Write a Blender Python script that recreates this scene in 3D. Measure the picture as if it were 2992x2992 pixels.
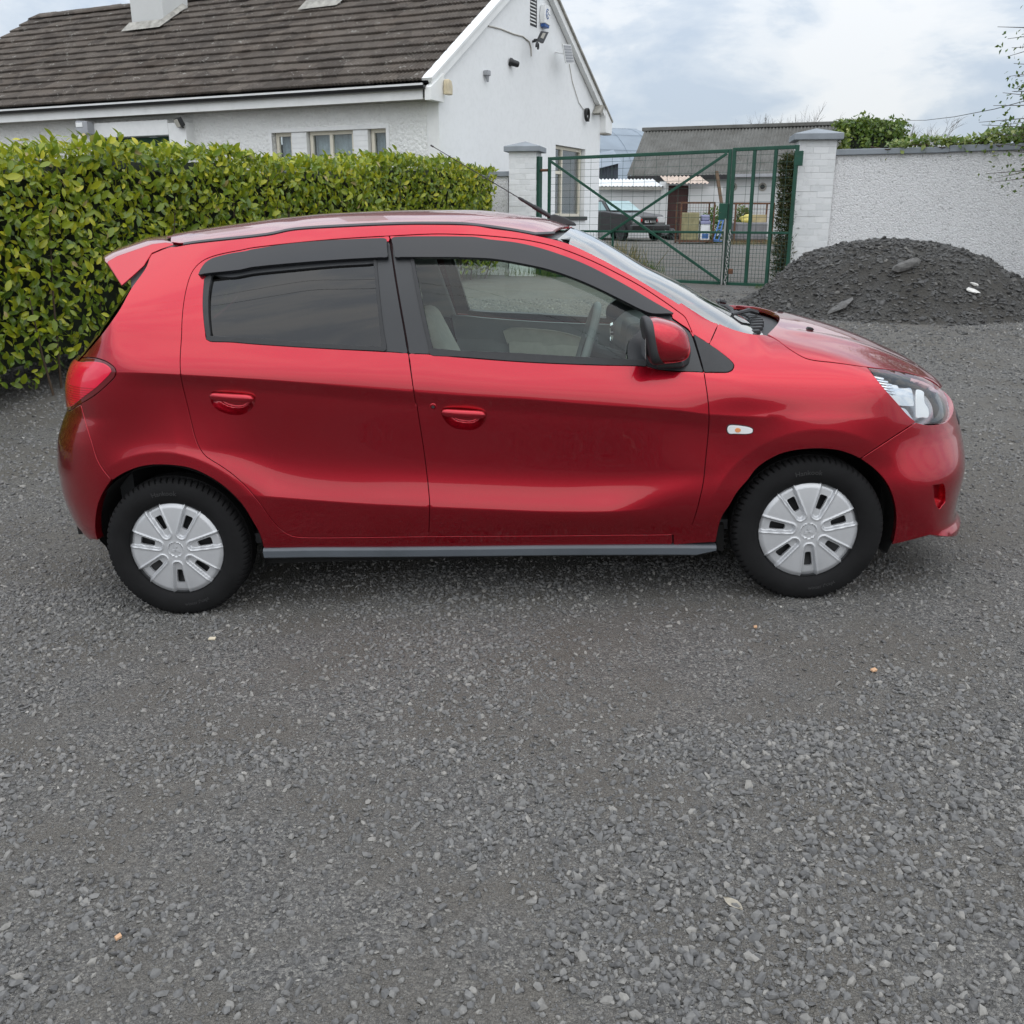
import bpy, bmesh, math, random
import numpy as np
from mathutils import Vector, Matrix
from mathutils.geometry import delaunay_2d_cdt
R = math.radians
rng = np.random.default_rng(7)
random.seed(7)
for o in list(bpy.data.objects):
    bpy.data.objects.remove(o, do_unlink=True)
scene = bpy.context.scene
COL = scene.collection

# ------------------------------------------------------------------ camera
PX = 2992.0            # the photograph is 2992 px square
FPX = 2770.0           # focal length in those pixels
HOR = 640.0            # horizon row
PITCH = math.atan((PX/2-HOR)/FPX)
CAMZ = 1.4651
cam_d = bpy.data.cameras.new('camera')
cam_d.sensor_fit = 'HORIZONTAL'
cam_d.sensor_width = 36.0
cam_d.lens = 36.0*FPX/PX
cam_d.clip_end = 2000.0
cam_d.clip_start = 0.05
cam = bpy.data.objects.new('camera', cam_d)
COL.objects.link(cam)
cam.location = (0, 0, CAMZ)
cam.rotation_euler = (math.pi/2-PITCH, 0, 0)
scene.camera = cam

# ------------------------------------------------------------------ sky
SUN_EL, SUN_AZ = 54.0, 6.0     # azimuth: degrees right of straight behind the camera
sun_dir = Vector((math.cos(R(SUN_EL))*math.sin(R(SUN_AZ)), -math.cos(R(SUN_EL))*math.cos(R(SUN_AZ)), math.sin(R(SUN_EL))))
world = bpy.data.worlds.new('World')
scene.world = world
world.use_nodes = True
wn = world.node_tree.nodes; wl = world.node_tree.links
wn.clear()
def N(t, **kw):
    n = wn.new(t)
    for k, v in kw.items():
        setattr(n, k, v)
    return n
CLOUD_AT = (1.7, 2.3, 0.9)
w_out = N('ShaderNodeOutputWorld')
w_bg = N('ShaderNodeBackground')
w_sky = N('ShaderNodeTexSky')
w_sky.sky_type = 'NISHITA'; w_sky.sun_disc = False
w_sky.sun_elevation = R(SUN_EL)
w_sky.sun_rotation = math.atan2(sun_dir.x, sun_dir.y)
w_sky.air_density = 1.0; w_sky.dust_density = 2.0
w_tc = N('ShaderNodeTexCoord')
w_sep = N('ShaderNodeSeparateXYZ')
wl.new(w_tc.outputs['Generated'], w_sep.inputs[0])
# cloud layer: project the view direction on a flat deck far above
w_max = N('ShaderNodeMath', operation='MAXIMUM'); w_max.inputs[1].default_value = 0.0
wl.new(w_sep.outputs['Z'], w_max.inputs[0])
w_map = N('ShaderNodeMapping'); w_map.inputs['Location'].default_value = CLOUD_AT; w_map.inputs['Scale'].default_value = (1.0, 1.0, 2.5)
wl.new(w_tc.outputs['Generated'], w_map.inputs[0])
w_n1 = N('ShaderNodeTexNoise'); w_n1.inputs['Scale'].default_value = 5.2
w_n1.inputs['Detail'].default_value = 9.0; w_n1.inputs['Roughness'].default_value = 0.56
w_n1.inputs['Distortion'].default_value = 0.35
wl.new(w_map.outputs[0], w_n1.inputs['Vector'])
w_r1 = N('ShaderNodeValToRGB')
e = w_r1.color_ramp.elements
e[0].position = 0.40; e[0].color = (0.60, 0.69, 0.81, 1)
e[1].position = 0.60; e[1].color = (0.96, 0.98, 1.0, 1)
m = w_r1.color_ramp.elements.new(0.475); m.color = (0.73, 0.80, 0.885, 1)
m = w_r1.color_ramp.elements.new(0.515); m.color = (0.86, 0.905, 0.955, 1)
wl.new(w_n1.outputs['Fac'], w_r1.inputs[0])
w_cs = N('ShaderNodeVectorMath', operation='SCALE'); w_cs.inputs['Scale'].default_value = 9.0
wl.new(w_r1.outputs[0], w_cs.inputs[0])
w_zen = N('ShaderNodeMapRange'); w_zen.inputs[1].default_value = 0.0; w_zen.inputs[2].default_value = 1.0; w_zen.inputs[3].default_value = 6.1; w_zen.inputs[4].default_value = 15.0
wl.new(w_max.outputs[0], w_zen.inputs[0]); wl.new(w_zen.outputs[0], w_cs.inputs['Scale'])
w_mix = N('ShaderNodeMixRGB'); w_mix.inputs[0].default_value = 0.88
wl.new(w_sky.outputs[0], w_mix.inputs[1]); wl.new(w_cs.outputs[0], w_mix.inputs[2])
wl.new(w_mix.outputs[0], w_bg.inputs[0])
w_bg.inputs[1].default_value = 0.1
wl.new(w_bg.outputs[0], w_out.inputs[0])

sun_d = bpy.data.lights.new('sun', 'SUN')
sun_d.energy = 1.0; sun_d.angle = R(115); sun_d.color = (1.0, 0.965, 0.92)
sun = bpy.data.objects.new('sun', sun_d)
COL.objects.link(sun)
sun.rotation_euler = sun_dir.to_track_quat('Z', 'Y').to_euler()

scene.view_settings.view_transform = 'Standard'
scene.view_settings.look = 'None'
scene.view_settings.gamma = 1.0
scene.view_settings.use_curve_mapping = False
scene.view_settings.exposure = 0.45
scene.render.engine = 'CYCLES'
scene.cycles.max_bounces = 10
scene.cycles.transparent_max_bounces = 24

# ------------------------------------------------------------------ pixel -> direction helpers
FW = np.array([0, math.cos(PITCH), -math.sin(PITCH)])
UPV = np.array([0, math.sin(PITCH), math.cos(PITCH)])
CAMP = np.array([0, 0, CAMZ])
def pdir(x, y):
    return FW + np.array([1., 0, 0])*(x-PX/2)/FPX + UPV*(PX/2-y)/FPX
def at_y(x, y, Y):                       # point on the pixel's ray at distance Y ahead
    d = pdir(x, y); return CAMP + d*(Y/d[1])
def at_z(x, y, Z):
    d = pdir(x, y); return CAMP + d*((Z-CAMZ)/d[2])
def at_plane(x, y, p0, n):
    d = pdir(x, y); p0 = np.array(p0); n = np.array(n)
    return CAMP + d*(np.dot(p0-CAMP, n)/np.dot(d, n))

# ------------------------------------------------------------------ object helpers
def tag(o, label=None, cat=None, group=None, kind=None):
    if label: o['label'] = label
    if cat: o['category'] = cat
    if group: o['group'] = group
    if kind: o['kind'] = kind
    return o
def empty(name, loc=(0, 0, 0), rz=0.0, label=None, cat=None, group=None):
    o = bpy.data.objects.new(name, None); COL.objects.link(o)
    o.location = loc; o.rotation_euler = (0, 0, rz); o.empty_display_size = 0.1
    return tag(o, label, cat, group)
def mesh(name, verts, faces, smooth=False, normals=None, uv=None):
    me = bpy.data.meshes.new(name)
    if isinstance(verts, np.ndarray): verts = verts.tolist()
    me.from_pydata(verts, [], faces)
    me.update()
    if smooth:
        me.polygons.foreach_set('use_smooth', [True]*len(me.polygons))
    if normals is not None:
        me.polygons.foreach_set('use_smooth', [True]*len(me.polygons))
        me.normals_split_custom_set_from_vertices([tuple(n) for n in normals])
    return me
def link(name, me, mat=None, parent=None, loc=None, rot=None):
    o = bpy.data.objects.new(name, me); COL.objects.link(o)
    if mat is not None and len(me.materials) == 0: me.materials.append(mat)
    if parent is not None: o.parent = parent
    if loc is not None: o.location = loc
    if rot is not None: o.rotation_euler = rot
    return o
class MB:
    """collects simple solids, built as ONE mesh"""
    def __init__(s): s.v = []; s.f = []
    def add(s, vs, fs):
        b = len(s.v); s.v += [tuple(map(float, p)) for p in vs]; s.f += [tuple(b+i for i in f) for f in fs]; return s
    def box(s, x0, x1, y0, y1, z0, z1, M=None):
        vs = [Vector((x, y, z)) for z in (z0, z1) for y in (y0, y1) for x in (x0, x1)]
        if M is not None: vs = [M@p for p in vs]
        return s.add(vs, [(0, 2, 3, 1), (4, 5, 7, 6), (0, 1, 5, 4), (2, 6, 7, 3), (0, 4, 6, 2), (1, 3, 7, 5)])
    def bar(s, a, b, w, h=None, up=(0, 0, 1)):
        a = Vector(a); b = Vector(b); h = h or w
        d = (b-a).normalized(); u = Vector(up)
        if abs(d.dot(u)) > .98: u = Vector((0, 1, 0))
        sx = d.cross(u).normalized(); uy = sx.cross(d).normalized()
        vs = [p+sx*(i*w/2)+uy*(j*h/2) for p in (a, b) for i, j in ((-1, -1), (1, -1), (1, 1), (-1, 1))]
        return s.add(vs, [(3, 2, 1, 0), (4, 5, 6, 7), (0, 1, 5, 4), (1, 2, 6, 5), (2, 3, 7, 6), (3, 0, 4, 7)])
    def tube(s, pts, r, n=8, cap=True):
        pts = [Vector(p) for p in pts]; rs = r if hasattr(r, '__len__') else [r]*len(pts)
        b = len(s.v); u = None
        for i, p in enumerate(pts):
            d = (pts[min(i+1, len(pts)-1)]-pts[max(i-1, 0)]).normalized()
            if u is None:
                u = d.orthogonal().normalized()
            else:
                u = (u-d*u.dot(d)).normalized()
            w = d.cross(u)
            for k in range(n):
                a = 2*math.pi*k/n
                s.v.append(tuple(p+(u*math.cos(a)+w*math.sin(a))*rs[i]))
        for i in range(len(pts)-1):
            for k in range(n):
                s.f.append((b+i*n+k, b+i*n+(k+1) % n, b+(i+1)*n+(k+1) % n, b+(i+1)*n+k))
        if cap:
            s.f.append(tuple(b+k for k in reversed(range(n)))); s.f.append(tuple(b+(len(pts)-1)*n+k for k in range(n)))
        return s
    def lathe(s, prof, n=32, M=None, closed=False):
        b = len(s.v)
        for r, z in prof:
            for k in range(n):
                a = 2*math.pi*k/n; p = Vector((r*math.cos(a), r*math.sin(a), z))
                if M is not None: p = M@p
                s.v.append(tuple(p))
        m = len(prof)
        for i in range(m-1 if not closed else m):
            j = (i+1) % m
            for k in range(n):
                s.f.append((b+i*n+k, b+i*n+(k+1) % n, b+j*n+(k+1) % n, b+j*n+k))
        return s
    def prism(s, poly, d0, d1, fn):
        """poly: 2D points, extruded between d0 and d1, fn(u,v,d)->3D"""
        n = len(poly); b = len(s.v)
        s.v += [tuple(fn(u, v, d0)) for u, v in poly]+[tuple(fn(u, v, d1)) for u, v in poly]
        s.f.append(tuple(b+i for i in range(n))); s.f.append(tuple(b+n+i for i in reversed(range(n))))
        for i in range(n):
            j = (i+1) % n; s.f.append((b+j, b+i, b+n+i, b+n+j))
        return s
    def build(s, name, mat=None, parent=None, smooth=False, bevel=0.0, seg=2, loc=None, rot=None, angle=None):
        me = mesh(name, s.v, s.f)
        bm = bmesh.new(); bm.from_mesh(me)
        bmesh.ops.recalc_face_normals(bm, faces=bm.faces)
        if bevel > 0:
            es = [e for e in bm.edges if len(e.link_faces) == 2 and e.calc_face_angle(0) > .5]
            bmesh.ops.bevel(bm, geom=es, offset=bevel, segments=seg, profile=.5, affect='EDGES', clamp_overlap=True)
        if smooth or bevel > 0:
            for f in bm.faces: f.smooth = True
        if smooth:
            for e in bm.edges:
                if len(e.link_faces) == 2 and e.calc_face_angle(0) > (angle or .7): e.smooth = False
        bm.to_mesh(me); bm.free()
        if bevel > 0 and not smooth:        # flat faces stay flat, only the bevels round off
            nv = len(me.vertices); W = np.zeros((nv, 3)); co = np.zeros(nv*3); me.vertices.foreach_get('co', co)
            for f in me.polygons:
                a = np.array(f.normal)*f.area**1.5
                for i in f.vertices: W[i] += a
            W /= np.maximum(np.linalg.norm(W, axis=1, keepdims=True), 1e-12)
            me.normals_split_custom_set_from_vertices([tuple(w) for w in W])
        return link(name, me, mat, parent, loc, rot)

# ------------------------------------------------------------------ material helpers
class Mat:
    def __init__(s, name):
        s.m = bpy.data.materials.new(name); s.m.use_nodes = True
        s.n = s.m.node_tree.nodes; s.l = s.m.node_tree.links
        s.b = s.n['Principled BSDF']; s.out = s.n['Material Output']
    def node(s, t, ins=None, **kw):
        n = s.n.new(t)
        for k, v in kw.items(): setattr(n, k, v)
        for k, v in (ins or {}).items():
            if hasattr(v, 'is_linked') or hasattr(v, 'links'): s.l.new(v, n.inputs[k])
            else: n.inputs[k].default_value = v
        return n
    def set(s, **kw):
        for k, v in kw.items():
            k = {'color': 'Base Color', 'rough': 'Roughness', 'metal': 'Metallic', 'coat': 'Coat Weight', 'coatr': 'Coat Roughness', 'ior': 'IOR', 'spec': 'Specular IOR Level', 'alpha': 'Alpha', 'normal': 'Normal', 'emit': 'Emission Color', 'emits': 'Emission Strength', 'trans': 'Transmission Weight', 'sss': 'Subsurface Weight'}.get(k, k)
            if hasattr(v, 'links'): s.l.new(v, s.b.inputs[k])
            else:
                if k in ('Base Color', 'Emission Color') and len(v) == 3: v = (*v, 1)
                s.b.inputs[k].default_value = v
        return s
    def obj(s): return s.node('ShaderNodeTexCoord').outputs['Object']
    def noise(s, scale, detail=4, rough=.55, vec=None, dist=0.0, out='Fac'):
        n = s.node('ShaderNodeTexNoise', {'Scale': scale, 'Detail': detail, 'Roughness': rough, 'Distortion': dist})
        s.l.new(vec if vec is not None else s.obj(), n.inputs['Vector'])
        return n.outputs[out]
    def voro(s, scale, vec=None, feature='F1', out='Distance'):
        n = s.node('ShaderNodeTexVoronoi', {'Scale': scale}, feature=feature)
        s.l.new(vec if vec is not None else s.obj(), n.inputs['Vector'])
        return n.outputs[out]
    def ramp(s, fac, *stops):
        n = s.node('ShaderNodeValToRGB'); s.l.new(fac, n.inputs[0])
        el = n.color_ramp.elements
        while len(el) < len(stops): el.new(.5)
        for e, (p, c) in zip(el, stops):
            e.position = p
            e.color = (c, c, c, 1) if not hasattr(c, '__len__') else (*c, 1)
        return n.outputs[0]
    def mix(s, fac, a, b, mode='MIX'):
        n = s.node('ShaderNodeMixRGB', blend_type=mode)
        for i, v in enumerate((fac, a, b)):
            if hasattr(v, 'links'): s.l.new(v, n.inputs[i])
            else: n.inputs[i].default_value = v if i == 0 or len(v) == 4 else (*v, 1)
        return n.outputs[0]
    def math(s, op, a, b=0.0):
        n = s.node('ShaderNodeMath', operation=op)
        for i, v in enumerate((a, b)):
            if hasattr(v, 'links'): s.l.new(v, n.inputs[i])
            else: n.inputs[i].default_value = v
        return n.outputs[0]
    def bump(s, h, strength=.5, dist=.01):
        n = s.node('ShaderNodeBump', {'Strength': strength, 'Distance': dist})
        s.l.new(h, n.inputs['Height']); s.l.new(n.outputs[0], s.b.inputs['Normal']); return s
def plain(name, c, rough=.6, metal=0.0, var=.12, vs=6.0, bump=0.0, bs=60.0, coat=0.0, spec=.5):
    """a colour with slight mottling and optional fine relief"""
    M = Mat(name)
    f = M.noise(vs, 5, .6)
    a = tuple(x*(1-var) for x in c); b = tuple(min(1, x*(1+var)) for x in c)
    M.set(color=M.ramp(f, (.3, a), (.7, b)), rough=rough, metal=metal, coat=coat, spec=spec)
    if bump: M.bump(M.noise(bs, 4, .6), bump, .004)
    return M.m
def glass_mat(name, tint, ior=1.5, boost=1.0):
    M = Mat(name); M.n.remove(M.b)
    t = M.node('ShaderNodeBsdfTransparent'); t.inputs[0].default_value = (*tint, 1)
    g = M.node('ShaderNodeBsdfGlossy'); g.inputs['Roughness'].default_value = .012; g.inputs[0].default_value = (1, 1, 1, 1)
    ge = M.node('ShaderNodeNewGeometry')
    io = M.math('ADD', M.math('MULTIPLY', ge.outputs['Backfacing'], 1/ior-ior), ior)
    fr = M.node('ShaderNodeFresnel', {'IOR': io})
    fac = M.math('MINIMUM', M.math('MULTIPLY', fr.outputs[0], boost), 1.0)
    mx = M.node('ShaderNodeMixShader'); M.l.new(fac, mx.inputs[0]); M.l.new(t.outputs[0], mx.inputs[1]); M.l.new(g.outputs[0], mx.inputs[2])
    M.l.new(mx.outputs[0], M.out.inputs[0]); return M.m
# ================================================================== GROUND
def s_step(a, b, x):
    t = np.clip((np.asarray(x, float)-a)/(b-a), 0, 1); return t*t*(3-2*t)
def g_height(x, y):
    x = np.asarray(x, float); y = np.asarray(y, float)
    near = .0455*(np.clip(x, -7, 5)+.05-.0433*(np.clip(y, 0, 8)-4.255))
    yard = .50+.0098*np.clip(y-15., 0, 40)
    s = s_step(5.6, 13.5, y+.25*np.clip(x-2, 0, 3))
    z = near*(1-s)+yard*s
    z = z+.010*np.sin(x*2.1+.7*y)*np.sin(y*1.7-.4*x)*(1-s_step(9, 14, y))*s_step(.4, .9, np.hypot(x-1.2, (y-3.5)*1.4))*s_step(.4, .9, np.hypot(x+1.3, (y-3.6)*1.4))
    return z
def lattice(a, b, c, d):      # fine near the middle, coarse outside
    return np.unique(np.concatenate([np.linspace(*a), np.linspace(*b), np.linspace(*c), np.linspace(*d)]))
gx = lattice((-600, -30, 16), (-30, -6, 25), (-6, 8, 113), (8, 600, 40))
gy = lattice((-400, -8, 12), (-8, 14, 155), (14, 60, 47), (60, 900, 20))
X, Y = np.meshgrid(gx, gy); Zg = g_height(X, Y)
V = np.stack([X.ravel(), Y.ravel(), Zg.ravel()], -1); nx = len(gx)
F_ = [(j*nx+i, j*nx+i+1, (j+1)*nx+i+1, (j+1)*nx+i) for j in range(len(gy)-1) for i in range(nx-1)]
def gravel_mat(name='gravel', dark=1.22, brown=.5):
    M = Mat(name); o = M.obj()
    ow = M.node('ShaderNodeMixRGB', {0: .010, 1: o, 2: M.noise(60., 3, .6, o, 0., 'Color')}, blend_type='ADD').outputs[0]
    v1 = M.voro(140., ow, 'F1', 'Color'); v2 = M.voro(140., ow); v3 = M.voro(330., ow); v4 = M.voro(330., ow, 'F1', 'Color')
    sp = M.node('ShaderNodeSeparateColor'); M.l.new(v1, sp.inputs[0])
    sp2 = M.node('ShaderNodeSeparateColor'); M.l.new(v4, sp2.inputs[0])
    big = M.noise(.55, 5, .6, o); mid = M.noise(2.6, 5, .6, o)
    k = lambda *c: tuple(q*dark for q in c)
    st = M.ramp(sp.outputs[0], (0., k(.070, .071, .073)), (.45, k(.128, .129, .130)), (.85, k(.195, .193, .188)), (1., k(.28, .275, .26)))
    st2 = M.ramp(sp2.outputs[1], (0., k(.068, .066, .063)), (.6, k(.130, .126, .119)), (1., k(.20, .19, .176)))
    dust = M.ramp(M.noise(40., 6, .7, o), (.3, k(.105, .101, .095)), (.7, k(.155, .149, .139)))
    col = M.mix(M.ramp(mid, (.42, 0.), (.60, 1.)), st, M.mix(.55, st2, dust))
    col = M.mix(M.ramp(big, (.35, 0.), (.65, .35*brown*2)), col, k(.135, .123, .105), 'MIX')
    col = M.mix(1., col, (1., .985, .955), 'MULTIPLY')
    M.set(color=col, rough=.93, spec=.25)
    h = M.math('ADD', M.math('MULTIPLY', M.math('POWER', v2, 1.5), -1.2), M.math('MULTIPLY', v3, -.5))
    M.bump(h, 1.0, .008)
    return M.m
m_gravel = gravel_mat()
ground = link('ground', mesh('ground', V, F_, smooth=True), m_gravel); tag(ground, kind='structure')

# ---- loose stones: one heap of small chips, far too many to count
def ico():
    p = (1+5**.5)/2
    v = np.array([(-1, p, 0), (1, p, 0), (-1, -p, 0), (1, -p, 0), (0, -1, p), (0, 1, p), (0, -1, -p), (0, 1, -p), (p, 0, -1), (p, 0, 1), (-p, 0, -1), (-p, 0, 1)], float); v /= np.linalg.norm(v[0])
    f = np.array([(0, 11, 5), (0, 5, 1), (0, 1, 7), (0, 7, 10), (0, 10, 11), (1, 5, 9), (5, 11, 4), (11, 10, 2), (10, 7, 6), (7, 1, 8), (3, 9, 4), (3, 4, 2), (3, 2, 6), (3, 6, 8), (3, 8, 9), (4, 9, 5), (2, 4, 11), (6, 2, 10), (8, 6, 7), (9, 8, 1)])
    return v, f
def octa():
    return np.array([(1, 0, 0), (0, 1, 0), (-1, 0, 0), (0, -1, 0), (0, 0, 1), (0, 0, -1)], float), np.array([(0, 1, 4), (1, 2, 4), (2, 3, 4), (3, 0, 4), (1, 0, 5), (2, 1, 5), (3, 2, 5), (0, 3, 5)])
def stones_mesh(name, P, S, tint, flat=.55, shape=None):
    n = len(P); v, f = (shape or ico)(); kv, kf = len(v), len(f)
    a = rng.uniform(0, 2*np.pi, n); tl = rng.normal(0, .28, (n, 2))
    B = v[None]*(1+rng.normal(0, .13, (n, kv, 1)))+rng.normal(0, .09, (n, kv, 3))
    B = B*np.stack([rng.uniform(.8, 1.45, n), rng.uniform(.65, 1.0, n), rng.uniform(.6, 1.0, n)*flat*1.25], -1)[:, None]
    B = B*S[:, None, None]
    ca, sa = np.cos(a)[:, None], np.sin(a)[:, None]
    x = B[..., 0]*ca-B[..., 1]*sa; y = B[..., 0]*sa+B[..., 1]*ca; z = B[..., 2]+x*tl[:, :1]+y*tl[:, 1:]
    V = np.stack([x, y, z], -1)+P[:, None]
    me = bpy.data.meshes.new(name)
    me.vertices.add(n*kv); me.vertices.foreach_set('co', V.reshape(-1).astype(np.float32))
    Fx = (f[None]+kv*np.arange(n)[:, None, None]).reshape(-1)
    me.loops.add(len(Fx)); me.loops.foreach_set('vertex_index', Fx.astype(np.int32))
    me.polygons.add(n*kf); me.polygons.foreach_set('loop_start', np.arange(0, n*kf*3, 3, dtype=np.int32))
    me.update(calc_edges=True)
    at = me.attributes.new('tint', 'FLOAT', 'POINT'); at.data.foreach_set('value', np.repeat(tint, kv).astype(np.float32))
    me.validate(); me.polygons.foreach_set('use_smooth', [False]*len(me.polygons)); me.update()
    return me
def stone_mat(name, dark=1.0):
    M = Mat(name); a = M.node('ShaderNodeAttribute', attribute_name='tint')
    k = lambda *c: tuple(q*dark for q in c)
    c = M.ramp(a.outputs['Fac'], (0., k(.060, .061, .064)), (.3, k(.112, .114, .118)), (.55, k(.160, .160, .159)), (.8, k(.212, .207, .198)), (.93, k(.29, .282, .265)), (1., k(.46, .45, .43)))
    n = M.noise(90., 4, .6)
    c = M.mix(1., c, (1., .985, .955), 'MULTIPLY')
    M.set(color=M.mix(.35, c, M.ramp(n, (.3, k(.09, .09, .09)), (.7, k(.23, .225, .215)))), rough=.9, spec=.3)
    return M.m
m_stone = stone_mat('loose_stone', 1.10); m_stone_d = stone_mat('dark_loose_stone', .62)
def vnoise(x, y, s, seed=0):
    r = np.random.default_rng(seed); G = r.random((64, 64))
    u, v = x*s+31.3, y*s+17.7; i, j = np.floor(u).astype(int), np.floor(v).astype(int); fu, fv = u-i, v-j
    fu = fu*fu*(3-2*fu); fv = fv*fv*(3-2*fv)
    g = lambda a, b: G[a % 64, b % 64]
    return (g(i, j)*(1-fu)+g(i+1, j)*fu)*(1-fv)+(g(i, j+1)*(1-fu)+g(i+1, j+1)*fu)*fv
def scatter(n, y0, y1, smin_, smax_, pw, bias):
    y = np.sqrt(rng.uniform(y0*y0, y1*y1, n)); x = rng.uniform(-1, 1, n)*(y*.60+.25)
    d = .5*vnoise(x, y, 1.1, 1)+.35*vnoise(x, y, 3.1, 2)+.15*vnoise(x, y, 8., 3)
    d = d+.22*s_step(-.3, -2.0, x)*s_step(2.2, 3.2, y)+bias
    k = rng.random(n) < np.clip((d-.36)*3.2, .34, 1)
    x, y, d = x[k], y[k], d[k]; n = len(x)
    S = smin_*(smax_/smin_)**(rng.random(n)**pw)*(0.75+.5*np.clip(d, 0, 1))
    return x, y, S
xs_, ys_, Ss_ = [], [], []
for args in ((78000, 1.10, 2.5, .0017, .0125, 3.8, .08), (72000, 2.3, 3.9, .0022, .0110, 3.3, .08), (44000, 3.6, 5.6, .0034, .0098, 2.4, .08), (46000, 5.2, 12.5, .007, .0145, 1.7, .16)):
    a, b, c = scatter(*args); xs_.append(a); ys_.append(b); Ss_.append(c)
xs_.append(rng.uniform(-4.5, 4.5, 26000)); ys_.append(rng.uniform(-4.5, 1.3, 26000)); Ss_.append(.004*3.0**rng.random(26000)**2)
xs_, ys_, Ss_ = map(np.concatenate, (xs_, ys_, Ss_))
P = np.stack([xs_, ys_, g_height(xs_, ys_)+Ss_*.18], -1)
ti = np.clip(rng.normal(.44, .25, len(xs_))+.10*(vnoise(xs_, ys_, .8, 5)-.5), 0, .97); ti = np.minimum(ti, .90); ti[rng.random(len(ti)) < .0012] = 1.0
bigs = Ss_ > .0048
lst = link('gravel_stones', stones_mesh('gravel_stones', P[~bigs], Ss_[~bigs]*1.12, ti[~bigs], .8, octa), m_stone)
lst2 = link('gravel_chippings', stones_mesh('gravel_chippings', P[bigs], Ss_[bigs]*.95, ti[bigs], .72), m_stone)
tag(lst2, 'larger loose stones scattered over the grey forecourt', 'gravel', kind='stuff')
tag(lst, 'loose grey gravel chips strewn over the forecourt', 'gravel', kind='stuff')
# ---- heap of dark stone against the wall
def heap_h(x, y):
    u, v = x-4.72, y-12.0
    u = u*np.where(u < 0, 1.22, 1.26)
    r = np.hypot(u/2.30, v/np.where(v < 0, 2.05, 1.75))+.10*(vnoise(x, y, 1.7, 31)-.5)+.05*(vnoise(x, y, 4.5, 32)-.5)
    h = np.clip(1-r, 0, None)*1.25; h = .72*(1-np.exp(-(h/.44)**1.75))
    h = h*(1+.06*np.sin(3*x+1)*np.sin(2.3*y))
    r2 = np.hypot((x-7.6)/1.5, (y-12.0)/1.4)
    h2 = .62*(1-np.exp(-np.clip(1-r2, 0, None)*2.4))
    return np.maximum(h, 0), np.maximum(h2, 0)
hx = np.linspace(1.9, 6.95, 150); hy = np.linspace(9.3, 13.9, 120)
X, Y = np.meshgrid(hx, hy); h1, h2 = heap_h(X, Y)
nzz = .035*(vnoise(X, Y, 5., 11)-.5)+.03*(vnoise(X, Y, 13., 12)-.5)
Z = g_height(X, Y)+np.where(h1 > 0, h1+nzz*np.clip(h1*6, 0, 1), 0)-.012+.0
V = np.stack([X.ravel(), Y.ravel(), Z.ravel()], -1)
F_ = [(j*150+i, j*150+i+1, (j+1)*150+i+1, (j+1)*150+i) for j in range(119) for i in range(149)]
k = (h1.ravel() > .0)
F_ = [f for f in F_ if k[list(f)].any()]
heap = empty('stone_heap', (0, 0, 0), 0, 'long mound of dark crushed stone piled against the roughcast wall', 'stone heap')
link('heap_core', mesh('heap_core', V, F_, smooth=True), gravel_mat('dark_gravel', .62, .3), heap)
n = 60000
x = rng.uniform(1.7, 7.2, n); y = rng.uniform(8.9, 13.6, n); a1, a2 = heap_h(x, y); rr_ = np.hypot((x-4.55)/2.6, (y-12.0)/2.5); k = ((a1 > .004) & (rng.random(n) < .85)) | ((rr_ < 1.3) & (rng.random(n) < .30*np.clip((1.3-rr_)/.3, 0, 1))); x, y, a1 = x[k], y[k], a1[k]
S = .0055*(6.5**(rng.random(len(x))**3.2)); zz = g_height(x, y)+a1+.035*(vnoise(x, y, 5., 11)-.5)*np.clip(a1*6, 0, 1)+.03*(vnoise(x, y, 13., 12)-.5)*np.clip(a1*6, 0, 1)-.012+S*.2
o = link('heap_stones', stones_mesh('heap_stones', np.stack([x, y, zz], -1), S, np.clip(rng.normal(.42, .2, len(x)), 0, .93)), m_stone_d, heap); tag(o, kind='stuff')
def heap_z(x, y): return float(g_height(x, y)+heap_h(np.array(x), np.array(y))[0])
def chunk(nm, px, py, size, mat, label, cat, seed, flat=.5, stretch=1.0, rz=0., tilt=0., group=None):
    # find the ground/heap point under the pixel
    d = pdir(px, py); t = np.linspace(5, 16, 900); Q = CAMP+d*t[:, None]
    hz = g_height(Q[:, 0], Q[:, 1])+heap_h(Q[:, 0], Q[:, 1])[0]
    i = int(np.argmax(Q[:, 2] < hz)); p = Q[i]
    r = np.random.default_rng(seed); bm = bmesh.new(); bmesh.ops.create_icosphere(bm, subdivisions=2, radius=1)
    for v in bm.verts:
        n_ = v.co.copy(); q = 1+.22*math.sin(3.1*n_.x+seed)+.18*math.sin(4.3*n_.y+2*seed)+r.normal(0, .04)
        v.co = Vector((n_.x*stretch*q, n_.y*.7*q, n_.z*flat*q))*size
    me = bpy.data.meshes.new(nm); bm.to_mesh(me); bm.free()
    o = link(nm, me, mat, None, (p[0], p[1], p[2]+size*flat*.3), (tilt*.6, tilt, rz)); tag(o, label, cat, group); return o
m_slab = plain('slate_slab', (.115, .112, .108), .9, var=.3, vs=20, bump=.5, bs=50)
m_litter = plain('pale_litter', (.62, .61, .58), .8, var=.15, vs=14)
chunk('stone_slab', 2462, 893, .13, m_slab, 'flat pointed slab of grey stone lying on the dark heap', 'stone', 3, .22, 1.5, .5, -.45)
chunk('rock', 2642, 782, .13, m_slab, 'broad dull boulder face near the crest of the stone heap', 'stone', 5, .5, 1.1, .2, -.3)
chunk('litter_scrap', 2846, 832, .06, m_litter, 'upper white scrap of rubbish on the flank of the stone heap', 'litter', 8, .25, 1.1, .4, .3)
chunk('litter_scrap', 2842, 851, .065, m_litter, 'lower cream scrap of rubbish on the flank of the stone heap', 'litter', 9, .25, 1.3, -.5, .3)
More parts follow.
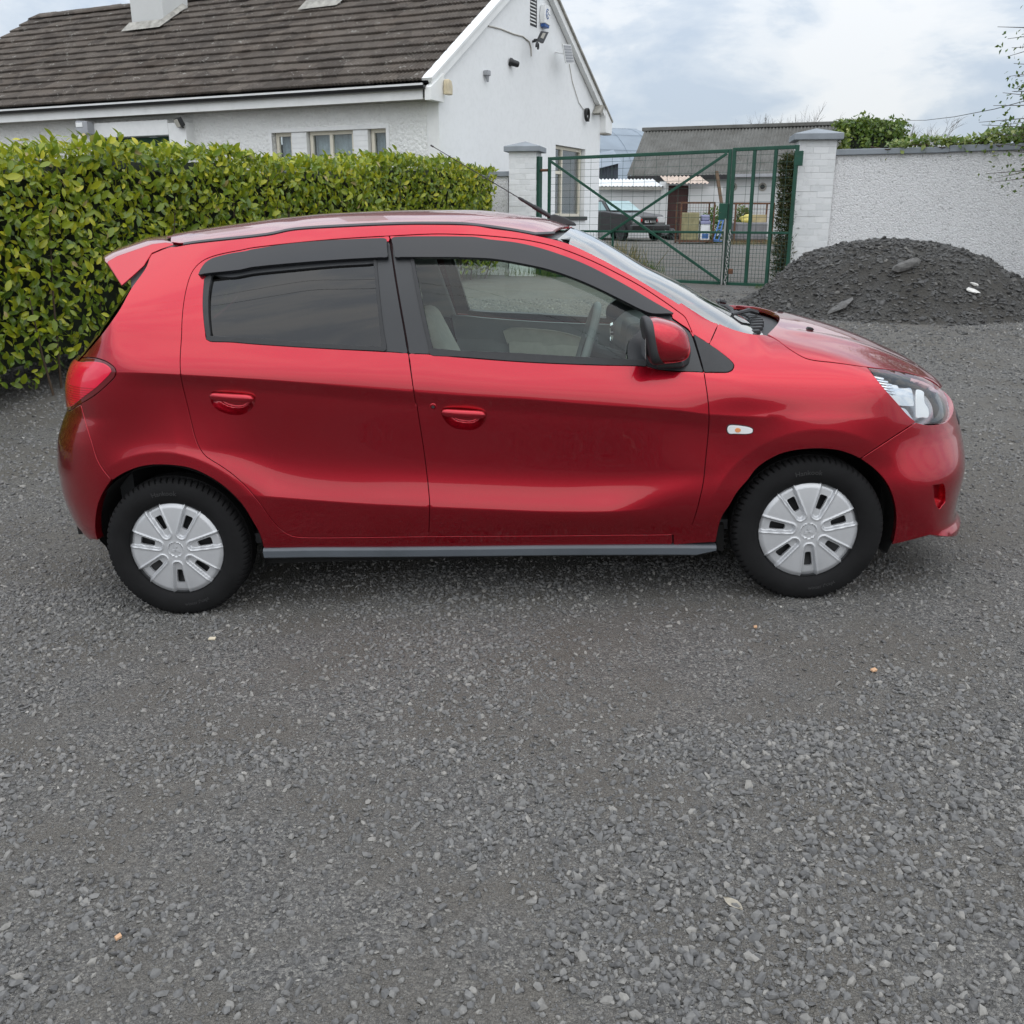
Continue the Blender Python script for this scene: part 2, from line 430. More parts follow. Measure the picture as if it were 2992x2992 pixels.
# second, bluer heap behind
X, Y = np.meshgrid(np.linspace(6.2, 9.0, 60), np.linspace(10.5, 13.4, 60)); _, h2 = heap_h(X, Y)
V = np.stack([X.ravel(), Y.ravel(), (g_height(X, Y)+h2+.03*(vnoise(X, Y, 11., 4)-.5)*np.clip(h2*5, 0, 1)-.01).ravel()], -1); k = h2.ravel() > 0
F_ = [(j*60+i, j*60+i+1, (j+1)*60+i+1, (j+1)*60+i) for j in range(59) for i in range(59)]; F_ = [f for f in F_ if k[list(f)].any()]
o = link('asphalt_heap', mesh('asphalt_heap', V, F_, smooth=True), gravel_mat('blue_black_gravel', .36, 0.)); tag(o, 'blue-black heap of road planings beside the roughcast wall', 'stone heap')
# small litter on the forecourt
def on_ground(px, py):
    d = pdir(px, py); t = np.linspace(1, 20, 4000); Q = CAMP+d*t[:, None]; i = int(np.argmax(Q[:, 2] < g_height(Q[:, 0], Q[:, 1]))); return Q[i]
m_chip = plain('orange_wood_chip', (.55, .34, .20), .8, var=.2); m_chip2 = plain('pale_wood_chip', (.62, .55, .42), .8, var=.2); m_dleaf = plain('dead_leaf', (.36, .33, .27), .85, var=.25, vs=30)
def chip(nm, px, py, l, w, mat, label, cat, rz):
    p = on_ground(px, py)
    b = MB(); b.add([(-l, -w, 0), (l*.9, -w*.8, 0), (l, w, .002), (-l*.8, w, 0), (-l, -w, .005), (l*.9, -w*.8, .006), (l, w, .008), (-l*.8, w, .005)], [(3, 2, 1, 0), (4, 5, 6, 7), (0, 1, 5, 4), (1, 2, 6, 5), (2, 3, 7, 6), (3, 0, 4, 7)])
    o = b.build(nm, mat, None, loc=(p[0], p[1], p[2]+.006), rot=(.1, .12, rz)); tag(o, label, cat)
chip('wood_chip', 2552, 1965, .011, .007, m_chip, 'orange wood chip on gravel ahead of the front wheel', 'wood chip', .5)
chip('wood_chip', 620, 1872, .013, .007, m_chip2, 'cream wood chip on gravel beside the rear wheel', 'wood chip', .1)
chip('wood_chip', 2206, 1838, .006, .005, m_chip, 'tiny orange wood chip on gravel close to the front tyre', 'wood chip', .2)
chip('wood_chip', 346, 2748, .007, .005, m_chip, 'yellow brown wood chip among stones in the open forecourt', 'wood chip', .9)
p = on_ground(2142, 2652); b = MB(); 
for t in (0, 1): pass
L = .028; prof = [(-L, 0), (-L*.5, .009), (0, .012), (L*.5, .009), (L, 0)]
V = [(u, w_*s, .003+.004*abs(s)) for u, w_ in prof for s in (-1, 0, 1)]
b.add(V, [(i*3+j, i*3+j+1, i*3+4+j, i*3+3+j) for i in range(4) for j in range(2)])
o = b.build('fallen_leaf', m_dleaf, None, loc=(p[0], p[1], p[2]+.006), rot=(.1, -.1, R(-55))); tag(o, 'dry pale fallen leaf lying on the grey gravel', 'leaf')
# ================================================================== BUNGALOW
HA, HB = R(26.5), R(66)
HC = at_y(1284, 420, 17.0); HC = np.array([HC[0], HC[1], 0.0])
hg = np.array([math.sin(HA), math.cos(HA), 0]); hf = np.array([-math.sin(HB), math.cos(HB), 0])
hng = np.array([math.cos(HA), -math.sin(HA), 0]); hnf = np.array([-math.cos(HB), -math.sin(HB), 0])
up = np.array([0, 0, 1.])
def gab(s, z, d=0.0): return tuple(HC+hg*s+hng*d+up*z)            # on the gable: s along, z up, d out
def fro(t, z, d=0.0): return tuple(HC+hf*t+hnf*d+up*z)            # on the front wall
def px_gab(x, y, d=0.0):
    P = at_plane(x, y, HC+hng*d, hng); return float((P-HC)@hg), float(P[2])
def px_fro(x, y, d=0.0):
    P = at_plane(x, y, HC+hnf*d, hnf); return float((P-HC)@hf), float(P[2])
def white_wall(name, rough_cast=0.0, tone=(.80, .815, .82), pit_dark=.35, sc=34.):
    M = Mat(name); o = M.obj()
    big = M.noise(.7, 5, .6, o); fine = M.noise(9., 5, .65, o)
    c = M.mix(M.ramp(big, (.4, 0.), (.75, .25)), tone, tuple(q*.82 for q in tone))
    if rough_cast:
        v = M.noise(sc, 6, .72, o, 1.2); w = M.voro(sc*1.25, o)
        c = M.mix(M.ramp(v, (.30, pit_dark), (.48, 0.)), c, (.23, .23, .225))  # darker tone where the bump noise is low
        M.bump(M.math('ADD', v, M.math('MULTIPLY', w, -.6)), rough_cast, .03)
    else:
        c = M.mix(M.ramp(fine, (.35, .10), (.55, 0.)), c, (.45, .46, .45))
        M.bump(M.noise(140., 4, .6, o), .12, .004)
    M.set(color=c, rough=.9, spec=.25); return M.m
m_render = white_wall('white_render'); m_rough = white_wall('white_roughcast', 1.0, (.86, .87, .855), .20, 15.)
m_pebble = white_wall('grey_white_pebbledash', .65, (.80, .80, .805), .85, 34.)
m_whitep = plain('white_paint', (.76, .77, .765), .6, var=.06, bump=.1, bs=40)
m_cream = plain('cream_frame', (.70, .66, .55), .45, var=.04)
m_fascia = plain('white_fascia', (.78, .79, .78), .5, var=.07, vs=3)
m_green = plain('green_door_paint', (.012, .085, .045), .45, var=.15)
m_gutter = plain('black_gutter', (.012, .012, .013), .4, var=.2)
m_dkglass = glass_mat('house_window_glass', (.78, .82, .83), 1.5, 1.3)
m_curtain = plain('net_curtain', (.72, .77, .80), .95, var=.15, vs=14)
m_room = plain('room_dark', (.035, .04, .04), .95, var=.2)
m_soff = plain('weathered_soffit', (.30, .29, .26), .85, var=.3, vs=8)
def tile_mat():
    M = Mat('concrete_tile'); o = M.node('ShaderNodeNewGeometry').outputs['Position']
    oi = M.node('ShaderNodeObjectInfo')
    big = M.noise(.5, 4, .6, o); a = M.noise(7., 6, .7, o); l = M.noise(6., 8, .78, o, .6)
    c = M.ramp(a, (.3, (.055, .046, .040)), (.55, (.105, .090, .078)), (.8, (.17, .148, .128)))
    c = M.mix(M.ramp(M.noise(1.1, 5, .65, o), (.50, 0.), (.68, .55)), c, (.060, .036, .020))
    vc = M.node('ShaderNodeSeparateColor'); M.l.new(M.voro(3.1, o, 'F1', 'Color'), vc.inputs[0])
    c = M.mix(.6, c, M.mix(vc.outputs[0], (.045, .038, .033), (.135, .115, .098)))
    c = M.mix(M.ramp(l, (.585, 0.), (.64, .8)), c, (.30, .29, .265))
    c = M.mix(M.ramp(M.noise(2.3, 6, .7, o), (.64, 0.), (.70, .5)), c, (.26, .25, .22))
    M.set(color=c, rough=.92, spec=.25); M.bump(M.noise(60., 5, .7, o), .4, .01); return M.m
m_tile = tile_mat()
LEN = 13.2; GW = 7.30; EZ = 3.37; MID = GW/2; OVH = .36; RZ = 6.12
house = empty('bungalow', HC, 0, 'white rendered bungalow with dark tiled roof behind the hedge', 'house')
# all parts are given in world coordinates; children are placed with an inverse offset
HI = Matrix.Translation(-Vector(HC))
def hpart(mb, name, mat, par=None, **kw):
    o = mb.build(name, mat, None, **kw)
    for v in o.data.vertices: v.co = v.co-Vector(HC)
    o.parent = par or house; return o
def quad_wall(outline, holes, fn, th, name, mat, par=None):
    """flat wall with openings: outline/holes in 2D, fn(u,v,d) -> 3D, th = depth of the reveals"""
    V = [Vector(p) for p in outline]; E = [(i, (i+1) % len(outline)) for i in range(len(outline))]
    for h in holes:
        b = len(V); V += [Vector(p) for p in h]; E += [(b+i, b+(i+1) % len(h)) for i in range(len(h))]
    vo, _, fo, _, _, _ = delaunay_2d_cdt(V, E, [], 0, 1e-5, False)
    po = np.array(outline); mb = MB(); vv = np.array([tuple(v) for v in vo]); fs = []
    for f in fo:
        c = vv[list(f)].mean(0)[None]
        if inpoly_(c, po)[0] and not any(inpoly_(c, np.array(h))[0] for h in holes): fs.append(tuple(f))
    mb.add([fn(u, v, 0) for u, v in vv], fs)
    for h in holes:
        n = len(h)
        for i in range(n):
            a, b_ = h[i], h[(i+1) % n]; mb.add([fn(*a, 0), fn(*b_, 0), fn(*b_, -th), fn(*a, -th)], [(0, 1, 2, 3)])
    return hpart(mb, name, mat, par) if par is None or par is house else mb
def inpoly_(q, poly):
    x, y = q[:, 0], q[:, 1]; c = np.zeros(len(q), bool); n = len(poly); j = n-1
    for i in range(n):
        xi, yi = poly[i]; xj, yj = poly[j]
        if yi != yj: c ^= ((yi > y) != (yj > y)) & (x < (xj-xi)*(y-yi)/(yj-yi)+xi)
        j = i
    return c
GZ = .35
win_g = [(4.78, 1.52), (6.42, 1.52), (6.42, 2.96), (4.78, 2.96)]
quad_wall([(0, GZ), (GW, GZ), (GW, EZ+.35), (MID, RZ-.10), (0, EZ+.35)], [win_g], gab, .16, 'gable_wall', m_render)
wt0, wt1 = 1.02, 3.42
wins = [(3.02, 3.40), (1.70, 2.66), (1.02, 1.36)]
door_h = [(5.63, .5), (7.50, .5), (7.50, 2.98), (5.63, 2.98)]
wh = [[(wt0, 1.45), (wt1, 1.45), (wt1, 2.95), (wt0, 2.95)]]
lw = [[(9.3, 1.45), (10.9, 1.45), (10.9, 2.70), (9.3, 2.70)]]
quad_wall([(.0, GZ), (LEN, GZ), (LEN, EZ+.02), (.0, EZ+.02)], wh+[door_h]+lw, fro, .14, 'front_wall', m_rough)
quad_wall([(0, GZ), (GW, GZ), (GW, EZ), (MID, RZ-.1), (0, EZ)], [], lambda s, z, d: tuple(HC+hf*LEN+hg*s+up*z), 0, 'far_gable_wall', m_render)
mb = MB(); mb.add([tuple(HC+hg*GW+up*GZ), tuple(HC+hg*GW+hf*LEN+up*GZ), tuple(HC+hg*GW+hf*LEN+up*EZ), tuple(HC+hg*GW+up*EZ)], [(0, 1, 2, 3)]); hpart(mb, 'back_wall', m_render)
hpart(MB().prism([(-.004, GZ), (.22, GZ), (.22, EZ), (-.004, EZ)], -.01, .012, fro), 'corner_quoin', m_whitep)
# --- gutter, fascia, soffit, bargeboards
FZ0, FZ1 = 3.33, 3.575
hpart(MB().prism([(.10, FZ0), (LEN+.2, FZ0), (LEN+.2, FZ1), (.10, FZ1)], OVH-.03, OVH, fro), 'fascia', m_fascia)
hpart(MB().prism([(.02, FZ0+.01), (LEN+.2, FZ0+.01), (LEN+.2, FZ0+.025), (.02, FZ0+.025)], .0, OVH-.03, fro), 'soffit', m_soff)
GZ1 = 3.53
gp = [(OVH+.005+.055-.055*math.cos(a), GZ1-.005-.055*math.sin(a)) for a in np.linspace(0, math.pi, 9)]+[(OVH+.105, GZ1-.002), (OVH+.015, GZ1-.002)]
hpart(MB().prism(gp, .02, LEN+.2, lambda d, z, t: fro(t, z, d)), 'gutter', m_gutter, smooth=True)
slope = (RZ-(EZ+.10))/(MID+OVH*.0)
def roof_pt(t, s, n=0.0, side=0):
    """s: distance in from the eave line (horizontal), measured from the wall face outwards as negative"""
    z = RZ-(MID-s)*(RZ-3.60)/(MID+OVH)
    return HC+hf*t+hg*s+up*z
eave0 = roof_pt(0, -OVH); ridge0 = roof_pt(0, MID)
sl = ridge0-eave0; SL = float(np.linalg.norm(sl)); sl = sl/SL; rn = np.cross(sl, hf); rn = rn/np.linalg.norm(rn)
if rn[2] < 0: rn = -rn
# slope under the tiles and the back slope
mb = MB(); e1 = eave0-hf*.06; e2 = eave0+hf*(LEN+.25)
mb.add([tuple(e1-rn*.03), tuple(e2-rn*.03), tuple(e2+sl*SL-rn*.03), tuple(e1+sl*SL-rn*.03)], [(0, 1, 2, 3)])
roof_o = hpart(mb, 'roof', m_gutter)
bk = HC+hg*(GW+OVH)+up*3.60
mb = MB(); mb.add([tuple(bk-hf*.06), tuple(bk+hf*(LEN+.25)), tuple(ridge0+hf*(LEN+.25)), tuple(ridge0-hf*.06)], [(0, 1, 2, 3)]); hpart(mb, 'rear_roof_slope', m_tile, roof_o)
TWD, EXP = .30, .333
def tile_mesh(n_roll=4, seg=3):
    n = n_roll*seg+1; V = []
    for k in range(n):
        u = TWD*k/(n-1); w = .026*(.5-.5*math.cos(2*math.pi*k/seg)) if seg > 1 else 0
        for (q, hh) in ((EXP+.03, 0.0), (-.02, .044), (-.02, .008)):
            V.append((u*1.008-.001, q, w+hh+.004))
    F2 = [(k*3, k*3+1, k*3+4, k*3+3) for k in range(n-1)]+[(k*3+1, k*3+2, k*3+5, k*3+4) for k in range(n-1)]
    return V, F2
tvv, tff = tile_mesh()
tile_me = mesh('roof_tile', tvv, [tuple(reversed(f)) for f in tff]); tile_me.materials.append(m_tile)
rot = Matrix((tuple(hf)+(0,), tuple(sl)+(0,), tuple(rn)+(0,), (0, 0, 0, 1))).transposed()
rot[0][3] = rot[1][3] = rot[2][3] = 0
ncol = int((LEN+.2)/TWD); nrow = int(SL/EXP)+1
tl_ = []
for r_ in range(nrow):
    for c_ in range(ncol):
        p = eave0+hf*(c_*TWD+.09)+sl*(r_*EXP)
        d = np.linalg.norm(p-CAMP); q = p-CAMP; sx = q[0]/(q@FW)*FPX+PX/2; sy = PX/2-(q@UPV)/(q@FW)*FPX
        vis = -60 < sx < 3000 and sy > -60
        tl_.append((not vis, d, p, r_, c_))
tl_.sort(key=lambda a: (a[0], a[1]))
bulk = MB(); bv = np.array(tvv)
for k, (nv, d, p, r_, c_) in enumerate(tl_):
    ex = min(0., 0.)
    jit = Matrix.Rotation(random.gauss(0, .003), 4, 'Z')@Matrix.Rotation(random.gauss(0, .008), 4, 'X')
    M4 = Matrix.Translation(Vector(p+rn*random.gauss(0, .003)))@rot@jit
    if k < 300:
        o = link('roof_tile', tile_me, None, roof_o); o.matrix_local = HI@M4
    else:
        if r_ == nrow-1 and False: continue
        bulk.add([M4@Vector(v) for v in tvv], [tuple(reversed(f)) for f in tff])
me = mesh('roof_tiles_rest', bulk.v, bulk.f); me.transform(HI); o = link('roof_tiles', me, m_tile, roof_o); tag(o, kind='stuff')
# ridge tiles: one by one
for k in range(int(LEN/.42)):
    p = ridge0+hf*(k*.42-.05)+up*.015
    prof = [(.15*math.cos(a), .10*math.sin(a)) for a in np.linspace(0.05, math.pi-.05, 9)]
    prof = prof+[(u*.88, v*.85-.012) for u, v in reversed(prof)]
    mb = MB().prism(prof, 0, .415, lambda u, v, d: tuple(p+hg*u+up*(v-.03)+hf*d)); hpart(mb, 'ridge_tile', m_tile, roof_o, smooth=True)
# verge (mortared edge) and bargeboards
def vergept(s, z, d): return gab(s, z, d)
for sgn in (0, 1):
    a_ = (-OVH*.9, 3.57) if sgn == 0 else (GW+OVH, 3.57); b_ = (MID, RZ-.02)
    n2 = np.array([-(b_[1]-a_[1]), b_[0]-a_[0]]); n2 = n2/np.linalg.norm(n2)
    if n2[1] < 0: n2 = -n2
    q = [tuple(np.array(a_)+n2*.05), tuple(np.array(b_)+n2*.05), tuple(np.array(b_)-n2*.085), tuple(np.array(a_)-n2*.085)]
    hpart(MB().prism(q, .015, .075 if sgn == 0 else .12, gab), 'bargeboard', m_fascia)
    q = [tuple(np.array(a_)+n2*.085), tuple(np.array(b_)+n2*.085), tuple(np.array(b_)+n2*.045), tuple(np.array(a_)+n2*.045)]
    hpart(MB().prism(q, -.10, .10 if sgn == 0 else .16, gab), 'verge_mortar', m_whitep if sgn == 0 else m_soff)
# boxed eave ends
hpart(MB().prism([(-.40, 3.31), (.02, 3.31), (.02, 3.75), (-.05, 3.70), (-.40, 3.50)], -.02, .10, gab), 'eave_box', m_fascia)
hpart(MB().prism([(GW-.02, 3.37), (GW+.38, 3.37), (GW+.38, 3.64), (GW+.02, 3.95), (GW-.02, 3.95)], -.05, .14, gab), 'eave_box', m_fascia)
hpart(MB().prism([(GW-.02, 3.335), (GW+.36, 3.335), (GW+.36, 3.368), (GW-.02, 3.368)], -.05, .13, gab), 'eave_box_base', m_soff)
# chimneys
m_cem = plain('old_cement', (.34, .33, .30), .95, var=.35, vs=7, bump=.6, bs=30)
m_chim = white_wall('stained_chimney_render', 0., (.60, .61, .60)); 
def chimney(px0, px1, pyb, zt, back):
    P0 = at_plane(px0, pyb, tuple(eave0), tuple(rn)); t0 = float((P0-HC)@hf); s0 = float((P0-HC)@hg)
    P1 = at_plane(px1, pyb, tuple(eave0), tuple(rn)); t1 = float((P1-HC)@hf)
    mb = MB()
    c = [HC+hf*t+hg*s for t, s in ((t0, s0), (t1, s0), (t1, s0+back), (t0, s0+back))]
    mb.add([tuple(q+up*(RZ-1.9)) for q in c]+[tuple(q+up*zt) for q in c], [(0, 1, 2, 3), (4, 7, 6, 5), (0, 4, 5, 1), (1, 5, 6, 2), (2, 6, 7, 3), (3, 7, 4, 0)])
    ch = hpart(mb, 'chimney', m_chim, roof_o)
    # cement flashing round the foot, spread on the tiles
    mb = MB(); w = .10
    base = lambda t, s, n: tuple(roof_pt(t, s)+rn*n)
    ts = [(t0+w, s0-.20), (t1-w*.6, s0-.17), (t1-w, s0+back*.9), (t1, s0+back*.9), (t1, s0), (t0, s0)]
    mb.add([base(*q, .085 if i < 3 else .16) for i, q in enumerate(ts)], [(0, 1, 4, 5), (1, 2, 3, 4)])
    hpart(mb, 'cement_flashing', m_cem, roof_o)
chimney(413, 492, 62, 7.6, .75); chimney(905, 985, 12, 8.0, .75)
# --- front windows
def casement(t0, t1, z0, z1, name, splits, fn, par, d=-.10, fw=.06, glassmat=None, behind='curtain'):
    root = hpart(MB().prism([(t0, z0), (t1, z0), (t1, z1), (t0, z1)], d-.03, d-.029, fn), name, m_cream, par) if False else None
    mb = MB(); 
    for a, b_, c, e in ((t0, t1, z0, z0+fw), (t0, t1, z1-fw, z1), (t0, t0+fw, z0+fw, z1-fw), (t1-fw, t1, z0+fw, z1-fw)):
        mb.prism([(a, c), (b_, c), (b_, e), (a, e)], d-.05, d+.01, fn)
    for kind, *v in splits:
        if kind == 'v': mb.prism([(v[0]-fw/2, z0+fw), (v[0]+fw/2, z0+fw), (v[0]+fw/2, z1-fw), (v[0]-fw/2, z1-fw)], d-.05, d+.012, fn)
        else: mb.prism([(v[1], v[0]-fw/2), (v[2], v[0]-fw/2), (v[2], v[0]+fw/2), (v[1], v[0]+fw/2)], d-.05, d+.014, fn)
    w = hpart(mb, name, m_cream, par)
    hpart(MB().prism([(t0+.01, z0+.01), (t1-.01, z0+.01), (t1-.01, z1-.01), (t0+.01, z1-.01)], d-.032, d-.026, fn), 'pane', m_dkglass, w)
    # curtain folds
    n = 40; V = []
    for i in range(n+1):
        t = t0+.02+(t1-t0-.04)*i/n; dd = d-.16+.025*math.sin(i*1.9)+.012*math.sin(i*.7)
        V += [fn(t, z0, dd), fn(t, z1, dd)]
    if behind == 'curtain':
        hpart(MB().add(V, [(2*i, 2*i+1, 2*i+3, 2*i+2) for i in range(n)]), 'net_curtain', m_curtain, w, smooth=True, angle=3)
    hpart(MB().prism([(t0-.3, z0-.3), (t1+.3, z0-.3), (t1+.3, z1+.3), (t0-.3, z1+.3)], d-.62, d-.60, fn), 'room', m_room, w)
    return w
casement(3.02, 3.40, 1.45, 2.95, 'window', [], fro, house)
casement(1.72, 2.66, 1.45, 2.95, 'window', [('v', 2.21), ('h', 2.50, 1.76, 2.19)], fro, house)
casement(1.03, 1.38, 1.45, 2.95, 'window', [], fro, house)
casement(9.3, 10.9, 1.45, 2.70, 'window', [('v', 10.1)], fro, house)
for a, b_ in ((2.68, 3.0), (1.40, 1.70)):
    root = hpart(MB().prism([(a, 1.45), (b_, 1.45), (b_, 2.95), (a, 2.95)], -.14, -.012, fro), 'window_pier', m_whitep)
    for k in range(17):
        z = 1.46+k*.087; hpart(MB().prism([(a+.001, z), (b_-.001, z), (b_-.001, z+.079), (a+.001, z+.079)], -.012, -.004, fro), 'brick', m_whitep, root)
hpart(MB().prism([(wt0-.06, 2.95), (wt1+.06, 2.95), (wt1+.06, 3.01), (wt0-.06, 3.01)], -.01, .02, fro), 'window_band', m_whitep)
hpart(MB().prism([(wt0-.06, 1.40), (wt0, 1.40), (wt0, 2.95), (wt0-.06, 2.95)], -.01, .02, fro), 'window_band', m_whitep)
hpart(MB().prism([(wt1, 1.40), (wt1+.06, 1.40), (wt1+.06, 2.95), (wt1, 2.95)], -.01, .02, fro), 'window_band', m_whitep)
hpart(MB().prism([(wt0-.10, 1.37), (wt1+.10, 1.37), (wt1+.10, 1.45), (wt0-.10, 1.45)], -.14, .06, fro), 'window_sill', m_whitep)
# --- porch surround and green door
hpart(MB().prism([(5.20, .4), (5.62, .4), (5.62, 3.18), (5.20, 3.18)], -.10, .22, fro), 'porch_pier', m_whitep)
hpart(MB().prism([(7.50, .4), (7.92, .4), (7.92, 2.98), (7.50, 2.98)], -.10, .22, fro), 'porch_pier', m_whitep)
hpart(MB().prism([(5.622, 2.98), (7.92, 2.98), (7.92, 3.24), (5.622, 3.24)], -.10, .225, fro), 'porch_lintel', m_whitep)
dw = hpart(MB().prism([(5.63, .5), (7.50, .5), (7.50, 2.98), (5.63, 2.98)], -.20, -.16, fro), 'door_frame', m_green)
dd = hpart(MB().prism([(6.05, .5), (7.0, .5), (7.0, 2.82), (6.05, 2.82)], -.16, -.12, fro), 'front_door', m_green)
hpart(MB().prism([(6.17, 1.6), (6.88, 1.6), (6.88, 2.68), (6.17, 2.68)], -.12, -.105, fro), 'door_panel', m_green, dd, bevel=.01)
for a, b_ in ((5.70, 5.98), (7.08, 7.42)):
    w = hpart(MB().prism([(a, 1.0), (b_, 1.0), (b_, 2.80), (a, 2.80)], -.16, -.145, fro), 'side_light', m_curtain, dw)
# --- gable window, louvre vent
casement(4.82, 6.38, 1.52, 2.95, 'window', [('v', 5.32), ('h', 2.42, 4.84, 5.30)], gab, house, behind='none')
hpart(MB().prism([(4.72, 1.44), (6.50, 1.44), (6.50, 1.52), (4.72, 1.52)], -.15, .05, gab), 'window_sill', m_gutter)
vb = hpart(MB().prism([(3.50, 5.02), (3.80, 5.02), (3.80, 5.85), (3.50, 5.85)], -.08, .004, gab), 'gable_vent', m_gutter)
for k in range(13):
    z = 5.05+k*.06; hpart(MB().prism([(z, .02), (z+.045, -.02), (z+.05, -.012), (z+.008, .03)], 3.50, 3.72, lambda z_, d, s: gab(s, z_, d)), 'louvre', m_whitep, vb)

# ================================================================== things fixed to the house
m_dkmetal = plain('dark_metal', (.02, .021, .023), .4, var=.2, metal=.2); m_gplast = plain('grey_plastic', (.33, .34, .36), .5, var=.1); m_yplast = plain('yellowed_plastic', (.58, .50, .35), .5, var=.25, vs=5)
m_cable = plain('pale_cable', (.42, .40, .36), .7, var=.15); m_blue = plain('navy_print', (.03, .09, .28), .5, var=.1); m_lensg = plain('lamp_diffuser', (.42, .40, .34), .3, var=.1)
def top(mb, name, mat, label, cat, **kw):
    o = mb.build(name, mat, None, **kw); return tag(o, label, cat)
def sub(mb, name, mat, par, **kw):
    o = mb.build(name, mat, None, **kw); o.parent = par; return o
# alarm bell box on the gable
al = top(MB().prism([(3.93, 5.12), (4.17, 5.10), (4.19, 5.28), (4.18, 5.44), (3.95, 5.45), (3.91, 5.28)], .01, .12, gab), 'alarm_box', m_whitep, 'white alarm bell box with navy ring logo high on the gable', 'alarm box', bevel=.015, seg=3)
sub(MB().prism([(3.95, 5.06), (4.14, 5.05), (4.165, 5.10), (3.94, 5.118)], .015, .11, gab), 'base_lamp', m_blue, al, bevel=.008)
mb = MB(); pts = [gab(4.04+.062*math.cos(a), 5.29+.085*math.sin(a), .124) for a in np.linspace(.9, 5.5, 24)]; mb.tube(pts, .007, 6); sub(mb, 'logo_ring', m_blue, al)
mb = MB(); mb.tube([gab(4.02, 5.34, .124), gab(4.07, 5.31, .124), gab(4.02, 5.27, .124), gab(4.07, 5.23, .124)], .005, 6); sub(mb, 'logo_letter', m_blue, al)
mb = MB(); mb.tube([gab(4.06, 5.295, .124), gab(4.15, 5.285, .124)], .004, 6); sub(mb, 'logo_bar', m_blue, al)
# solar street lamp
s0, z0 = px_gab(1556, 121)
lq = [px_gab(x, y, .34) for x, y in ((1582, 91), (1600, 94), (1584, 127), (1569, 119))]
lm = top(MB().prism(lq, .32, .37, gab), 'wall_lamp', m_dkmetal, 'black swivel floodlight on a bracket below the gable vent', 'lamp', bevel=.008)
sub(MB().prism([px_gab(x, y, .37) for x, y in ((1586, 96), (1594, 97), (1587, 113), (1579, 110))], .371, .376, gab), 'diffuser', m_lensg, lm)
sub(MB().tube([gab(s0, z0, .0), gab(s0, z0, .12), gab(*px_gab(1562, 117, .26), .26), gab(*px_gab(1574, 116, .34), .34)], .022, 8), 'bracket', m_dkmetal, lm, smooth=True)
cs, cz = px_gab(1570, 135, .34)
sub(MB().tube([gab(cs+.04*math.cos(a), cz+.055*math.sin(a), .34) for a in np.linspace(-.9, 3.6, 12)], .022, 8), 'clamp', m_dkmetal, lm, smooth=True)
# cctv dome, sensor, solar panel, coil, corner lights
s1, z1 = px_gab(1488, 180)
cc = top(MB().lathe([(.0, .0), (.07, .0), (.075, .04), (.06, .07), (.055, .16), (.04, .19), (.0, .195)], 20, Matrix.Translation(Vector(gab(s1, z1, 0)))@Vector(hng*.85+hg*.45-up*.28).to_track_quat('Z', 'Y').to_matrix().to_4x4()), 'security_camera', m_dkmetal, 'dark grey bullet security camera on the white gable', 'camera', smooth=True)
s1, z1 = px_gab(1416, 222)
sn = top(MB().prism([(s1-.06, z1), (s1+.06, z1), (s1+.06, z1+.09), (s1-.06, z1+.09)], .0, .10, gab), 'movement_sensor', m_gplast, 'pale grey movement sensor on the gable near the eave', 'sensor', bevel=.015)
sub(MB().tube([gab(s1+.01, z1, .05), gab(s1+.02, z1-.10, .05)], [.035, .02], 10), 'sensor_eye', m_gplast, sn)
q0 = [px_gab(x, y, .30) for x, y in ((1642, 128), (1666, 131), (1677, 186), (1652, 185))]
sp_ = top(MB().prism(q0, .29, .315, gab), 'solar_panel', m_whitep, 'small white framed solar panel on an arm by the gable rake', 'solar panel')
for k in range(6):
    f0, f1 = .06+k*.152, .06+k*.152+.118; A_, B_, C_, D_ = [np.array(q) for q in q0]
    c_ = [A_+(D_-A_)*f0, B_+(C_-B_)*f0, B_+(C_-B_)*f1, A_+(D_-A_)*f1]; m_ = sum(c_)/4
    sub(MB().prism([tuple(m_+(p-m_)*np.array([.86, 1])) for p in c_], .316, .320, gab), 'cell', m_gplast, sp_)
sub(MB().tube([gab(*px_gab(1624, 152), 0), gab(*px_gab(1648, 157, .29), .29)], .015, 8), 'arm', m_whitep, sp_)
cb = [gab(*px_gab(x, y), .012) for x, y in ((1662, 187), (1666, 210), (1670, 235), (1678, 262), (1690, 300), (1702, 318), (1716, 324))]
top(MB().tube(cb, .007, 6), 'cable', m_cable, 'thin cable drooping from the solar panel down the gable', 'cable')
s2, z2 = px_gab(1708, 336)
top(MB().tube([gab(s2+.10*math.cos(a), z2+.13*math.sin(a), .03+.012*(a/3)) for a in np.linspace(0, 2*math.pi*2.8, 60)], .013, 6), 'cable_coil', m_gutter, 'coil of black cable hung on the gable by the far eave', 'cable')
s2, z2 = px_gab(1733, 320)
top(MB().prism([(s2-.10, z2-.09), (s2+.02, z2-.12), (s2+.22, z2+.07), (s2+.10, z2+.10)], .02, .20, gab), 'wall_light', m_soff, 'weathered box light angled out beside the far eave', 'lamp', bevel=.01)
cb = [gab(*px_gab(x, y), .012) for x, y in ((1425, 76), (1460, 84), (1500, 100), (1525, 106), (1545, 122), (1550, 140), (1551, 165))]
top(MB().tube(cb, .012, 6), 'cable', m_cable, 'white cable run across the gable to the floodlight bracket', 'cable')
bl = top(MB().prism([(-.03, 3.42), (.12, 3.42), (.125, 3.55), (.09, 3.64), (-.01, 3.66), (-.035, 3.54)], .11, .21, gab), 'bulkhead_light', m_yplast, 'yellowed plastic bulkhead light at the eave corner of the gable', 'lamp', bevel=.02, seg=3)
t3, z3 = px_fro(484, 372, .22)
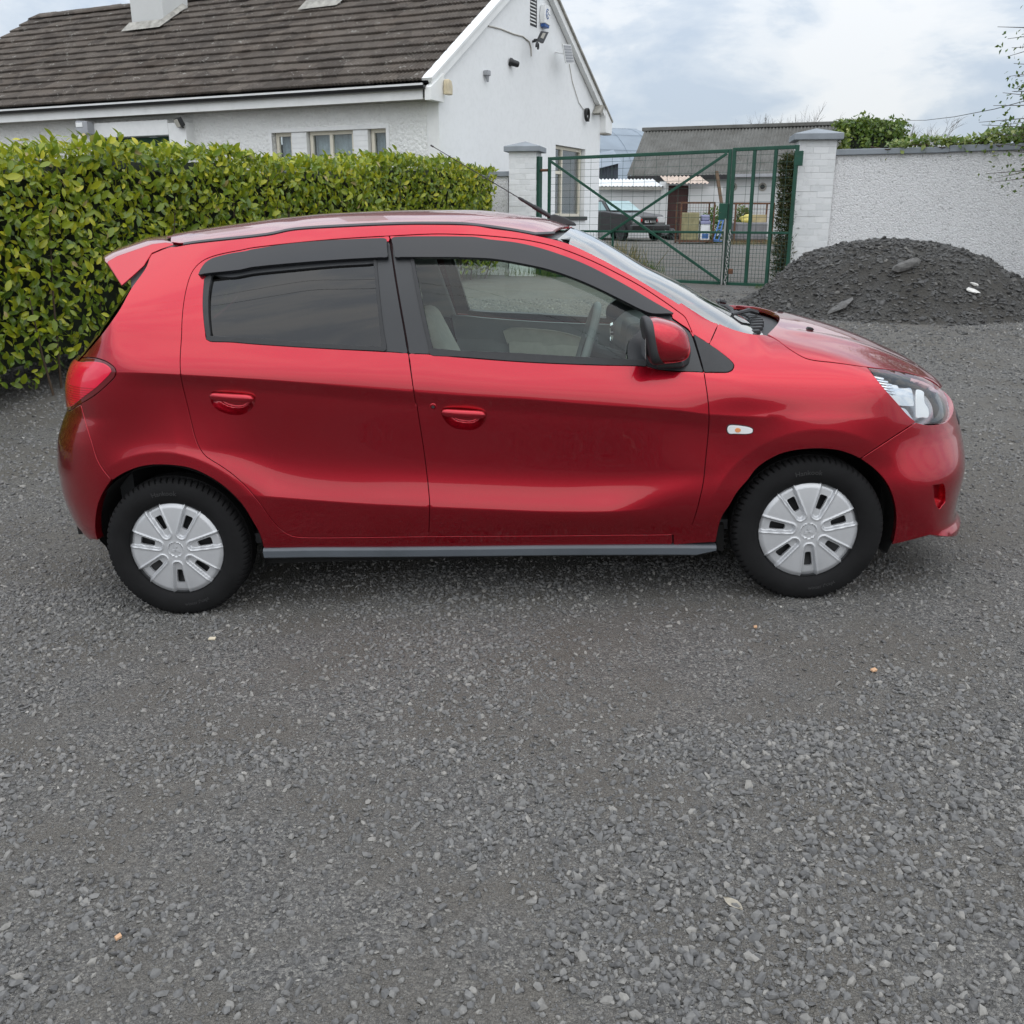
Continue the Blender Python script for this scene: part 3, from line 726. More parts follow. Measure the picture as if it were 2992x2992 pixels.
lb = top(MB().prism([(t3-.20, z3-.10), (t3+.20, z3-.10), (t3+.20, z3+.10), (t3-.20, z3+.10)], .24, .33, fro), 'floodlight', m_dkmetal, 'black halogen floodlight on the porch pier beside the green door', 'lamp', bevel=.01) if False else None
c3 = np.array(fro(*px_fro(518, 360, .34), .34)); ax = (hnf*.80+hf*.45-up*.42); ax = ax/np.linalg.norm(ax); ux = np.cross(up, ax); ux /= np.linalg.norm(ux); uy = np.cross(ax, ux)
FL = lambda u, v, d: tuple(c3+ux*u+uy*v+ax*d)
fl = top(MB().prism([(-.11, -.08), (.11, -.08), (.11, .08), (-.11, .08)], -.09, .0, FL), 'floodlight', m_dkmetal, 'black halogen floodlight on the porch pier beside the green door', 'lamp', bevel=.012)
sub(MB().prism([(-.10, -.07), (.10, -.07), (.10, .07), (-.10, .07)], .0005, .008, FL), 'front_glass', m_lensg, fl)
sub(MB().tube([tuple(c3-ax*.05), tuple(c3-ax*.10-up*.10), fro(*px_fro(535, 372, .22), .22)], .018, 8), 'bracket', m_dkmetal, fl)
t4, z4 = px_fro(252, 372, .30)
bx = top(MB().prism([(t4-.13, z4-.13), (t4+.17, z4-.13), (t4+.17, z4+.12), (t4-.13, z4+.10)], .22, .40, fro), 'lantern_box', m_gplast, 'grey square porch lantern with pale lens left of the door', 'lamp', bevel=.015)
sub(MB().prism([(t4-.02, z4+.0), (t4+.15, z4+.0), (t4+.15, z4+.08), (t4-.02, z4+.08)], .402, .41, fro), 'lens', m_white if False else m_whitep, bx)
# ================================================================== GATE PIERS, WALLS, GATE
m_brickw = None
def brick_mat():
    M = Mat('white_painted_brick'); o = M.node('ShaderNodeNewGeometry').outputs['Position']
    oi = M.node('ShaderNodeObjectInfo')
    base = M.ramp(oi.outputs['Random'], (0., (.66, .675, .68)), (1., (.76, .77, .775)))
    c = M.mix(M.ramp(M.noise(9., 6, .7, o), (.30, .35), (.47, 0.)), base, (.40, .41, .41))
    c = M.mix(M.ramp(M.noise(30., 5, .7, o), (.25, .5), (.36, 0.)), c, (.33, .32, .30))
    M.set(color=c, rough=.8, spec=.3); M.bump(M.noise(80., 5, .65, o), .35, .006); return M.m
m_brickw = brick_mat(); m_mortar = plain('painted_mortar', (.66, .67, .67), .95, var=.12, vs=10, bump=.4, bs=60)
m_cope = plain('grey_coping', (.25, .275, .30), .85, var=.14, vs=3, bump=.3, bs=40)
PL = np.array([.225, 17.2]); PR = np.array([4.41, 14.75])
gd = np.array([4.0-.62, 14.4-16.9, 0.]); gd = gd/np.linalg.norm(gd); gn = np.array([gd[1], -gd[0], 0.])   # along the gate line, and towards the camera
if gn[1] > 0: gn = -gn
def pier(c, w, z0, z1, label, rz):
    root = empty('gate_pier', (c[0], c[1], z0), rz, label, 'gate pier')
    h = z1-z0; b = .105; ch = .0865; hw = w/2
    link('core', MB().box(-hw+.003, hw-.003, -hw+.003, hw-.003, 0, h).build('core', m_mortar).data, None, root)
    bpy.data.objects.remove([o for o in bpy.data.objects if o.name.startswith('core') and o.parent is None][0])
    L = (w-b)/2
    mbk = MB().box(-L/2+.002, L/2-.002, -b/2, b/2, .002, ch-.003).build('brick', m_brickw, root, bevel=.003, seg=1)
    bme = mbk.data; bpy.data.objects.remove(mbk)
    for k in range(int(h/ch)):
        fl = 1 if k % 2 else -1
        for sd in range(4):
            for j in range(2):
                u = -hw+(b if fl > 0 else 0)+L*(j+.5)
                o = link('brick', bme, None, root)
                o.matrix_local = Matrix.Rotation(sd*math.pi/2, 4, 'Z')@Matrix.Translation((u, -hw+b/2+random.gauss(0, .0012), k*ch))@Matrix.Rotation(random.gauss(0, .004), 4, 'Z')
    e = .075
    capm = MB(); a_ = hw+e
    V = [(-a_, -a_, 0), (a_, -a_, 0), (a_, a_, 0), (-a_, a_, 0), (-a_, -a_, .085), (a_, -a_, .085), (a_, a_, .085), (-a_, a_, .085), (0, 0, .175)]
    capm.add(V, [(3, 2, 1, 0), (0, 1, 5, 4), (1, 2, 6, 5), (2, 3, 7, 6), (3, 0, 4, 7), (4, 5, 8), (5, 6, 8), (6, 7, 8), (7, 4, 8)])
    capm.build('cap', m_cope, root, bevel=.008, loc=(0, 0, h))
    return root
ang = math.atan2(gd[1], gd[0])
pier(PR, .53, .46, 2.545, 'white painted brick gate pier where the roughcast wall begins', R(-9))
pier(PL, .47, .46, 2.545, 'white painted brick gate pier between the hedge end and gate', R(-12))
def long_wall(a, d, L, z0, z1, th, mat, name, label, cope_l, cope_n, seg=26):
    a = np.array([a[0], a[1], 0.]); d = np.array([d[0], d[1], 0.]); d /= np.linalg.norm(d); n = np.array([-d[1], d[0], 0.])
    root = empty(name, tuple(a+np.array([0, 0, z0])), math.atan2(d[1], d[0]), label, 'wall')
    MB().box(0, L, -th/2, th/2, 0, z1-z0).build('wall_face', mat, root)
    x = -.02
    for k in range(cope_n):
        l = cope_l*random.uniform(.92, 1.08); x1 = min(x+l, L+.05)
        MB().box(x+.004, x1-.004, -th/2-.05, th/2+.05, z1-z0+.001, z1-z0+.085+random.gauss(0, .004)).build('coping_stone', m_cope, root, bevel=.010, rot=(0, random.gauss(0, .003), 0))
        x = x1
        if x >= L: break
    return root
wall_d = np.array([.875, -.485])
WA = np.array([4.66, 14.62])
long_wall(WA, wall_d, 6.5, .30, 2.335, .22, m_pebble, 'boundary_wall', 'grey-white pebbledashed boundary wall topped with ivy', 1.45, 6)
long_wall((-1.10, 17.55), (1, -.22), 1.08, .3, 2.16, .22, m_pebble, 'boundary_wall', 'short stub of pebbledashed wall between hedge and gate pier', 1.4, 2)
# ---- the gate: bars traced on the gate plane
m_ggreen = Mat('green_gate_paint')
_c = m_ggreen.mix(m_ggreen.ramp(m_ggreen.noise(26., 6, .7), (.66, 0.), (.72, .8)), m_ggreen.ramp(m_ggreen.noise(4., 4, .6), (.3, (.006, .048, .030)), (.7, (.010, .075, .047))), (.30, .24, .16))
m_ggreen.set(color=_c, rough=.5); m_ggreen = m_ggreen.m
m_wire = plain('gate_wire', (.030, .070, .055), .55, var=.25, vs=12)
m_rust = plain('rusty_steel', (.12, .055, .03), .85, var=.4, vs=14, bump=.4)
m_galv = plain('galvanised_chain', (.42, .42, .41), .45, metal=.6, var=.2)
G0 = np.array([.62, 16.9, 0.])
def px_gate(x, y, d=0.0):
    return at_plane(x, y, tuple(G0+gn*d), tuple(gn))
GI = lambda root: Matrix.Translation(-Vector(root.location))
def gpart(mb, name, mat, root, **kw):
    o = mb.build(name, mat, None, **kw); o.data.transform(Matrix.Translation(-Vector(root.location))); o.parent = root; return o
def gz(x): return float(px_gate(x, 640)@gd)
def bar_px(p, q, w, root, name='bar', d=0., h=None):
    a, b_ = px_gate(*p, d), px_gate(*q, d); return gpart(MB().bar(a, b_, w, h or w, up=tuple(gn)), name, m_ggreen, root, bevel=.004, seg=1)
b0 = px_gate(1604, 833); gl = empty('gate_leaf', (b0[0], b0[1], .5), 0, 'wide green steel gate leaf with crossed braces and wire mesh', 'gate')
b0 = px_gate(2131, 833); gr = empty('gate_leaf', (b0[0], b0[1], .5), 0, 'narrow green steel gate leaf with two upright bars, beside pier', 'gate')
zt = float(px_gate(1610, 460)[2]); zb = float(px_gate(2098, 832)[2]); zm = float(px_gate(2000, 678)[2])
def U(px): P = px_gate(px, 640); return float((P-G0)@gd)
def gp3(u, z, d=0.0): return tuple(G0+gd*u+gn*d+np.array([0, 0, z]))
def leaf(root, u0, u1, ztop, zbot, zmid, braces=True, bars=()):
    def B(a, b_, w=.05, nm='rail', d=0.0, th=.035): return gpart(MB().bar(gp3(*a, d), gp3(*b_, d), th, w, up=(0, 0, 1) if abs(a[1]-b_[1]) < abs(a[0]-b_[0]) else tuple(gd)) if False else MB().bar(gp3(*a, d), gp3(*b_, d), w, th, up=tuple(gn)), nm, m_ggreen, root, bevel=.004, seg=1)
    B((u0, zbot), (u0, ztop), .052, 'stile'); B((u1, zbot), (u1, ztop), .052, 'stile')
    B((u0+.027, ztop-.026), (u1-.027, ztop-.026)); B((u0+.027, zbot+.026), (u1-.027, zbot+.026)); B((u0+.027, zmid), (u1-.027, zmid), .035)
    if braces:
        B((u0+.03, ztop-.06), (u1-.03, zbot+.06), .042, 'brace', .030, .012)
        B((u0+.03, zbot+.06), (u1-.03, ztop-.06), .042, 'brace', .044, .012)
        um = (u0+u1)/2-.35
        B((um, zbot+.5), (um, zmid), .03, 'strut', .0)
    for ub in bars: B((ub, zbot+.05), (ub, ztop-.05), .048, 'upright', .0)
    def wires(nm, za, zb_, du, dz):
        mb = MB(); nu = int((u1-u0)/du); nz = int(round((zb_-za)/dz))
        for i in range(1, nu+1):
            u = u0+du*i; 
            if u < u1-.02: mb.bar(gp3(u, za, -.026), gp3(u, zb_, -.026), .0045)
        for j in range(1, nz+1):
            z = za+(zb_-za)*j/nz; mb.bar(gp3(u0, z, -.0215), gp3(u1, z, -.0215), .0045)
        o = gpart(mb, nm, m_wire, root); tag(o, kind='stuff')
    wires('wire_mesh', zmid, ztop, .20, .112)
    wires('fine_wire_mesh', zbot, zmid, .055, .062)
uL0, uL1 = U(1604), U(2122); uR0, uR1 = U(2134), U(2313)
leaf(gl, uL0, uL1, zt+.005, zb, zm)
leaf(gr, uR0, uR1, zt+.02, zb-.005, zm, False, (U(2192), U(2253)))
gpart(MB().box(-.09, .05, -.02, .05, -.14, .10, Matrix.Translation(Vector(gp3(uL1-.02, zm+.32, .03)))@Matrix.Rotation(ang, 4, 'Z')), 'lock_box', m_ggreen, gl, bevel=.008)
gpart(MB().bar(gp3(uL1+.01, zb-.14, .04), gp3(uL1+.01, zm+.2, .04), .022, up=tuple(gn)), 'drop_bolt', m_galv, gl)
gpart(MB().box(-.02, .10, -.02, .02, -.10, .10, Matrix.Translation(Vector(gp3(uR1-.01, zt-.16, .0)))@Matrix.Rotation(ang, 4, 'Z')), 'hinge', m_ggreen, gr, bevel=.006)
for zz in (zt-.20, zb+.3):
    gpart(MB().tube([gp3(uL0-.16, zz, .02), gp3(uL0-.02, zz, .02)], .022, 8), 'hinge', m_rust, gl)
po = MB().box(-.055, .055, -.05, .05, 0, 2.0); c_ = gp3(uL0-.22, .47, .02)
tag(po.build('gate_post', m_ggreen, None, loc=c_, rot=(0, 0, ang), bevel=.005), 'dark green steel gate post against the left brick pier', 'post')
# chain with links
chn = empty('chain', gp3(uR0, zb, .06), 0, 'galvanised chain hanging down the meeting stiles of the gate', 'chain')
lm_ = MB(); pts = [(.019*math.cos(a), 0, .030*math.sin(a)*1.0) for a in np.linspace(0, 2*math.pi, 17)]
lm_.tube(pts, .0055, 6, cap=False); lo = lm_.build('link', m_galv, chn); lme = lo.data; bpy.data.objects.remove(lo)
base = Vector(chn.location)
for k in range(19):
    p = Vector(gp3(uR0+.035-.0015*k, zm+.01-.042*k, .062)); o = link('link', lme, None, chn); o.location = p-base; o.rotation_euler = (random.gauss(0, .15), 0, ang+(0 if k % 2 else math.pi/2)+random.gauss(0, .2))
gpart(MB().box(-.035, .035, -.016, .016, -.05, .03, Matrix.Translation(Vector(gp3(uR0+.09, zb+.22, .07)))@Matrix.Rotation(ang, 4, 'Z')), 'padlock', m_rust, chn, bevel=.008)

# ================================================================== FOLIAGE HELPERS
def leaf_geo(l, w, fold=.25, curl=.25, n=4):
    """one leaf along +x: folded along the midrib and curling down"""
    V = []; ts = [0, .18, .45, .75, 1.0] if n == 4 else [0, .4, 1.0]
    for t in ts:
        ww = w*math.sin(math.pi*min(t*.92+.04, 1))**.75 if 0 < t < 1 else .0
        x = l*t; z = -curl*l*t*t
        V += [(x, -ww, z+fold*ww), (x, 0, z), (x, ww, z+fold*ww)]
    m = len(ts); F2 = []
    for i in range(m-1):
        for j in (0, 1): F2.append((i*3+j, (i+1)*3+j, (i+1)*3+j+1, i*3+j+1))
    return np.array(V), F2
def place_leaves(name, P, D, Nn, L, tint, geo, mat, par=None, wv=None):
    """joined leaves: positions, direction, normal, length, tint"""
    n = len(P); v, f = geo; k = len(v)
    D = D/np.linalg.norm(D, axis=1, keepdims=True); S = np.cross(Nn, D); S /= np.maximum(np.linalg.norm(S, axis=1, keepdims=True), 1e-9); U_ = np.cross(D, S)
    W_ = L if wv is None else wv
    V = P[:, None]+v[None, :, :1]*D[:, None]*L[:, None, None]+v[None, :, 1:2]*S[:, None]*W_[:, None, None]+v[None, :, 2:]*U_[:, None]*L[:, None, None]
    me = bpy.data.meshes.new(name); me.vertices.add(n*k); me.vertices.foreach_set('co', V.reshape(-1).astype(np.float32))
    fa = np.array(f); q = fa.shape[1]; Fx = (fa[None]+k*np.arange(n)[:, None, None]).reshape(-1)
    me.loops.add(len(Fx)); me.loops.foreach_set('vertex_index', Fx.astype(np.int32)); npoly = n*len(f)
    me.polygons.add(npoly); me.polygons.foreach_set('loop_start', np.arange(0, npoly*q, q, dtype=np.int32)); me.update(calc_edges=True)
    me.polygons.foreach_set('use_smooth', [True]*npoly)
    at = me.attributes.new('tint', 'FLOAT', 'POINT'); at.data.foreach_set('value', np.repeat(tint, k).astype(np.float32)); me.validate()
    return link(name, me, mat, par)
def leaf_mat(name, stops, rough=.35, spec=.5, trans=.35):
    M = Mat(name); a = M.node('ShaderNodeAttribute', attribute_name='tint'); c = M.ramp(a.outputs['Fac'], *stops)
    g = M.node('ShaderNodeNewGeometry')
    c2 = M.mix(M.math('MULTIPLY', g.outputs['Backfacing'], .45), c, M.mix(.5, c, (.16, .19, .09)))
    M.set(color=c2, rough=rough, spec=spec)
    tr = M.node('ShaderNodeBsdfTranslucent'); M.l.new(M.mix(.5, c, (.25, .32, .03), 'MIX'), tr.inputs[0])
    mx = M.node('ShaderNodeMixShader'); mx.inputs[0].default_value = trans
    M.l.new(M.b.outputs[0], mx.inputs[1]); M.l.new(tr.outputs[0], mx.inputs[2]); M.l.new(mx.outputs[0], M.out.inputs[0]); return M.m
m_laurel = leaf_mat('laurel_leaf', ((0., (.050, .105, .012)), (.3, (.145, .225, .016)), (.6, (.32, .37, .018)), (.85, (.52, .50, .026)), (.95, (.62, .50, .03)), (1., (.45, .36, .16))), .28, .55, .32)
m_stem = plain('brown_stem', (.06, .04, .025), .85, var=.3)
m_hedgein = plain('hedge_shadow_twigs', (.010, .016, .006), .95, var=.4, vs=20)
# ---- laurel hedge
HA0 = np.array([-5.75, 4.3]); HA1 = np.array([-.30, 16.55])
hd = HA1-HA0; HL = float(np.linalg.norm(hd)); hd = hd/HL; hn = np.array([hd[1], -hd[0]])     # hn: towards the drive
HT = 1.35
def hp(u, d, z): return np.array([HA0[0]+hd[0]*u+hn[0]*d, HA0[1]+hd[1]*u+hn[1]*d, z])
def hgz(u, d):
    p = HA0+hd*u+hn*d; return float(g_height(p[0], p[1]))
def htop(u): return 1.87+.030*u+.05*math.sin(u*1.3)+.03*math.sin(u*3.7+1)
hedge = empty('laurel_hedge', tuple(hp(0, 0, hgz(0, 0))), 0, 'long glossy green laurel hedge clipped flat in front of the bungalow', 'hedge')
HOFF = Vector(hedge.location)
# dark core
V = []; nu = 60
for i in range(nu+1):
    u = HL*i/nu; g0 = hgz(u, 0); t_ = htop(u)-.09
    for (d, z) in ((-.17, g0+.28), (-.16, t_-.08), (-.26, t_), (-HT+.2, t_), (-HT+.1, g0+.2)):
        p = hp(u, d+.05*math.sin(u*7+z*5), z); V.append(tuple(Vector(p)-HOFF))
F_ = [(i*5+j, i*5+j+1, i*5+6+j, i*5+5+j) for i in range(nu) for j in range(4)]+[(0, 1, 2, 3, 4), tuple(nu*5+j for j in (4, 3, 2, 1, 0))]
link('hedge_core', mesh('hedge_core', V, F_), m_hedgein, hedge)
def hedge_leaves(n, face):
    P = []; D = []; Nn = []
    u = HL*(rng.random(n)**1.25 if face != 'end' else np.ones(n))
    for i in range(n):
        if face == 'front':
            g0 = hgz(u[i], 0); z = g0+.10+(htop(u[i])-g0-.06)*rng.random()**.72
            dp = rng.normal(0, .055)-.02+.05*math.sin(u[i]*2.3+z*3.1)*.8
            P.append(hp(u[i], dp, z)); nv = np.array([hn[0], hn[1], .25])
        elif face == 'top':
            d = -rng.random()*HT; P.append(hp(u[i], d, htop(u[i])+rng.normal(0, .035)+.03*math.sin(d*6))); nv = np.array([hn[0]*.2, hn[1]*.2, 1.])
        else:
            d = -rng.random()*HT; g0 = hgz(HL, d); P.append(hp(HL+rng.normal(.0, .05), d, g0+.1+(htop(HL)-g0-.1)*rng.random())); nv = np.array([hd[0], hd[1], .2])
        nv = nv+rng.normal(0, .42, 3); nv /= np.linalg.norm(nv)
        dr = np.array([rng.normal(0, .7), rng.normal(0, .7), .55 if face != 'top' else .2])+nv*.45; dr -= nv*np.dot(dr, nv)*.55
        D.append(dr); Nn.append(nv)
    return np.array(P), np.array(D), np.array(Nn)
Pa, Da, Na = zip(*[hedge_leaves(k, f) for k, f in ((17500, 'front'), (5200, 'top'), (1300, 'end'))])
Pa, Da, Na = map(np.concatenate, (Pa, Da, Na))
# shoots standing up out of the clipped top
SP, SD, SN = [], [], []
for k in range(230):
    u = HL*rng.random()**1.15; d = -.05-rng.random()*.8; b_ = hp(u, d, htop(u)-.02); hgt = rng.uniform(.05, .16)
    for j in range(5):
        a = j*2.4+rng.random(); SP.append(b_+np.array([0, 0, hgt*j/5])); SD.append(np.array([math.cos(a)*.6, math.sin(a)*.6, .9])); SN.append(np.array([-math.cos(a), -math.sin(a), .8]))
Pa = np.concatenate([Pa, SP]); Da = np.concatenate([Da, SD]); Na = np.concatenate([Na, SN])
n = len(Pa); L_ = .052*2.3**rng.random(n)
hz_ = (Pa[:, 2]-1.2)
ti = np.clip(rng.beta(1.6, 1.9, n)*.86+.10*vnoise(Pa[:, 0], Pa[:, 2], 1.6, 21)+.08*np.clip(hz_, -.5, 1)-.04, 0, .96); ti[rng.random(n) < .012] = 1.
geo = leaf_geo(1.0, .24, .30, .22)
# the 300 leaves that show largest are separate objects, the rest one mass
dd_ = np.linalg.norm(Pa-CAMP, axis=1); q_ = Pa-CAMP; sx = q_[:, 0]/(q_@FW)*FPX+PX/2; sy = PX/2-(q_@UPV)/(q_@FW)*FPX
score = np.where((sx > 10) & (sx < 2980) & (sy > 380) & (np.arange(n) < 17500) & ~((sx > 560) & (sy > 640)) & ~((sx > 200) & (sy > 1000)), L_/dd_, 0)
order = np.argsort(-score); big = order[:300]; rest = order[300:]
vs_, fs_ = geo; variants = []
for k in range(14):
    me = mesh('leaf', vs_*[1, 1, 1+.5*math.sin(k)], fs_, smooth=True); at = me.attributes.new('tint', 'FLOAT', 'POINT'); at.data.foreach_set('value', [(.06, .15, .22, .3, .36, .42, .5, .56, .62, .68, .74, .8, .86, .94)[k]]*len(vs_)); me.materials.append(m_laurel); variants.append(me)
for i in big:
    d = Da[i]/np.linalg.norm(Da[i]); s = np.cross(Na[i], d); s /= np.linalg.norm(s); u = np.cross(d, s)
    o = link('leaf', variants[min(13, int(ti[i]*14))], None, hedge)
    M4 = Matrix((tuple(d*L_[i])+(0,), tuple(s*L_[i])+(0,), tuple(u*L_[i])+(0,), (0, 0, 0, 1))).transposed(); M4[0][3], M4[1][3], M4[2][3] = Pa[i]-np.array(HOFF); M4[3][0] = M4[3][1] = M4[3][2] = 0; M4[3][3] = 1
    o.matrix_local = M4
o = place_leaves('foliage', Pa[rest]-np.array(HOFF), Da[rest], Na[rest], L_[rest], ti[rest], geo, m_laurel, hedge); tag(o, kind='stuff')
mb = MB()
for k in range(60):
    u = HL*rng.random(); d = -.15+rng.normal(0, .08); g0 = hgz(u, d); p = hp(u, d, g0-.02); q = hp(u+rng.normal(0, .2), d+.10, g0+rng.uniform(.5, 1.6)); mb.tube([tuple(Vector(p)-HOFF), tuple(Vector((p+q)/2+rng.normal(0, .04, 3))-HOFF), tuple(Vector(q)-HOFF)], [.012, .009, .004], 5)
tag(mb.build('stems', m_stem, hedge), kind='stuff')
# ================================================================== THE YARD BEHIND THE GATE
def yz(y): return .50+.0098*min(max(y-15., 0), 40)
def Y(x, y, D): return at_y(x, y, D)
def frame_of(A, B):
    d = np.array(B)-np.array(A); d[2] = 0; L = np.linalg.norm(d); d /= L; n = np.array([d[1], -d[0], 0]);
    if n[1] > 0: n = -n
    return d, n, L
def rooted(name, p, label, cat, group=None): return empty(name, tuple(p), 0, label, cat, group)
def rpart(mb, name, mat, root, **kw):
    o = mb.build(name, mat, None, **kw); o.data.transform(Matrix.Translation(-Vector(root.location))); o.parent = root; return o
def fib_mat(name, a, b, c):
    M = Mat(name); o = M.node('ShaderNodeNewGeometry').outputs['Position']
    col = M.ramp(M.noise(1.3, 6, .7, o), (.3, a), (.6, b), (.8, c)); col = M.mix(M.ramp(M.noise(4., 6, .75, o), (.58, 0.), (.68, .7)), col, (.05, .05, .045))
    M.set(color=col, rough=.95, spec=.2); return M.m
m_asb = fib_mat('weathered_fibre_cement', (.10, .098, .09), (.15, .15, .142), (.22, .215, .20))
m_zinc = plain('blue_grey_sheeting', (.23, .275, .325), .7, var=.10, vs=.8); m_dkzinc = plain('dark_blue_sheeting', (.05, .062, .08), .6, var=.2)
m_shedw = white_wall('stained_whitewash', 0., (.58, .59, .59)); m_brown = plain('oxblood_door', (.045, .016, .014), .7, var=.25, vs=4)
m_rooft = plain('dull_red_roof', (.20, .16, .16), .8, var=.1); m_wsheet = plain('white_tin_sheet', (.70, .72, .73), .5, var=.1); m_rtin = plain('rust_stained_tin', (.50, .40, .33), .6, var=.3, vs=6)
def corrugated(root, P0, ux, uy, nrm, L, S, pitch, amp, mat, name, seg=4):
    n = int(L/pitch*seg); V = []
    for i in range(n+1):
        u = L*i/n; w = amp*math.sin(2*math.pi*i/seg)
        for q in (0, .5, 1.0): V.append(tuple(np.array(P0)+ux*u+uy*(S*q)+nrm*(w-.02*math.sin(math.pi*q))))
    return rpart(MB().add(V, [(i*3+j, i*3+j+1, i*3+4+j, i*3+3+j) for i in range(n) for j in range(2)]), name, mat, root, smooth=True, angle=3)
# long outbuilding
A = Y(1846, 507, 43.5); B = Y(2560, 498, 40.3); d, n, L = frame_of(A, B)
sh = rooted('outbuilding', (A[0], A[1], yz(43)), 'long whitewashed outbuilding with grey corrugated roof beyond the gate', 'outbuilding')
ez = float(A[2]); dep = 6.4; rz_ = 5.35
fa = lambda u, z, dd=0.: tuple(np.array([A[0], A[1], 0])+d*u+n*dd+np.array([0, 0, z]))
rpart(MB().prism([(0, yz(43)-.3), (L, yz(43)-.3), (L, ez+.02), (0, ez+.02)], -.3, 0, fa), 'front_wall', m_shedw, sh)
rpart(MB().prism([(0, yz(43)-.3), (-dep, yz(43)-.3), (-dep, ez), (-dep/2, rz_-.1), (0, ez)], 0.0, .25, lambda dd, z, u: fa(u, z, dd)), 'gable_wall', m_shedw, sh)
e0 = np.array(fa(-.15, ez-.12, .35)); r0 = np.array(fa(-.15, rz_, -dep/2)); uy = r0-e0; S_ = np.linalg.norm(uy); uy /= S_; nr = np.cross(uy, d); nr = nr if nr[2] > 0 else -nr
corrugated(sh, e0, d, uy, nr, L+.3, S_, .146, .036, m_asb, 'roof')
rpart(MB().bar(fa(-.25, rz_+.02, -dep/2), fa(L+.3, rz_+.05, -dep/2), .34, .16), 'ridge_cap', m_asb, sh, bevel=.03)
rpart(MB().bar(fa(4.2, ez-.16, .43), fa(L, ez-.16, .43), .12, .12), 'gutter', m_gplast, sh); rpart(MB().bar(fa(-.1, ez-.20, .38), fa(4.2, ez-.20, .38), .06, .16), 'eaves_board', m_gutter, sh)
for px in (2142, 2228):
    P = at_plane(px, 546, A, n); u = float((P-A)@d)
    v = rpart(MB().lathe([(.0, .02), (.10, .02), (.11, .05), (.16, .05), (.17, .0)], 18, Matrix.Translation(Vector(P))@Vector(n).to_track_quat('Z', 'Y').to_matrix().to_4x4()), 'round_vent', m_soff, sh, smooth=True)
    rpart(MB().lathe([(.0, .03), (.095, .03)], 14, Matrix.Translation(Vector(P))@Vector(n).to_track_quat('Z', 'Y').to_matrix().to_4x4()), 'vent_hole', m_gutter, sh)
# lean-to store in front of it
A2 = Y(1700, 690, 40.0); B2 = Y(1925, 690, 40.0); A2[2] = yz(40); d2 = np.array([1., .02, 0]); d2 /= np.linalg.norm(d2); n2 = np.array([d2[1], -d2[0], 0])
lt = rooted('store_shed', A2, 'low white lean-to store with tin roof and oxblood door', 'outbuilding')
fb = lambda u, z, dd=0.: tuple(np.array([A2[0], A2[1], 0])+d2*u+n2*dd+np.array([0, 0, z]))
LW = float((B2-A2)@d2); tz = float(Y(1850, 549, 40)[2])
rpart(MB().prism([(0, .4), (LW, .4), (LW, tz), (0, tz)], -.3, 0, fb), 'wall', m_shedw, lt)
corrugated(lt, np.array(fb(-.2, tz+.05, .3)), d2, np.array([0, .95, .12]), np.array([0, -.12, .95]), LW+.3, 3.2, .15, .03, m_wsheet, 'tin_roof')
rpart(MB().bar(fb(-.2, tz-.02, .25), fb(LW, tz-.02, .25), .05, .14), 'roof_edge', m_soff, lt)
rpart(MB().prism([(LW, .4), (LW+.30, .4), (LW+.30, tz+.25), (LW, tz+.25)], -.3, .05, fb), 'pillar', m_shedw, lt)
u0 = LW+.30; u1 = float((Y(2007, 690, 40)-A2)@d2); u2 = float((Y(2105, 690, 40)-A2)@d2)
rpart(MB().prism([(u0, .5), (u1, .5), (u1, tz+.10), (u0, tz+.10)], -.22, -.12, fb), 'door', m_brown, lt)
for k in range(1, 5): rpart(MB().prism([(u0+(u1-u0)*k/5-.01, .6), (u0+(u1-u0)*k/5+.01, .6), (u0+(u1-u0)*k/5+.01, tz), (u0+(u1-u0)*k/5-.01, tz)], -.12, -.11, fb), 'door_batten', m_brown, lt)
rpart(MB().prism([(u1, .4), (u2, .4), (u2, tz+.05), (u1, tz+.05)], -.3, -.02, fb), 'wall', m_shedw, lt)
corrugated(lt, np.array(fb(u0-.1, tz+.16, .4)), d2, np.array([0, .95, .16]), np.array([0, -.16, .95]), (u2-u0)*.75, 2.2, .16, .03, m_rtin, 'door_canopy')
# round-roofed barn far behind
ba = rooted('hay_barn', (4.0, 66, yz(60)), 'large round-roofed barn in blue-grey sheeting beyond the bungalow', 'barn')
ax = np.array([.93, .36, 0]); ax /= np.linalg.norm(ax); sd = np.array([ax[1], -ax[0], 0]); c0 = np.array([-6.0, 64.0, 0]); V = []; na = 22; rad = 6.3
lens = np.linspace(0, 15.0, 9)
for l in lens:
    for k in range(na+1):
        a = math.pi*k/na; V.append(tuple(c0+ax*l+sd*(-rad*math.cos(a))+np.array([0, 0, 1.5+rad*.92*math.sin(a)])))
rpart(MB().add(V, [(i*(na+1)+k, i*(na+1)+k+1, (i+1)*(na+1)+k+1, (i+1)*(na+1)+k) for i in range(8) for k in range(na)]), 'barrel_roof', m_zinc, ba, smooth=True, angle=3)
for l in lens[1:]:
    rpart(MB().tube([tuple(c0+ax*(l-.6)+sd*(-rad*1.004*math.cos(a))+np.array([0, 0, 1.5+rad*.925*math.sin(a)])) for a in np.linspace(0.1, math.pi-.1, 20)], .012, 4), 'sheet_seam', m_zinc, ba)
for a in (2.35, 2.05, 1.75):
    rpart(MB().tube([tuple(c0+sd*(-rad*1.004*math.cos(a))+np.array([0, 0, 1.5+rad*.925*math.sin(a)])), tuple(c0+ax*15+sd*(-rad*1.004*math.cos(a))+np.array([0, 0, 1.5+rad*.925*math.sin(a)]))], .014, 4), 'sheet_seam', m_zinc, ba)
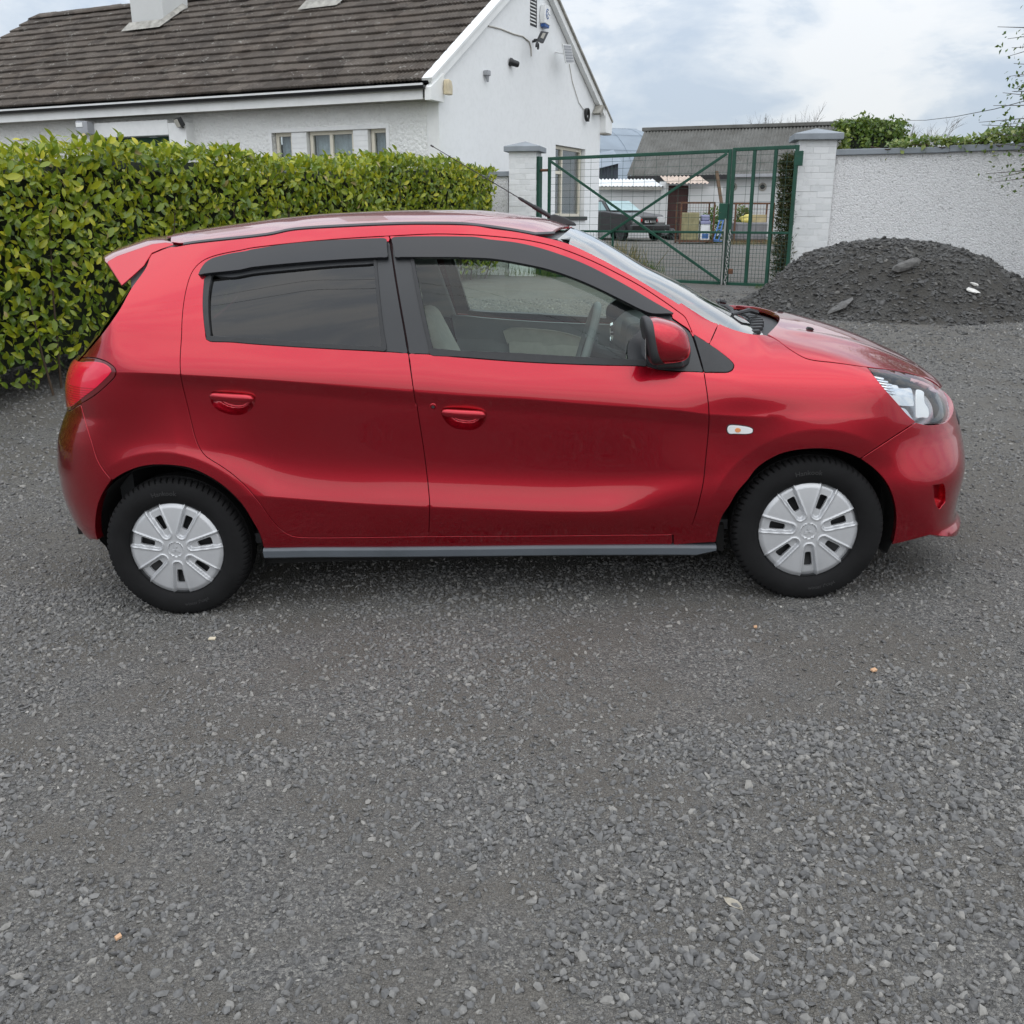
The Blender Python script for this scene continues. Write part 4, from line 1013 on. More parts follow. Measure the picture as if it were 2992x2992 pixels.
rpart(MB().add([tuple(c0+ax*15+sd*(-rad*math.cos(math.pi*k/na))+np.array([0, 0, 1.5+rad*.92*math.sin(math.pi*k/na)])) for k in range(na+1)]+[tuple(c0+ax*15+sd*rad), tuple(c0+ax*15-sd*rad)], [tuple(range(na+3))]), 'end_wall', m_zinc, ba)
rf = rooted('farm_shed', (9.5, 82, 1), 'distant farm shed with dull red roof behind the barn', 'outbuilding')
p1, p2 = Y(1790, 384, 82), Y(1985, 402, 80)
rpart(MB().add([(p1[0], 80, 3.0), (p2[0], 78, 3.0), tuple(p2), tuple(p1), (p1[0], 88, 3.0), (p2[0], 86, 3.0)], [(0, 1, 2, 3), (3, 2, 5, 4)]), 'roof', m_rooft, rf)
rpart(MB().box(p1[0], p2[0], 80.5, 86, .8, 3.05), 'wall', m_shedw, rf)
ds = rooted('tin_shed', (4.6, 50, yz(50)), 'dark blue tin shed with sloping roof beside the bungalow corner', 'shed')
q = [Y(1700, 536, 50), Y(1808, 536, 50), Y(1806, 478, 50), Y(1700, 505, 50)]
V = []; 
for i in range(41):
    t = i/40; dd = .03*(1 if i % 4 < 2 else 0); a = q[0]+(q[1]-q[0])*t; b_ = q[3]+(q[2]-q[3])*t; V += [(a[0], a[1]-dd, .7), (b_[0], b_[1]-dd, b_[2])]
rpart(MB().add(V, [(2*i, 2*i+1, 2*i+3, 2*i+2) for i in range(40)]), 'wall', m_dkzinc, ds)
rpart(MB().add([tuple(q[3]+np.array([-.2, -.3, .02])), tuple(q[2]+np.array([.15, -.3, .05])), tuple(q[2]+np.array([.15, 4, .9])), tuple(q[3]+np.array([-.2, 4, .9]))], [(0, 1, 2, 3)]), 'roof', m_zinc, ds)
rpart(MB().box(q[0][0], q[1][0], 50.02, 53, .7, 2.9), 'body', m_dkzinc, ds)

# ---- old black saloon, nose towards the gate
m_blkcar = plain('dull_black_paint', (.018, .017, .019), .35, var=.25, vs=5, coat=.4); m_redst = plain('red_lamp_plastic', (.45, .02, .02), .4, var=.1); m_lampw = plain('clear_lamp', (.55, .56, .56), .25, var=.1)
m_scr = plain('pale_screen_glass', (.30, .42, .43), .1, var=.15, vs=2)
CB = Y(1840, 694, 36.5); CB[2] = yz(36.5); ca = R(-62)   # heading of the nose
oc = rooted('old_saloon_car', CB, 'old black saloon car parked nose-on by the white lean-to', 'car'); oc.rotation_euler = (0, 0, ca)
def cpart(mb, nm, mat, par=None, **kw):
    o = mb.build(nm, mat, par or oc, **kw); return o
prof = [(1.15, .30), (1.22, .45), (1.18, .62), (1.05, .86), (.95, .90), (-.15, 1.00), (-.55, 1.04), (-3.0, 1.0), (-3.1, .35)]
V = [(u, s*.80*(1-.06*max(u, 0)**2), v) for s in (-1, 1) for u, v in prof]; k = len(prof)
bod = cpart(MB().add(V, [tuple(range(k)), tuple(reversed(range(k, 2*k)))]+[(i, i+k, (i+1) % k+k, (i+1) % k) for i in range(k)]), 'car_body', m_blkcar, bevel=.05, seg=3)
cab = [(-.35, 1.02), (-.95, 1.40), (-1.1, 1.43), (-2.2, 1.42), (-2.7, 1.02)]
V = [(u, s*(.72 if v < 1.1 else .58), v) for s in (-1, 1) for u, v in cab]; k = 5
cpart(MB().add(V, [tuple(range(k)), tuple(reversed(range(k, 2*k)))]+[(i, i+k, (i+1) % k+k, (i+1) % k) for i in range(k)]), 'cabin', m_blkcar, bevel=.03)
cpart(MB().add([(-.36, -.66, 1.05), (-.36, .66, 1.05), (-.93, .54, 1.39), (-.93, -.54, 1.39)], [(0, 1, 2, 3)]), 'windscreen', m_scr).location = (.02, 0, .015)
for s in (-1, 1):
    cpart(MB().add([(-.50, s*.735, 1.06), (-2.5, s*.735, 1.06), (-2.15, s*.605, 1.37), (-1.05, s*.605, 1.37)], [(0, 1, 2, 3)]), 'side_window', m_scr)
    cpart(MB().box(1.10, 1.20, s*.53-.15, s*.53+.15, .62, .83), 'headlamp', m_lampw, bevel=.03)
    cpart(MB().box(1.08, 1.19, s*.33-.03, s*.33+.03, .66, .76), 'marker_lamp', m_redst, bevel=.01)
    for wx in (.55, -2.0):
        w = cpart(MB().lathe([(.0, .0), (.19, .0), (.20, .02), (.29, .02), (.30, -.03), (.30, -.15)], 22, Matrix.Translation((wx, s*.80, .30))@Matrix.Rotation(-s*math.pi/2, 4, 'X')), 'car_wheel', m_gutter, smooth=True)
cpart(MB().box(1.16, 1.21, -.30, .30, .66, .80), 'grille', m_gutter)
cpart(MB().box(1.18, 1.32, -.84, .84, .36, .56), 'bumper', m_blkcar, bevel=.04, seg=3)
pl_ = cpart(MB().box(1.215, 1.235, -.27, .27, .60, .72), 'number_plate', m_gutter)
cu = bpy.data.curves.new('plate_text', 'FONT'); cu.body = 'BUL 9-1-1'; cu.size = .115; cu.align_x = 'CENTER'; cu.extrude = .002
to = bpy.data.objects.new('plate_text', cu); COL.objects.link(to); me = bpy.data.meshes.new_from_object(to.evaluated_get(bpy.context.evaluated_depsgraph_get())); bpy.data.objects.remove(to)
me.name = 'plate_text'; o = link('plate_text', me, m_whitep, pl_, (1.238, 0, .622), (math.pi/2, 0, math.pi/2))
# white van, mostly behind the bungalow corner
wv = rooted('white_van', (Y(1728, 690, 39)[0], 39, yz(39)), 'white van standing behind the black saloon, half hidden by house', 'van')
rpart(MB().add([(wv.location.x+u, 38.4+s*1.7, v) for s in (0, 1) for u, v in ((-2.4, 1.0), (.45, 1.0), (.50, 1.6), (.30, 2.15), (-2.4, 2.2))], [(0, 1, 2, 3, 4), (9, 8, 7, 6, 5), (0, 5, 6, 1), (1, 6, 7, 2), (2, 7, 8, 3), (3, 8, 9, 4), (4, 9, 5, 0)]), 'van_body', m_wsheet, wv, bevel=.05)
rpart(MB().lathe([(.0, .0), (.30, .0), (.31, -.2)], 20, Matrix.Translation((wv.location.x-.2, 38.38, yz(39)+.31))@Matrix.Rotation(math.pi/2, 4, 'X')), 'van_wheel', m_gutter, wv, smooth=True)
rpart(MB().box(wv.location.x-.55, wv.location.x+.2, 38.38, 38.41, 1.75, 2.1), 'van_window', m_scr, wv)

# ---- junk along the wall
m_foam = plain('khaki_foam', (.27, .25, .14), .95, var=.25, vs=5, bump=.4); m_lilac = plain('lilac_plastic', (.26, .27, .42), .5, var=.1); m_bluep = plain('blue_frame', (.05, .14, .36), .5, var=.15); m_yel = plain('yellow_bag', (.70, .60, .16), .5, var=.15, vs=8); m_tank = plain('grey_tank', (.19, .19, .20), .6, var=.15, vs=3); m_tan = plain('tan_board', (.42, .35, .20), .85, var=.15); m_plank = plain('brown_plank', (.12, .08, .05), .9, var=.25)
def J(x, y, D=33.): p = at_y(x, y, D); return p
def cage(x0, x1, yt, yb, D, name, label):
    a, b_ = J(x0, yb, D), J(x1, yb, D); zt_ = float(J(x0, yt, D)[2]); g = yz(D)
    root = rooted(name, (a[0], D, g), label, 'cage'); w = b_[0]-a[0]; dp = .9
    for (u, v) in ((0, 0), (w, 0), (0, dp), (w, dp)): rpart(MB().bar((a[0]+u, D+v, g), (a[0]+u, D+v, zt_), .05), 'cage_post', m_rust, root)
    for z in (g+.10, zt_):
        for (p, q) in (((0, 0), (w, 0)), ((0, dp), (w, dp)), ((0, 0), (0, dp)), ((w, 0), (w, dp))): rpart(MB().bar((a[0]+p[0], D+p[1], z), (a[0]+q[0], D+q[1], z), .045), 'cage_rail', m_rust, root)
    mb = MB()
    for k in range(1, 12): mb.bar((a[0]+w*k/12, D+dp, g+.1), (a[0]+w*k/12, D+dp, zt_), .008)
    for k in range(1, 8): mb.bar((a[0], D+dp, g+.1+(zt_-g-.1)*k/8), (a[0]+w, D+dp, g+.1+(zt_-g-.1)*k/8), .008)
    o = rpart(mb, 'back_mesh', m_rust, root); tag(o, kind='stuff')
    rpart(MB().box(a[0]-.02, a[0]+w+.02, D-.02, D+dp, g+.05, g+.10), 'cage_floor', m_rust, root)
    return a[0], w, g
cx, cw, cg = cage(1986, 2082, 592, 706, 33., 'steel_cage', 'rusty steel cage holding a khaki slab and white tub')
def blk(name, x0, x1, y0, y1, D, dep, mat, label, cat, bev=.03, zfloor=None):
    a, b_ = J(x0, y1, D), J(x1, y0, D); z0 = zfloor if zfloor is not None else a[2]
    o = MB().box(0, b_[0]-a[0], 0, dep, 0, b_[2]-z0).build(name, mat, None, bevel=bev, seg=3, loc=(a[0], D, z0)); return tag(o, label, cat)
blk('foam_slab', 1989, 2045, 621, 700, 33.2, .25, m_foam, 'worn khaki foam slab standing upright in the rusty cage', 'foam slab', .04, cg+.10)
tub = blk('plastic_tub', 2046, 2076, 655, 698, 33.1, .35, m_wsheet, 'white plastic tub with lilac lid in the rusty cage', 'tub', .03, cg+.10)
w_ = tub.dimensions
MB().box(-.01, w_.x+.01, -.01, .36, w_.z, w_.z+.10).build('lid_rim', m_lilac, tub, bevel=.02); MB().box(.02, w_.x-.02, .02, .33, w_.z+.10, w_.z+.30).build('lid', m_lilac, tub, bevel=.05, seg=3); MB().box(.05, w_.x-.05, -.006, -.001, w_.z*.12, w_.z*.42).build('label_patch', m_bluep, tub)
st = rooted('sack_truck', J(2098, 708, 32.5), 'blue tubular sack truck leaning beside the rusty cage', 'sack truck')
a, b_ = J(2086, 700, 32.5), J(2104, 640, 32.9); c_, e_ = J(2100, 702, 32.5), J(2114, 642, 32.9)
for p, q in ((a, b_), (c_, e_)): rpart(MB().tube([tuple(p), tuple(q)], .025, 8), 'tube', m_bluep, st)
for t in (.0, .5, .95): rpart(MB().tube([tuple(a+(b_-a)*t), tuple(c_+(e_-c_)*t)], .02, 8), 'cross_tube', m_bluep, st)
rpart(MB().box(a[0]-.02, c_[0]+.05, 32.2, 32.5, a[2]-.06, a[2]-.03), 'toe_plate', m_bluep, st)
cage(2143, 2253, 594, 712, 32.6, 'steel_cage', 'rusty steel cage holding a grey tank and yellow bag')
tk = blk('water_tank', 2147, 2244, 650, 708, 32.8, .7, m_tank, 'ribbed grey plastic tank inside the rusty cage', 'tank', .05, yz(32.6)+.12)
for k in range(5): MB().box(.06+k*tk.dimensions.x/5, .12+k*tk.dimensions.x/5, -.02, .0, .05, tk.dimensions.z-.05).build('rib', m_tank, tk, bevel=.008)
bb_ = J(2180, 640, 33.0); bm = bmesh.new(); bmesh.ops.create_icosphere(bm, subdivisions=3, radius=1)
for v in bm.verts: q = 1+.16*math.sin(4*v.co.x+1)+.13*math.sin(5*v.co.z+v.co.y*3); v.co = Vector((v.co.x*.22*q, v.co.y*.18*q, v.co.z*.15*q))
me = bpy.data.meshes.new('plastic_bag'); bm.to_mesh(me); bm.free()
for f in me.polygons: f.use_smooth = True
tag(link('plastic_bag', me, m_yel, None, tuple(bb_)), 'bright yellow plastic bag lying on the grey tank', 'bag')
blk('board_box', 2198, 2240, 627, 650, 33.2, .3, m_tan, 'tan wooden box behind the yellow bag on the tank', 'box', .01, yz(32.6)+.12+tk.dimensions.z)
p, q = J(2094, 500, 39.2), J(2118, 600, 38.6)
tag(MB().bar(tuple(p), tuple(q+np.array([.1, 0, -1.0])), .14, .05).build('leaning_plank', m_plank), 'long brown plank leaning against the outbuilding wall', 'plank')
bm = bmesh.new(); bmesh.ops.create_icosphere(bm, subdivisions=3, radius=1); 
for v in bm.verts: q = 1+.25*math.sin(6*v.co.x+2)+.2*math.sin(7*v.co.y); v.co = Vector((v.co.x*.35*q, v.co.y*.3*q, v.co.z*.2*q))
me = bpy.data.meshes.new('engine_block'); bm.to_mesh(me); bm.free(); P = Y(1965, 690, 37); tag(link('engine_block', me, m_gutter, None, (P[0], 37, yz(37)+.16)), 'oily black engine lump on the ground by the oxblood door', 'engine')

# ================================================================== PLANTS
m_ivy = leaf_mat('ivy_leaf', ((0., (.035, .08, .014)), (.5, (.10, .17, .022)), (.85, (.20, .25, .05)), (1., (.34, .36, .13))), .4, .5, .25)
m_haw = leaf_mat('hawthorn_leaf', ((0., (.03, .075, .015)), (.6, (.08, .15, .03)), (1., (.15, .22, .06))), .5, .4, .3)
m_con = leaf_mat('conifer_needles', ((0., (.018, .030, .010)), (.6, (.045, .062, .020)), (1., (.12, .10, .04))), .7, .3, .1)
m_dry = leaf_mat('dry_grass_blade', ((0., (.10, .085, .045)), (.5, (.22, .18, .10)), (1., (.34, .29, .18))), .8, .2, .2)
m_grass = leaf_mat('grass_blade', ((0., (.035, .07, .012)), (1., (.11, .17, .03))), .6, .3, .25)
m_bark = plain('grey_bark', (.10, .085, .07), .95, var=.3, vs=10)
small = leaf_geo(1., .36, .2, .2, 2)
def cloud(n, c, r, seed=0, shell=.45):
    q = rng.normal(0, 1, (n, 3)); q /= np.linalg.norm(q, axis=1, keepdims=True); rad = (shell+(1-shell)*rng.random(n))**.8
    lump = 1+.22*np.sin(q[:, 0]*5+seed)*np.sin(q[:, 2]*4+seed)+.12*np.sin(q[:, 1]*9+seed*2)
    return np.array(c)+q*np.array(r)*(rad*lump)[:, None], q
def leafmass(name, P, q, L, mat, par, lo=0., hi=1., geo=small, wv=None):
    n = len(P); D = rng.normal(0, 1, (n, 3))+q*.4; Nn = q+rng.normal(0, .55, (n, 3))+np.array([0, 0, .4]); L_ = rng.uniform(L*.7, L*1.3, n)
    o = place_leaves(name, P-np.array(par.location), D, Nn, L_, rng.uniform(lo, hi, n), geo, mat, par, wv); tag(o, kind='stuff'); return o
# ivy over the far end of the outbuilding roof
c = Y(2562, 400, 40.5); iv = rooted('ivy_mass', (c[0], c[1], 3.5), 'rounded mass of ivy swallowing the outbuilding roof end', 'ivy')
P1, q1 = cloud(2600, (c[0]+.05, c[1], 4.62), (1.25, 1.0, .72), 1, .6); P2, q2 = cloud(500, (c[0]-1.1, c[1], 5.0), (.7, .6, .25), 2); P3, q3 = cloud(900, (c[0]+.2, c[1], 3.75), (1.15, .9, .5), 3, .6)
leafmass('leaves', np.concatenate([P1, P2, P3]), np.concatenate([q1, q2, q3]), .15, m_ivy, iv, 0, .75)
bm = bmesh.new(); bmesh.ops.create_icosphere(bm, subdivisions=3, radius=1)
for v in bm.verts: v.co = Vector((v.co.x*1.0, v.co.y*.7, v.co.z*.75+.75))
me = bpy.data.meshes.new('ivy_core'); bm.to_mesh(me); bm.free(); link('stem_core', me, m_hedgein, iv)
# ivy along the coping
wd3 = np.array([wall_d[0], wall_d[1], 0]); wn3 = np.array([-wall_d[1], wall_d[0], 0]); wn3 = wn3 if wn3[1] < 0 else -wn3
iw = rooted('wall_ivy', (WA[0]+wall_d[0], WA[1]+wall_d[1], 2.42), 'straggling ivy creeping along the coping of the boundary wall', 'ivy')
n = 1500; u = .7+2.9*rng.random(n)**.75; hgt = .05+.13*np.clip((u-.6)/2.2, 0, 1)
P = np.array([WA[0], WA[1], 2.43])+wd3*u[:, None]+wn3*(rng.uniform(-.10, .18, n))[:, None]+np.array([0, 0, 1.])*(hgt*rng.random(n)*(.5+vnoise(u, u*0, 2.2, 3)))[:, None]
dr = rng.random(n) < .10; P[dr, 2] -= rng.random(dr.sum())*.20; P[dr] += wn3*.05
leafmass('leaves', P, np.tile(wn3+np.array([0, 0, .7]), (n, 1)), .075, m_ivy, iw, .25, 1.)
for k in range(4):
    uu = .5+k*.7; rpart(MB().tube([tuple(np.array([WA[0], WA[1], 2.43])+wd3*(uu+.25*j)+wn3*(.17 if j % 2 else .08)+np.array([0, 0, .01-.05*(j == 1)])) for j in range(4)], .008, 5), 'runner', m_stem, iw)
ip = rooted('pier_ivy', (PR[0]+.30, PR[1]-.1, 2.3), 'thin strand of ivy climbing behind the right gate pier', 'ivy')
P, q = cloud(90, (PR[0]+.36, PR[1]-.12, 2.48), (.06, .08, .26), 4); leafmass('leaves', P, q, .075, m_ivy, ip, .4, 1.)
# dark conifer behind the gate against the pier
c = px_gate(2296, 700, -.35); cn = rooted('conifer_shrub', (c[0], c[1], .5), 'dark ragged conifer shrub growing behind the narrow gate leaf', 'shrub')
n = 5200; z = rng.random(n)**.9; w = .17*(1.0-.35*z)+.06*rng.random(n); a = rng.uniform(0, 2*math.pi, n)
P = np.stack([c[0]+np.cos(a)*w*rng.random(n)**.4-.06*z+.04, c[1]+np.sin(a)*w*1.3*rng.random(n)**.4, .5+z*1.86], -1)
nd = leaf_geo(1., .10, .1, .1, 2); q = np.stack([np.cos(a), np.sin(a), np.full(n, .4)], -1)
leafmass('needles', P, q, .085, m_con, cn, 0, 1., nd); rpart(MB().tube([(c[0], c[1], .45), (c[0]+.02, c[1], 1.4), (c[0]-.02, c[1], 2.2)], [.04, .03, .01], 6), 'trunk', m_bark, cn)
# grass and dry stalks inside the gate and along the hedge foot
def tufts(name, pts, n, h, mat, label, spread, cat='grass'):
    P = []; D = []
    for k in range(n):
        p = pts[rng.integers(len(pts))]; x, y = p[0]+rng.normal(0, spread), p[1]+rng.normal(0, spread)
        P.append((x, y, float(g_height(x, y))-.01)); D.append((rng.normal(0, .25), rng.normal(0, .25), 1.))
    P = np.array(P); D = np.array(D); bl = leaf_geo(1., .018, .1, -.10, 2)
    o = place_leaves(name, P, D, np.stack([rng.normal(0, 1, n), -np.ones(n), np.zeros(n)], -1), rng.uniform(h*.5, h*1.2, n), rng.random(n), bl, mat); tag(o, label, cat, kind='stuff')
dp = [px_gate(x, 700, -d_) for x in (1650, 1690, 1730, 1765, 1800) for d_ in (.5, .9, 1.4)]
tufts('dry_grass', [(p[0], p[1]) for p in dp], 1500, .55, m_dry, 'tall bleached dry grass behind the wide gate leaf', .22)
tufts('green_grass', [(px_gate(x, 700, -.8)[0], px_gate(x, 700, -.8)[1]) for x in (1852, 1870, 1885)], 350, .28, m_grass, 'patch of short green grass inside the gate', .16)
tufts('yard_weeds', [(x, y) for x in np.arange(7.0, 12.5, .35) for y in (31.6, 32.1)], 1200, .22, m_dry, 'straggly dry weeds along the foot of the junk cages', .25)
tufts('pier_weeds', [(PL[0]-.2, PL[1]-.5), (PL[0]+.3, PL[1]-.45), (-.6, 16.3), (.6, 16.4)], 320, .22, m_grass, 'weeds sprouting at the foot of the hedge-side gate pier', .18)
tufts('drive_weeds', [(px_gate(2215, 858, .5)[0], px_gate(2215, 858, .5)[1])], 60, .09, m_grass, 'small green weed on the gravel before the gate', .06)
bs = rooted('bramble_bush', J(2090, 640, 33.9), 'green weedy bush growing between the two rusty cages', 'bush'); bl_ = bs.location
P, q = cloud(700, (bl_.x-.08, bl_.y, bl_.z-.35), (.42, .4, .75), 6); leafmass('leaves', P, q, .11, m_haw, bs, .2, 1.)
P, q = cloud(350, (J(2172, 625, 34)[0], 34, J(2172, 632, 34)[2]), (.28, .3, .35), 7); leafmass('leaves', P, q, .10, m_haw, bs, .4, 1.)
# bare trees on the skyline
def bare_tree(base, h, spread, label, seed, n0=7):
    r = random.Random(seed); root = rooted('bare_tree', base, label, 'tree'); root_l = Vector(base); mb = MB()
    rpart(MB().tube([tuple(root_l), tuple(root_l+Vector((0, 0, h*.45)))], [.14, .09], 6), 'trunk', m_bark, root)
    def grow(p, d, l, rad, lev):
        q = p+d*l+Vector((r.gauss(0, .05), r.gauss(0, .05), .04))*l
        mb.tube([tuple(p), tuple((p+q)/2+Vector((r.gauss(0, .03), r.gauss(0, .03), 0))*l), tuple(q)], [rad, rad*.8, rad*.55], 4, cap=False)
        if lev == 0: return
        for k in range(3 if lev > 1 else 4):
            nd_ = (d+Vector((r.gauss(0, .45)*spread, r.gauss(0, .45)*spread, r.gauss(.12, .25)))).normalized(); grow(p+(q-p)*r.uniform(.5, 1), nd_, l*r.uniform(.55, .8), rad*.55, lev-1)
    for k in range(n0):
        a = 2*math.pi*k/n0; grow(root_l+Vector((0, 0, h*r.uniform(.25, .45))), Vector((math.cos(a)*.6*spread, math.sin(a)*.6*spread, 1)).normalized(), h*.30, .05, 4)
    o = rpart(mb, 'crown', m_bark, root); tag(o, kind='stuff')
b_ = Y(2250, 380, 60); bare_tree((b_[0], 60, 1), float(b_[2])-.45, 1.0, 'bare twiggy tree showing over the outbuilding ridge', 3)
b_ = Y(2318, 380, 58); bare_tree((b_[0], 58, 1), float(b_[2])-.5, .9, 'lower bare tree next along the outbuilding ridge towards the ivy', 5, 6)
b_ = Y(2692, 420, 55); bare_tree((b_[0], 55, 1), float(b_[2])+.35, 1.1, 'bare winter tree beyond the ivy mass and boundary wall', 8)
# hawthorn at the right, its outer twigs reaching into view
ht = rooted('hawthorn_tree', (7.10, 11.4, .3), 'leafy hawthorn tree overhanging the boundary wall at the far end', 'tree')
rpart(MB().tube([(7.13, 11.4, .2), (7.03, 11.4, 1.5), (7.18, 11.4, 3.0), (7.08, 11.4, 4.6)], [.16, .13, .09, .04], 8), 'trunk', m_bark, ht)
tw = MB(); LP = []; LQ = []
r = random.Random(4)
for k in range(190):
    z0 = r.uniform(1.9, 4.6); a = r.uniform(math.pi*.62, math.pi*1.4); ln = r.uniform(.9, 1.72)*(1.0 if 1.6 < z0 < 4.4 else .8)
    p = Vector((7.08, 11.4, z0)); d_ = Vector((math.cos(a), math.sin(a)*.6, r.uniform(-.10, .35))).normalized()
    pts = [p+d_*ln*t+Vector((r.gauss(0, .03), r.gauss(0, .03), -.10*t*t)) for t in (0, .35, .7, 1)]
    tw.tube([tuple(x) for x in pts], [.02, .013, .007, .003], 4)
    for j in range(34):
        t = r.uniform(.25, 1); x = p+d_*ln*t+Vector((r.gauss(0, .07), r.gauss(0, .07), r.gauss(0, .07)-.10*t*t)); LP.append(tuple(x)); LQ.append((math.cos(a), math.sin(a), .5))
o = rpart(tw, 'branches', m_bark, ht); tag(o, kind='stuff'); leafmass('leaves', np.array(LP), np.array(LQ), .05, m_haw, ht, 0, 1.)
# overhead wire
a, b_ = Y(2640, 352, 46), Y(3080, 272, 24)
mid = (a+b_)/2-np.array([0, 0, .18]); tag(MB().tube([tuple(a), tuple((a+mid)/2-np.array([0, 0, .05])), tuple(mid), tuple((b_+mid)/2-np.array([0, 0, .05])), tuple(b_)], .011, 5).build('overhead_wire', m_gutter), 'thin overhead wire running from the ivy towards the hawthorn', 'wire')
# ================================================================== THE RED HATCHBACK
# car space: x forward, y to the car's left (away from the camera), z up, origin on the ground between the axles
CAR_T = np.array([-0.05156, 4.25543, 0.0]); CAR_YAW, CAR_PIT = -0.043331, 0.045437
car = empty('hatchback_car', CAR_T, 0, 'red five-door hatchback parked on grey gravel, silver wheel covers', 'car')
car.rotation_euler = (0, -CAR_PIT, CAR_YAW)
_c, _s = math.cos(CAR_YAW), math.sin(CAR_YAW); _p, _q = math.cos(CAR_PIT), math.sin(CAR_PIT)
CAR_R = np.array([[_c, -_s, 0], [_s, _c, 0], [0, 0, 1]])@np.array([[_p, 0, -_q], [0, 1, 0], [_q, 0, _p]])
CAM_C = CAR_R.T@(CAMP-CAR_T)
def cray(x, y): return CAR_R.T@pdir(x, y)
TILE = dict(A=(140, 600), B=(740, 600), C=(1340, 600), D=(1940, 760), E=(2300, 1000), F=(140, 1180), G=(740, 1180), H=(1640, 1180))
def T(t, *pts): return [(TILE[t][0]+x/3., TILE[t][1]+y/3.) for x, y in pts]
def on_y(px, w):        # pixel -> car point on the plane y=-w
    d = cray(*px); t = (-w-CAM_C[1])/d[1]; return CAM_C+d*t

def spl(xs, ys):
    xs = np.array(xs, float); ys = np.array(ys, float)
    h = np.diff(xs); dl = np.diff(ys)/h; m = np.zeros_like(ys)
    for i in range(1, len(xs)-1):
        if dl[i-1]*dl[i] > 0:
            w1 = 2*h[i]+h[i-1]; w2 = h[i]+2*h[i-1]; m[i] = (w1+w2)/(w1/dl[i-1]+w2/dl[i])
    m[0] = dl[0]; m[-1] = dl[-1]
    def f(x):
        x = np.clip(np.asarray(x, float), xs[0], xs[-1])
        i = np.clip(np.searchsorted(xs, x)-1, 0, len(xs)-2)
        t = (x-xs[i])/h[i]; t2 = t*t; t3 = t2*t
        return (2*t3-3*t2+1)*ys[i]+(t3-2*t2+t)*h[i]*m[i]+(-2*t3+3*t2)*ys[i+1]+(t3-t2)*h[i]*m[i+1]
    return f
def sstep(a, b, x):
    t = np.clip((np.asarray(x, float)-a)/(b-a), 0, 1); return t*t*(3-2*t)
def smin(a, b, k): return np.minimum(a, b)-np.maximum(k-np.abs(a-b), 0)**2/(4*k)
def smax(a, b, k): return np.maximum(a, b)+np.maximum(k-np.abs(a-b), 0)**2/(4*k)

z_low = spl([-1.9, -1.3, -.861, -.66, -.443, -.211, .04, .292, .463, .6, .75, 1.2, 2.0], [.56, .535, .495, .471, .448, .429, .410, .393, .388, .392, .405, .43, .43])
z_cr = spl([-1.9, -1.334, -1.202, -1.091, -.766, -.069, .18, .387, .73, .836, .963, 1.3, 2.0], [.985, .982, .975, .966, .935, .853, .829, .804, .766, .749, .737, .72, .70])
z_belt = spl([-1.9, -1.4, -.988, -.76, -.607, -.327, -.174, -.064, .185, .433, .639, .95, 1.3, 2.0], [1.13, 1.12, 1.089, 1.063, 1.045, 1.019, 1.006, .99, .962, .942, .923, .905, .885, .87])
z_rail = spl([-1.9, -1.35, -1.137, -.783, -.5, -.315, -.06, .07, .302, .45, .62, .756, .9, 1.036, 1.3, 2.0], [1.37, 1.405, 1.425, 1.451, 1.465, 1.466, 1.452, 1.436, 1.384, 1.317, 1.219, 1.135, 1.053, 1.008, .99, .98])
y_rail = spl([-1.9, -1.3, -1.0, -.3, .1, .3, .6, .9, 1.04, 1.3, 2.0], [.52, .545, .555, .562, .562, .568, .595, .625, .64, .66, .66])
y_belt = spl([-1.9, -1.5, -1.0, -.4, .4, .9, 1.3, 2.0], [.70, .755, .785, .797, .797, .785, .765, .74])
y_cr = spl([-1.9, -1.5, -1.1, -.4, .3, .9, 1.25, 2.0], [.775, .805, .825, .836, .836, .828, .815, .80])
y_low = spl([-1.9, -1.3, -.8, -.2, .4, .8, 1.2, 2.0], [.78, .80, .822, .828, .828, .818, .800, .79])
cr_on = spl([-1.9, -1.42, -1.1, .7, .9, 1.05, 1.2, 2.0], [0, .1, 1, 1, .6, .2, 0, 0])
lo_on = spl([-1.9, -1.0, -.78, .45, .78, 2.0], [0, 0, 1, 1, 0, 0])
nose = spl([.10, .152, .176, .206, .229, .25, .296, .354, .40, .474, .546, .593, .636, .68, .72, .78, .86, 1.2], [1.885, 1.930, 1.957, 1.963, 1.947, 1.933, 1.937, 1.947, 1.955, 1.964, 1.966, 1.962, 1.946, 1.926, 1.90, 1.86, 1.80, 1.70])
tail = spl([.15, .263, .295, .341, .396, .474, .552, .632, .689, .735, .78, .813, .861, .906, .95, .989, 1.023, 1.1, 1.17, 1.28, 1.45], [-1.70, -1.75, -1.80, -1.83, -1.848, -1.862, -1.862, -1.85, -1.835, -1.812, -1.785, -1.765, -1.76, -1.752, -1.735, -1.71, -1.67, -1.60, -1.53, -1.43, -1.28])
def herm(z, z0, y0, m0, z1, y1, m1):
    h = z1-z0; t = (z-z0)/h; t2 = t*t; t3 = t2*t
    return (2*t3-3*t2+1)*y0+(t3-2*t2+t)*h*m0+(-2*t3+3*t2)*y1+(t3-t2)*h*m1
